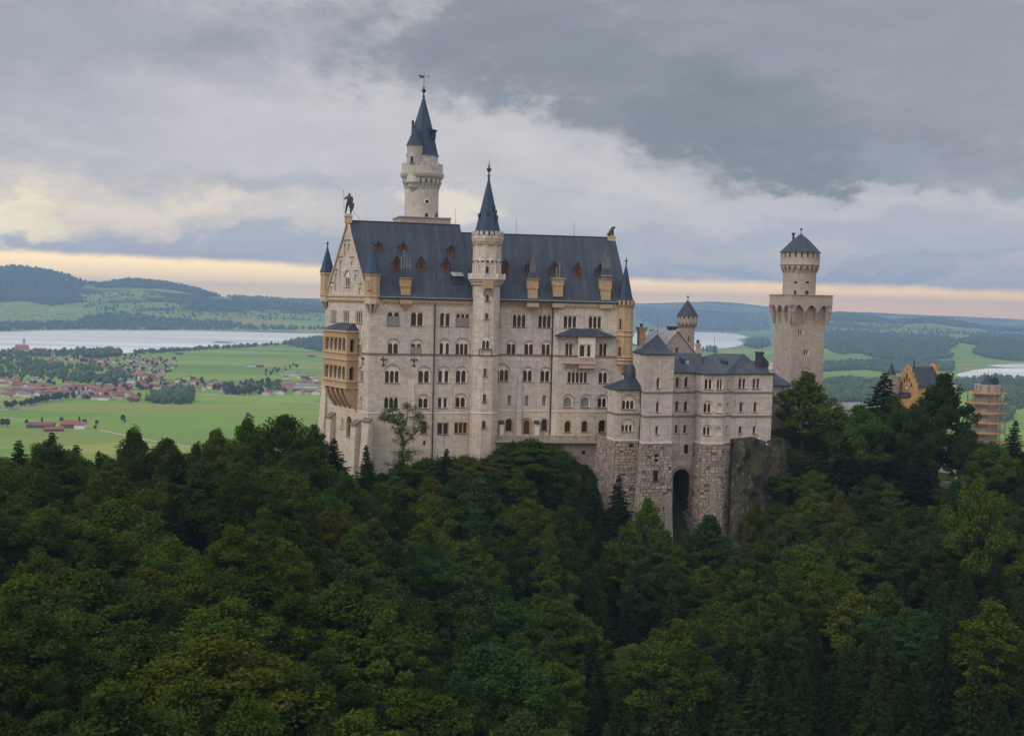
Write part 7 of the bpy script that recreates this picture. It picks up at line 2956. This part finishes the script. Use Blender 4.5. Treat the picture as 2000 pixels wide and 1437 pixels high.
def small_tree(rr, round_=True):
    """a 10 m tree of leaf clumps for the valley"""
    g = MB()
    g.lathe(0, 0, [(.35, -.3), (.25, 3), (.1, 6)], 6)
    o = g.build('valley_tree', BARK)
    V, F = [], []
    N = 900
    for i in range(N):
        if round_:
            th, u = rr.uniform(0, 6.28), rr.uniform(-.8, 1)
            rad = 3.1 * math.sqrt(max(0, 1 - u * u)) * rr.uniform(.6, 1.08) * (1 + .2 * math.sin(3 * th + u * 4))
            p = np.array([rad * math.cos(th), rad * math.sin(th), 5.9 + u * 3.9])
        else:
            u = rr.uniform(0, 1)
            th = rr.uniform(0, 6.28)
            rad = 2.1 * (1 - u) ** .8 * rr.uniform(.6, 1.1)
            p = np.array([rad * math.cos(th), rad * math.sin(th), 1 + u * 9])
        a = rr.normal(size=3)
        a /= np.linalg.norm(a)
        b = np.cross(a, rr.normal(size=3))
        b /= np.linalg.norm(b)
        s = rr.uniform(.35, .7)
        k = len(V)
        V += [p + a * s, p + b * s * .7, p - a * s, p - b * s * .7]
        F.append((k, k + 1, k + 2, k + 3))
    me = bpy.data.meshes.new('crown')
    me.from_pydata([tuple(v) for v in V], [], F)
    me.materials.append(FAR_WOOD)
    c = bpy.data.objects.new('crown', me)
    COL.objects.link(c)
    c.parent = o
    return o, c


BARK = flat_mat('bark', (.055, .045, .036), .95, .35, 1.5)
village()


# ================================================================= FOREST
def leaf_mat(name, rough=.7):
    m = bpy.data.materials.new(name)
    m.use_nodes = True
    t = NT(m.node_tree)
    t.n.clear()
    out = t.n.new('ShaderNodeOutputMaterial')
    oi = t.n.new('ShaderNodeObjectInfo')
    geo = t.n.new('ShaderNodeNewGeometry')
    f, _ = t.noise(t.tc('Object'), .45, 3, .6)
    k = t.m('ADD', .55, t.m('ADD', t.m('MULTIPLY', geo.outputs['Random Per Island'], .55), t.m('MULTIPLY', f, .40)))
    c = t.mix(1.0, oi.outputs['Color'], k, 'MULTIPLY')
    hs = t.n.new('ShaderNodeHueSaturation')
    t.put(hs.inputs['Hue'], t.m('ADD', .485, t.m('MULTIPLY', geo.outputs['Random Per Island'], .03)))
    t.l.new(c, hs.inputs['Color'])
    d = t.n.new('ShaderNodeBsdfDiffuse')
    tr = t.n.new('ShaderNodeBsdfTranslucent')
    t.l.new(hs.outputs[0], d.inputs[0])
    t.l.new(hs.outputs[0], tr.inputs[0])
    mx = t.n.new('ShaderNodeMixShader')
    mx.inputs[0].default_value = .30
    t.l.new(d.outputs[0], mx.inputs[1])
    t.l.new(tr.outputs[0], mx.inputs[2])
    t.l.new(mx.outputs[0], out.inputs[0])
    return m


LEAF = leaf_mat('leaves')
NEEDLE = leaf_mat('needles')


def quads(P, A, B, name, mat):
    """leaf-sized rhombs at P spanned by A and B (n x 3 arrays)"""
    n = len(P)
    V = np.stack([P - A, P - B, P + A, P + B], 1).reshape(-1, 3)
    me = bpy.data.meshes.new(name)
    me.vertices.add(4 * n)
    me.vertices.foreach_set('co', V.reshape(-1))
    me.loops.add(4 * n)
    me.loops.foreach_set('vertex_index', np.arange(4 * n, dtype=np.int32))
    me.polygons.add(n)
    me.polygons.foreach_set('loop_start', np.arange(0, 4 * n, 4, dtype=np.int32))
    me.update(calc_edges=True)
    me.materials.append(mat)
    return me


def unit(v):
    return v / np.maximum(np.linalg.norm(v, axis=-1, keepdims=True), 1e-9)


def broadleaf(seed, Rc=5.0, H=16.0, lobes=95, per=300, leaf=.215, flat=.55, open_=0.0, base=.22):
    """trunk and limbs with sprays of leaves: each limb end carries a flattened, uneven clump"""
    r = np.random.RandomState(seed)
    tb = MB()
    top = H * .8
    pts = [(0, 0, -1.5)]
    x = y = 0.0
    for k in range(1, 7):
        x += r.normal() * .18
        y += r.normal() * .18
        pts.append((x, y, top * k / 6))
    for k in range(6):
        tb.tube(pts[k], pts[k + 1], .34 * (1 - k / 7.0), .34 * (1 - (k + 1) / 7.0), 7)
    P, A, B = [], [], []
    for i in range(lobes):
        u = (i + .5) / lobes
        zf = base + (1 - base) * u ** .85
        rad = Rc * (math.sin(min(1, (zf - base) / (1 - base) * 1.02 + .10) * math.pi) ** .55) * (1.0 if zf < .55 else 1.0)
        th = i * 2.39996 + r.uniform(-.5, .5)
        rr = rad * r.uniform(.38, 1.18)
        c = np.array([rr * math.cos(th), rr * math.sin(th), zf * H * .97 + r.uniform(-.5, .5)])
        k = min(5, max(1, int((c[2] - rr * .5) / top * 6)))
        tb.tube(pts[k], tuple(c * .92 + np.array(pts[k]) * .08), .085, .025, 4)
        if r.rand() < open_:
            continue
        out = unit(np.array([math.cos(th), math.sin(th), .05 + .95 * u * r.uniform(.5, 1.3)]))
        sz = Rc * r.uniform(.13, .34)
        n = int(per * r.uniform(.7, 1.3))
        q = unit(r.normal(size=(n, 3))) * (r.uniform(.25, 1.0, size=(n, 1)) ** .6)
        side = np.array([-math.sin(th), math.cos(th), 0])
        upv = np.cross(out, side)
        # drooping fan: long outward, broad sideways, thin in height, lifted in the middle
        loc = q[:, :1] * out * sz * 1.35 + q[:, 1:2] * side * sz * 1.1 + q[:, 2:3] * np.array([0, 0, 1.0]) * sz * flat
        loc[:, 2] += sz * .35 * (1 - (q[:, 0] ** 2 + q[:, 1] ** 2))
        loc += r.normal(size=(n, 3)) * .10
        P.append(c + loc)
        nrm = unit(np.array([0, 0, 1.0]) * .55 + out * .3 + r.normal(size=(n, 3)) * .75)
        a = unit(np.cross(nrm, r.normal(size=(n, 3))))
        b = np.cross(nrm, a)
        s = leaf * r.uniform(.6, 1.3, size=(n, 1))
        A.append(a * s)
        B.append(b * s * .62)
    return tb, quads(np.concatenate(P), np.concatenate(A), np.concatenate(B), 'crown', LEAF)


def spruce(seed, H=18.0, Rc=3.4, levels=46, leaf=.30, bare=.06):
    r = np.random.RandomState(seed)
    tb = MB()
    tb.tube((0, 0, -1.5), (0, 0, H * .55), .30, .16, 7)
    tb.tube((0, 0, H * .55), (0, 0, H * .99), .16, .02, 6)
    P, A, B = [], [], []
    for l in range(levels):
        t = (l + r.uniform(0, .5)) / levels
        z = H * (bare + (1 - bare) * t)
        R_ = Rc * (1 - t) ** .82 * r.uniform(.8, 1.12) + .15
        nb = max(4, int(9 * (1 - t) + 4))
        for k in range(nb):
            th = 6.283 * (k + r.uniform(-.35, .35)) / nb + l * .9
            L = R_ * r.uniform(.65, 1.15)
            d = np.array([math.cos(th), math.sin(th), 0])
            n = int(8 + L * 15)
            s = r.uniform(.08, 1, n) ** .8
            droop = -.28 * L * s ** 1.3 + .16 * L * np.maximum(0, s - .75) * 2
            wid = L * .20 * (1.1 - s)
            side = np.array([-math.sin(th), math.cos(th), 0])
            p = d[None] * (s * L)[:, None] + side[None] * (r.normal(size=n) * wid)[:, None]
            p[:, 2] += z + droop - np.abs(r.normal(size=n)) * .14
            P.append(p)
            a = unit(d[None] * 1.0 + side[None] * r.normal(size=(n, 1)) * .8 + np.array([0, 0, -.25]) + r.normal(size=(n, 3)) * .2)
            b = unit(np.cross(a, np.array([0, 0, 1.0]) + r.normal(size=(n, 3)) * .6))
            sz = leaf * r.uniform(.7, 1.4, size=(n, 1)) * (1.1 - .5 * t)
            A.append(a * sz * 1.15)
            B.append(b * sz * .42)
            if l % 2 == 0:
                tb.tube((0, 0, z), tuple(d * L * .8 + np.array([0, 0, z - .2 * L])), .05, .015, 3)
    return tb, quads(np.concatenate(P), np.concatenate(A), np.concatenate(B), 'crown', NEEDLE)


def tree_proto(name, pair):
    tb, cm = pair
    o = tb.build(name, BARK)
    c = bpy.data.objects.new('crown', cm)
    COL.objects.link(c)
    c.parent = o
    return o, c


BL = [tree_proto('broadleaf_tree', broadleaf(100 + i, Rc=5.0 + .5 * (i % 3), H=16, flat=.50 + .10 * (i % 4))) for i in range(7)]
BL += [tree_proto('broadleaf_tree', broadleaf(140 + i, Rc=4.2, H=18, lobes=75, flat=.8, leaf=.20)) for i in range(2)]
BL_SPARSE = tree_proto('broadleaf_tree', broadleaf(170, Rc=4.6, H=16, lobes=60, per=95, open_=.25, flat=.5, leaf=.24))
SP = [tree_proto('spruce_tree', spruce(200 + i, H=18, Rc=3.3 + .35 * i)) for i in range(4)]
PROTO_H = {}

COLS = {
    'mid green': (.058, .104, .013), 'dark green': (.036, .066, .011), 'olive green': (.080, .104, .012), 'bluish green': (.036, .078, .018),
    'bright green': (.075, .130, .016), 'yellow-tinged': (.074, .080, .009), 'leafy green': (.072, .120, .014), 'brownish green': (.058, .080, .013),
    'dark spruce': (.023, .045, .011), 'mid spruce': (.038, .066, .013),
}
NAMED = []


def plant(proto, x, y, z, H, baseH, wid, colour, label, group=None, rot=None, rs=random.Random(3)):
    src, cr = proto
    o, c = src.copy(), cr.copy()
    COL.objects.link(o)
    COL.objects.link(c)
    c.parent = o
    s = H / baseH
    o.location = (x, y, z)
    o.scale = (s * wid, s * wid * rs.uniform(.9, 1.1), s)
    o.rotation_euler = (R(rs.uniform(-3, 3)), R(rs.uniform(-3, 3)), rs.uniform(0, 6.28) if rot is None else rot)
    k = COLS[colour]
    j = rs.uniform(.68, 1.0)
    c.color = (k[0] * j * rs.uniform(.9, 1.12), k[1] * j, k[2] * j, 1)
    o['label'], o['category'] = label, 'tree'
    if group:
        o['group'] = group
    return o


# trees one can single out: crown top in the photo, distance, crown width in photo pixels
KEY = [
    ('s', 35, 857, 250, 70, 'dark spruce', 'dark pointed conifer at the far left of the skyline of trees'),
    ('s', 98, 841, 250, 78, 'dark spruce', 'tallest pointed conifer on the left skyline below the farm'),
    ('s', 147, 867, 252, 70, 'dark spruce', 'shorter pointed conifer right of the tallest left one'),
    ('s', 190, 878, 252, 60, 'mid spruce', 'small conifer between two taller trees on the left skyline'),
    ('b', 272, 846, 250, 92, 'dark green', 'rounded dark broadleaf tree poking above the left skyline'),
    ('b', 335, 866, 252, 110, 'brownish green', 'brownish broadleaf tree right of the round one on the left skyline'),
    ('b', 430, 842, 262, 80, 'olive green', 'feathery olive tree on the skyline of the left meadow'),
    ('b', 487, 823, 265, 92, 'mid green', 'feathery tall tree left of the dark round crown'),
    ('b', 560, 815, 272, 118, 'dark green', 'big dark round-crowned tree just left of the palace'),
    ('b', 607, 834, 280, 60, 'dark green', 'narrow dark tree touching the palace left edge'),
    ('s', 655, 853, 286, 70, 'dark spruce', 'dark spruce in front of the palace west buttresses'),
    ('s', 722, 867, 304, 42, 'mid spruce', 'small slim spruce standing against the palace corner'),
    ('s', 868, 874, 306, 38, 'dark spruce', 'tiny dark spruce at the foot of the palace wall'),
    ('b', 905, 893, 308, 70, 'olive green', 'low rounded bushy tree at the palace foot'),
    ('b', 1040, 866, 309, 130, 'mid green', 'wide bushy tree on the mound below the terrace'),
    ('b', 975, 893, 305, 90, 'olive green', 'bushy tree on the left flank of the mound below the terrace'),
    ('b', 1095, 890, 304, 70, 'dark green', 'dark bushy tree on the right flank of the mound below the terrace'),
    ('b', 785, 903, 312, 50, 'olive green', 'small bush at the foot of the crooked tree'),
    ('b', 835, 897, 313, 52, 'mid green', 'low bush at the wall foot left of the tiny spruce'),
    ('b', 940, 903, 313, 46, 'dark green', 'low dark bush at the foot of the stair turret'),
    ('b', 1005, 869, 314, 62, 'dark green', 'dark bush on the mound top left of the wide bushy tree'),
    ('b', 1075, 872, 313, 56, 'olive green', 'olive bush on the mound top right of the wide bushy tree'),
    ('b', 1150, 938, 309, 44, 'olive green', 'bush under the terrace wall'),
    ('b', 745, 925, 311, 48, 'dark green', 'dark bush right of the small slim spruce'),
    ('b', 1536, 925, 322, 64, 'mid green', 'green bush at the right shoulder of the cliff'),
    ('b', 1522, 985, 312, 58, 'dark green', 'dark young tree right below the cliff'),
    ('b', 1546, 878, 332, 50, 'olive green', 'olive bush behind the cliff top'),
    ('s', 1560, 900, 324, 60, 'dark spruce', 'dark spruce right of the cliff shoulder'),
    ('s', 1600, 880, 328, 66, 'mid spruce', 'spruce below the bright tree by the square tower'),
    ('s', 1655, 850, 322, 70, 'dark spruce', 'tall dark spruce on the slope under the connecting wing'),
    ('s', 1800, 870, 315, 80, 'dark spruce', 'broad dark spruce below the gatehouse'),
    ('b', 1302, 1040, 284, 76, 'mid green', 'green tree at the foot of the pier left of the dark arch'),
    ('s', 1213, 926, 296, 62, 'dark spruce', 'dark spruce in front of the leftmost rough stone base'),
    ('s', 1165, 934, 298, 60, 'dark spruce', 'dark spruce left of the rough stone base'),
    ('b', 1262, 975, 292, 62, 'bright green', 'light green young tree in front of the rough stone base'),
    ('b', 1381, 1012, 290, 112, 'bluish green', 'rounded bluish tree in front of the curved stone base'),
    ('b', 1573, 736, 336, 112, 'bright green', 'bright yellow-green tree in front of the square tower'),
    ('b', 1632, 800, 338, 90, 'olive green', 'olive tree right of the bright tree by the square tower'),
    ('b', 1680, 796, 330, 100, 'mid green', 'green tree in front of the low connecting wing'),
    ('s', 1717, 724, 338, 96, 'dark spruce', 'tall dark spruce left of the stepped gable'),
    ('b', 1740, 778, 334, 90, 'mid green', 'green tree right under the stepped gable turret'),
    ('b', 1832, 741, 340, 128, 'dark green', 'large dark broadleaf tree hiding the gatehouse'),
    ('b', 1790, 800, 330, 90, 'dark green', 'dark tree in front of the gatehouse wall'),
    ('s', 1977, 818, 330, 62, 'dark spruce', 'dark conifer at the right edge beside the scaffolded tower'),
    ('b', 1935, 866, 322, 90, 'mid green', 'tree in front of the scaffolding foot'),
    ('b', 1895, 845, 328, 70, 'dark green', 'dark tree left of the scaffolding foot'),
    ('b', 1905, 948, 262, 125, 'leafy green', 'lighter green layered tree at the right below the scaffolding'),
    ('b', 1640, 965, 292, 60, 'yellow-tinged', 'yellowish young tree on the slope right of the cliff'),
    ('b', 640, 1000, 222, 110, 'yellow-tinged', 'yellow-green tree in the forest left of the palace'),
    ('b', 1080, 1030, 270, 54, 'olive green', 'small yellow-green tree on the middle slope below the terrace'),
    ('b', 1868, 944, 285, 95, 'dark green', 'dark bushy tree just below the lookout railing'),
    ('b', 1480, 985, 300, 62, 'olive green', 'small tree growing on the cliff ledge'),
]
LIMIT = np.array([(-200, 885), (0, 885), (60, 880), (100, 878), (230, 890), (300, 880), (420, 872), (540, 862), (600, 880), (640, 895), (690, 935), (740, 940), (800, 915), (860, 902), (950, 905), (980, 886), (1040, 872), (1090, 890),
                  (1130, 945), (1180, 958), (1240, 1000), (1290, 1060), (1330, 1120), (1420, 1100), (1450, 1080), (1500, 1010), (1535, 900), (1570, 840), (1640, 815), (1700, 805), (1760, 810), (1800, 800), (1818, 820), (1826, 922), (1872, 926), (1890, 900), (1950, 890), (1990, 850), (2000, 880), (2300, 880)], float)


def plant_forest():
    rs = random.Random(11)
    taken = []

    def gz(x, y):
        return float(ground_z(np.array([x]), np.array([y]))[0])

    for kd, px, py, dep, wpx, colour, label in KEY:
        p = pix(px, py, dep)
        z = gz(p.x, p.y)
        H = max(5.0, p.z - z)
        w = wpx * dep / FPX
        if kd == 's':
            proto = rs.choice(SP)
            plant(proto, p.x, p.y, p.z - H, H, 18.0, max(.6, 1.5 * w / (6.9 * H / 18)), colour, label, None)
        else:
            proto = rs.choice(BL[:7])
            plant(proto, p.x, p.y, p.z - H, H, 16.2, min(2.6, w / (10.6 * H / 16.2)), colour, label, None)
        taken.append((p.x, p.y, w * .38))
    nb = ns = 0
    pool = []
    sp = 8.7
    y = 86.0
    row = 0
    while y < 352:
        half = 0.47 * y + 10
        x = -half
        spx = sp * (1.18 if y < 200 else 1.0)
        while x < half:
            pool.append((x + rs.uniform(-2.6, 2.6) + (sp / 2 if row % 2 else 0), y + rs.uniform(-2.6, 2.6)))
            x += spx
        y += spx * .95
        row += 1
    Z = ground_z(np.array([p[0] for p in pool]), np.array([p[1] for p in pool]))
    hull = []
    cand = []
    for (x, y), z in zip(pool, Z):
        if any((x - a) ** 2 + (y - b) ** 2 < (c + 1.5) ** 2 for a, b, c in taken) or any((x - a) ** 2 + ((y - b + 8) / 1.6) ** 2 < (c + 2) ** 2 for a, b, c in OUTCROPS):
            continue
        con = vnoise(np.array([x]), np.array([y]), 38, 31)[0] + rs.uniform(-.45, .45)
        right = x / y > .05
        is_s = con > (-.02 if right else .40)
        H = rs.uniform(13, 19) if not is_s else rs.uniform(14, 21)
        if y > 285:
            H *= .72
        px, py = proj((x, y, z + H))
        lim = np.interp(px, LIMIT[:, 0], LIMIT[:, 1]) + rs.uniform(0, 18)
        if py < lim:
            d = (lim - py) * y / FPX
            H -= d
            if H < 5.5:
                continue
        pyb = proj((x, y, z + H * .45))[1]
        px, py = proj((x, y, z + H))
        if px < -90 or px > 2090 or py > 1470:
            continue
        # keep clear of the buildings' footprints
        if y > 316 and 650 < px < 1200:
            continue
        if y > 306 and 1186 < px < 1470 or y > 322 and 1470 <= px < 1540:
            continue
        cand.append((x, y, z, H, is_s, px, py))
    # each tree is seen only if no nearer crown covers it: keep the nearer ones, drop the hidden
    cand.sort(key=lambda c: c[1])
    top = np.full(2400, 3000.0)
    keep = []
    for c in cand:
        x, y, z, H, is_s, px, py = c
        w = (5.0 if not is_s else 3.0) * (H / 16) * FPX / y
        a, b = int(max(0, px + 150 - w * .6)), int(min(2399, px + 150 + w * .6))
        if b <= a:
            continue
        seen = (top[a:b] > py + 9).mean()
        if seen < .3:
            continue
        seg = top[a:b]
        hump = py + np.abs(np.linspace(-1, 1, b - a)) ** 2 * w * .7
        top[a:b] = np.minimum(seg, hump + 6)
        keep.append(c)
    zones = lambda px, py: ('at the bottom left of the forest' if px < 620 and py > 1180 else 'in the left forest' if px < 640 else 'in the lower middle of the forest' if px < 1330 and py > 1150 else
                            'on the slope below the palace' if px < 1330 else 'on the slope right of the cliff' if py < 1130 else 'at the lower right of the forest')
    for x, y, z, H, is_s, px, py in keep:
        u = rs.random() + vnoise(np.array([x]), np.array([y]), 30, 41)[0] * .35
        zn = zones(px, py)
        if is_s:
            ns += 1
            colour = 'dark spruce' if u < .6 else 'mid spruce'
            plant(rs.choice(SP), x, y, z - .6, H, 18.0, rs.uniform(.9, 1.35), colour, f'{colour} of uneven outline {zn}', f'{colour}s {zn}')
        else:
            nb += 1
            if px < 640:
                low = py > 1120  # lower trees swap olive for darker greens, painting in a vignette
                colour = 'mid green' if u < (.35 if low else .5) else 'olive green' if u < (.45 if low else .75) else 'dark green' if u < 1.1 else 'brownish green'
            elif px < 1330 and py > 1080:
                colour = 'mid green' if u < .35 else 'bluish green' if u < .7 else 'dark green'
            else:
                colour = 'dark green' if u < .35 else 'mid green' if u < .65 else 'olive green' if u < .85 else 'bluish green' if u < 1.1 else 'brownish green'
            cw = rs.uniform(.95, 1.5)
            plant(rs.choice(BL), x, y, z - .6, H, 16.2, cw, colour, f'{colour} broadleaf tree {zn}', f'{colour} broadleaf trees {zn}')
    print('FOREST broadleaf', nb, 'spruce', ns, 'key', len(KEY))


plant_forest()


# the thin crooked tree that stands in front of the palace wall
def crooked_tree():
    r = np.random.RandomState(77)
    D = 311.0
    path = [(792, 938), (789, 905), (784, 885), (790, 868), (783, 848), (776, 826), (766, 806), (758, 801)]
    right = [(788, 868), (803, 853), (815, 842), (820, 826), (815, 808)]
    left = [(779, 828), (765, 826), (752, 820), (743, 817)]
    mid = [(783, 846), (793, 828), (797, 808), (796, 792)]
    root = thing('crooked_tree', 'thin crooked tree with sparse leaves against the palace wall', 'tree', tuple(pix(792, 940, D)))
    COLc = COLS['mid green']
    g = MB()
    tips = []
    for k, (ln, r0_) in enumerate(((path, .38), (right, .2), (left, .13), (mid, .2))):
        ps = [pix(a, b, D + (0, 1.2, -.8, .8)[k] * i / len(ln)) for i, (a, b) in enumerate(ln)]
        for i in range(len(ps) - 1):
            g.tube(ps[i], ps[i + 1], r0_ * (1 - i / (len(ps) + .5)), r0_ * (1 - (i + 1) / (len(ps) + .5)), 6)
            if i >= 1 or k:
                for j in range(5):
                    q = ps[i].lerp(ps[i + 1], r.rand())
                    e = q + Vector((r.normal(), r.normal() * .7, abs(r.normal()) * .8)) * 1.25
                    g.tube(q, e, .05, .02, 4)
                    tips.append(e)
        tips.append(ps[-1])
    for i in range(60):
        q = pix(792 + r.normal() * 15, 905 + r.uniform(-25, 45), D + r.normal() * 1.5)
        tips.append(q)
    g.build('trunk', BARK, root)
    P = []
    for t in tips:
        n = r.randint(35, 90)
        P.append(np.array(t)[None] + r.normal(size=(n, 3)) * np.array([.55, .55, .38]))
    P = np.concatenate(P)
    n = len(P)
    a = unit(r.normal(size=(n, 3)))
    b = unit(np.cross(a, r.normal(size=(n, 3))))
    s = r.uniform(.12, .24, (n, 1))
    me = quads(P - np.array(root.location), a * s, b * s * .65, 'crown', LEAF)
    c = bpy.data.objects.new('crown', me)
    COL.objects.link(c)
    c.parent = root
    c.color = COLc + (1,)


crooked_tree()


# low growth under and between the trees: shrubs and saplings nobody could count
def undergrowth():
    r = np.random.RandomState(9)
    n = 5200
    y = r.uniform(90, 345, n)
    x = r.uniform(-.48, .48, n) * y
    # denser scrub on the mound against the palace wall
    y = np.concatenate([y, r.uniform(292, 328, 2200)])
    x = np.concatenate([x, r.uniform(-45, 27, 2200)])
    z = ground_z(x, y)
    pxy = [proj((a, b, c + 2)) for a, b, c in zip(x, y, z)]
    ok = np.array([p[1] > np.interp(p[0], LIMIT[:, 0], LIMIT[:, 1]) - (55 if 1085 < p[0] < 1200 else 20 if 690 < p[0] < 1190 else -4) for p in pxy])
    A_, nl, B_, nr = G['A'], G['PL'].n, G['PB'], G['P2'].n
    fr_ = np.minimum((x - A_.x) * nl.x + (y - A_.y) * nl.y, (x - B_.x) * nr.x + (y - B_.y) * nr.y)
    ok &= ~((fr_ < .9) & (x > -45) & (x < 26)) & ~((y > 306) & (x > 24) & (x < .2087 * y)) & ~((y > 334) & (x > 24) & (x < 76))
    x, y, z = x[ok], y[ok], z[ok]
    P, A, B = [], [], []
    for i in range(len(x)):
        m = 34
        s = r.uniform(.9, 2.2)
        q = unit(r.normal(size=(m, 3))) * r.uniform(.4, 1, (m, 1)) * np.array([s, s, s * .8])
        P.append(q + np.array([x[i], y[i], z[i] + s * .45]))
        a = unit(r.normal(size=(m, 3)) + np.array([0, 0, .2]))
        b = unit(np.cross(a, r.normal(size=(m, 3))))
        k = r.uniform(.2, .38, (m, 1))
        A.append(a * k)
        B.append(b * k * .65)
    me = quads(np.concatenate(P), np.concatenate(A), np.concatenate(B), 'undergrowth', LEAF)
    o = bpy.data.objects.new('undergrowth', me)
    COL.objects.link(o)
    o.color = (.024, .044, .008, 1)
    kind(o, 'stuff')
    tag(o, 'low green shrubs covering the hillside between the trees', 'undergrowth')


undergrowth()


def side_woods():
    """the forest goes on beyond both edges of the view: one mass, built from the crown of one coarser tree"""
    r = np.random.RandomState(21)
    tb, cm = broadleaf(190, Rc=5.2, H=16, lobes=60, per=70, leaf=.42, flat=.7)
    src = np.zeros(len(cm.vertices) * 3)
    cm.vertices.foreach_get('co', src)
    src = src.reshape(-1, 4, 3)
    bpy.data.meshes.remove(cm)
    P, A, B = [], [], []
    n = 0
    while n < 150:
        y = r.uniform(95, 330)
        x = r.choice([-1, 1]) * y * r.uniform(.475, .75)
        z = float(ground_z(np.array([x]), np.array([y]))[0])
        px, py = proj((x, y, z + 15))
        if -60 < px < 2060 or (px < 0 and py < 890) or (px > 2000 and py < 870):
            if r.rand() < .98:
                n += .02
                continue
        s = r.uniform(.8, 1.15)
        a = r.uniform(0, 6.28)
        M = np.array([[math.cos(a), -math.sin(a), 0], [math.sin(a), math.cos(a), 0], [0, 0, 1]]) * s
        q = src @ M.T + np.array([x, y, z - .5])
        P.append(q.mean(1))
        A.append((q[:, 2] - q[:, 0]) / 2)
        B.append((q[:, 3] - q[:, 1]) / 2)
        n += 1
    o = bpy.data.objects.new('wooded_slope', quads(np.concatenate(P), np.concatenate(A), np.concatenate(B), 'wooded_slope', LEAF))
    COL.objects.link(o)
    o.color = (.050, .086, .013, 1)
    kind(o, 'stuff')
    tag(o, 'green forest running on along both side slopes of the gorge', 'forest')


side_woods()
for a_, b_ in BL + [BL_SPARSE] + SP:
    bpy.data.objects.remove(b_)
    bpy.data.objects.remove(a_)


# ================================================================= viewpoint with visitors below the scaffolding
def viewpoint():
    D = 300.0
    p, q = xy(1853, 945, D), xy(1886, 945, D + 1)
    f = Frame.two(p, q)
    zf = f.at(1868, 944)[1]
    root = thing('lookout', 'small stone lookout platform with railing among the trees', 'platform', (p.x, p.y, zf))
    g = MB()
    g.box(f, 0, f.L, zf - 1.2, zf, 0, 4)
    g.build('platform', flat_mat('mossy_dark_stone', (.07, .065, .05), .95, .3, 1), root)
    g = MB()
    for h in (.4, .75, 1.1):
        g.tube(f.P(0, zf + h, .1), f.P(f.L, zf + h, .1), .03, .03, 5)
    for i in range(8):
        u = f.L * i / 7
        g.tube(f.P(u, zf, .1), f.P(u, zf + 1.12, .1), .035, .035, 5)
    g.build('railing', POLEM, root)
    cl = [((.02, .02, .025), 'dark coat'), ((.03, .035, .06), 'navy jacket'), ((.30, .28, .26), 'pale jacket'), ((.02, .02, .02), 'black coat'), ((.10, .02, .02), 'dark red jacket')]
    for i, (c, nm) in enumerate(cl):
        u = f.L * (.12 + .19 * i)
        H = 1.72 + .05 * (i % 3)
        m = flat_mat(nm.replace(' ', '_'), c, .9, .1, 4)
        qd = .75 + .35 * (i % 2)
        P = lambda a, h, d=0.0: f.P(u + a * H, zf + h * H, qd + d * H)
        J = [(P(0, .52), .085 * H), (P(0, .68), .095 * H), (P(0, .80), .10 * H), (P(0, .865), .035 * H), (P(0, .93), .062 * H), (P(0, .985), .045 * H),
             (P(-.05, .47), .06 * H), (P(-.055, .26), .045 * H), (P(-.06, .03), .035 * H), (P(-.06, .015, -.06), .03 * H),
             (P(.05, .47), .06 * H), (P(.055, .26), .045 * H), (P(.06, .03), .035 * H), (P(.06, .015, -.06), .03 * H),
             (P(-.12, .79), .045 * H), (P(-.15, .64), .034 * H), (P(-.10, .58, -.12), .026 * H),
             (P(.12, .79), .045 * H), (P(.15, .64), .034 * H), (P(.10, .58, -.12), .026 * H)]
        E = [(0, 1), (1, 2), (2, 3), (3, 4), (4, 5), (0, 6), (6, 7), (7, 8), (8, 9), (0, 10), (10, 11), (11, 12), (12, 13), (2, 14), (14, 15), (15, 16), (2, 17), (17, 18), (18, 19)]
        o = thing('person', f'person in {nm} standing at the lookout railing', 'person', tuple(f.P(u, zf, qd)))
        skin_mesh('body', J, E, m, o)
        h = MB()
        cc = P(0, .95)
        h.lathe(cc.x, cc.y, [(.02, cc.z - .1), (.085, cc.z - .06), (.10, cc.z + .02), (.08, cc.z + .1), (.02, cc.z + .13)], 10)
        h.build('hair', BARK, o, 60)


POLEM = flat_mat('railing_steel', (.12, .13, .14), .5, .1, 2, .4, .6)
viewpoint()


# ================================================================= AIR
def build_haze():
    g = MB()
    g.hexa([(-14500, -1000, -8), (14500, -1000, -8), (14500, 22000, -8), (-14500, 22000, -8), (-14500, -1000, 460), (14500, -1000, 460), (14500, 22000, 460), (-14500, 22000, 460)])
    o = g.build('haze', bpy.data.materials.new('haze'))
    m = o.data.materials[0]
    m.use_nodes = True
    t = NT(m.node_tree)
    t.n.clear()
    out = t.n.new('ShaderNodeOutputMaterial')
    v = t.n.new('ShaderNodeVolumePrincipled')
    v.inputs['Color'].default_value = (.40, .63, 1.0, 1)
    v.inputs['Density'].default_value = HAZE
    v.inputs['Anisotropy'].default_value = 0.2
    t.l.new(v.outputs[0], out.inputs['Volume'])
    kind(o, 'stuff')
    tag(o, 'thin blue evening haze filling the valley', 'haze')


HAZE = 8.8e-5
build_haze()
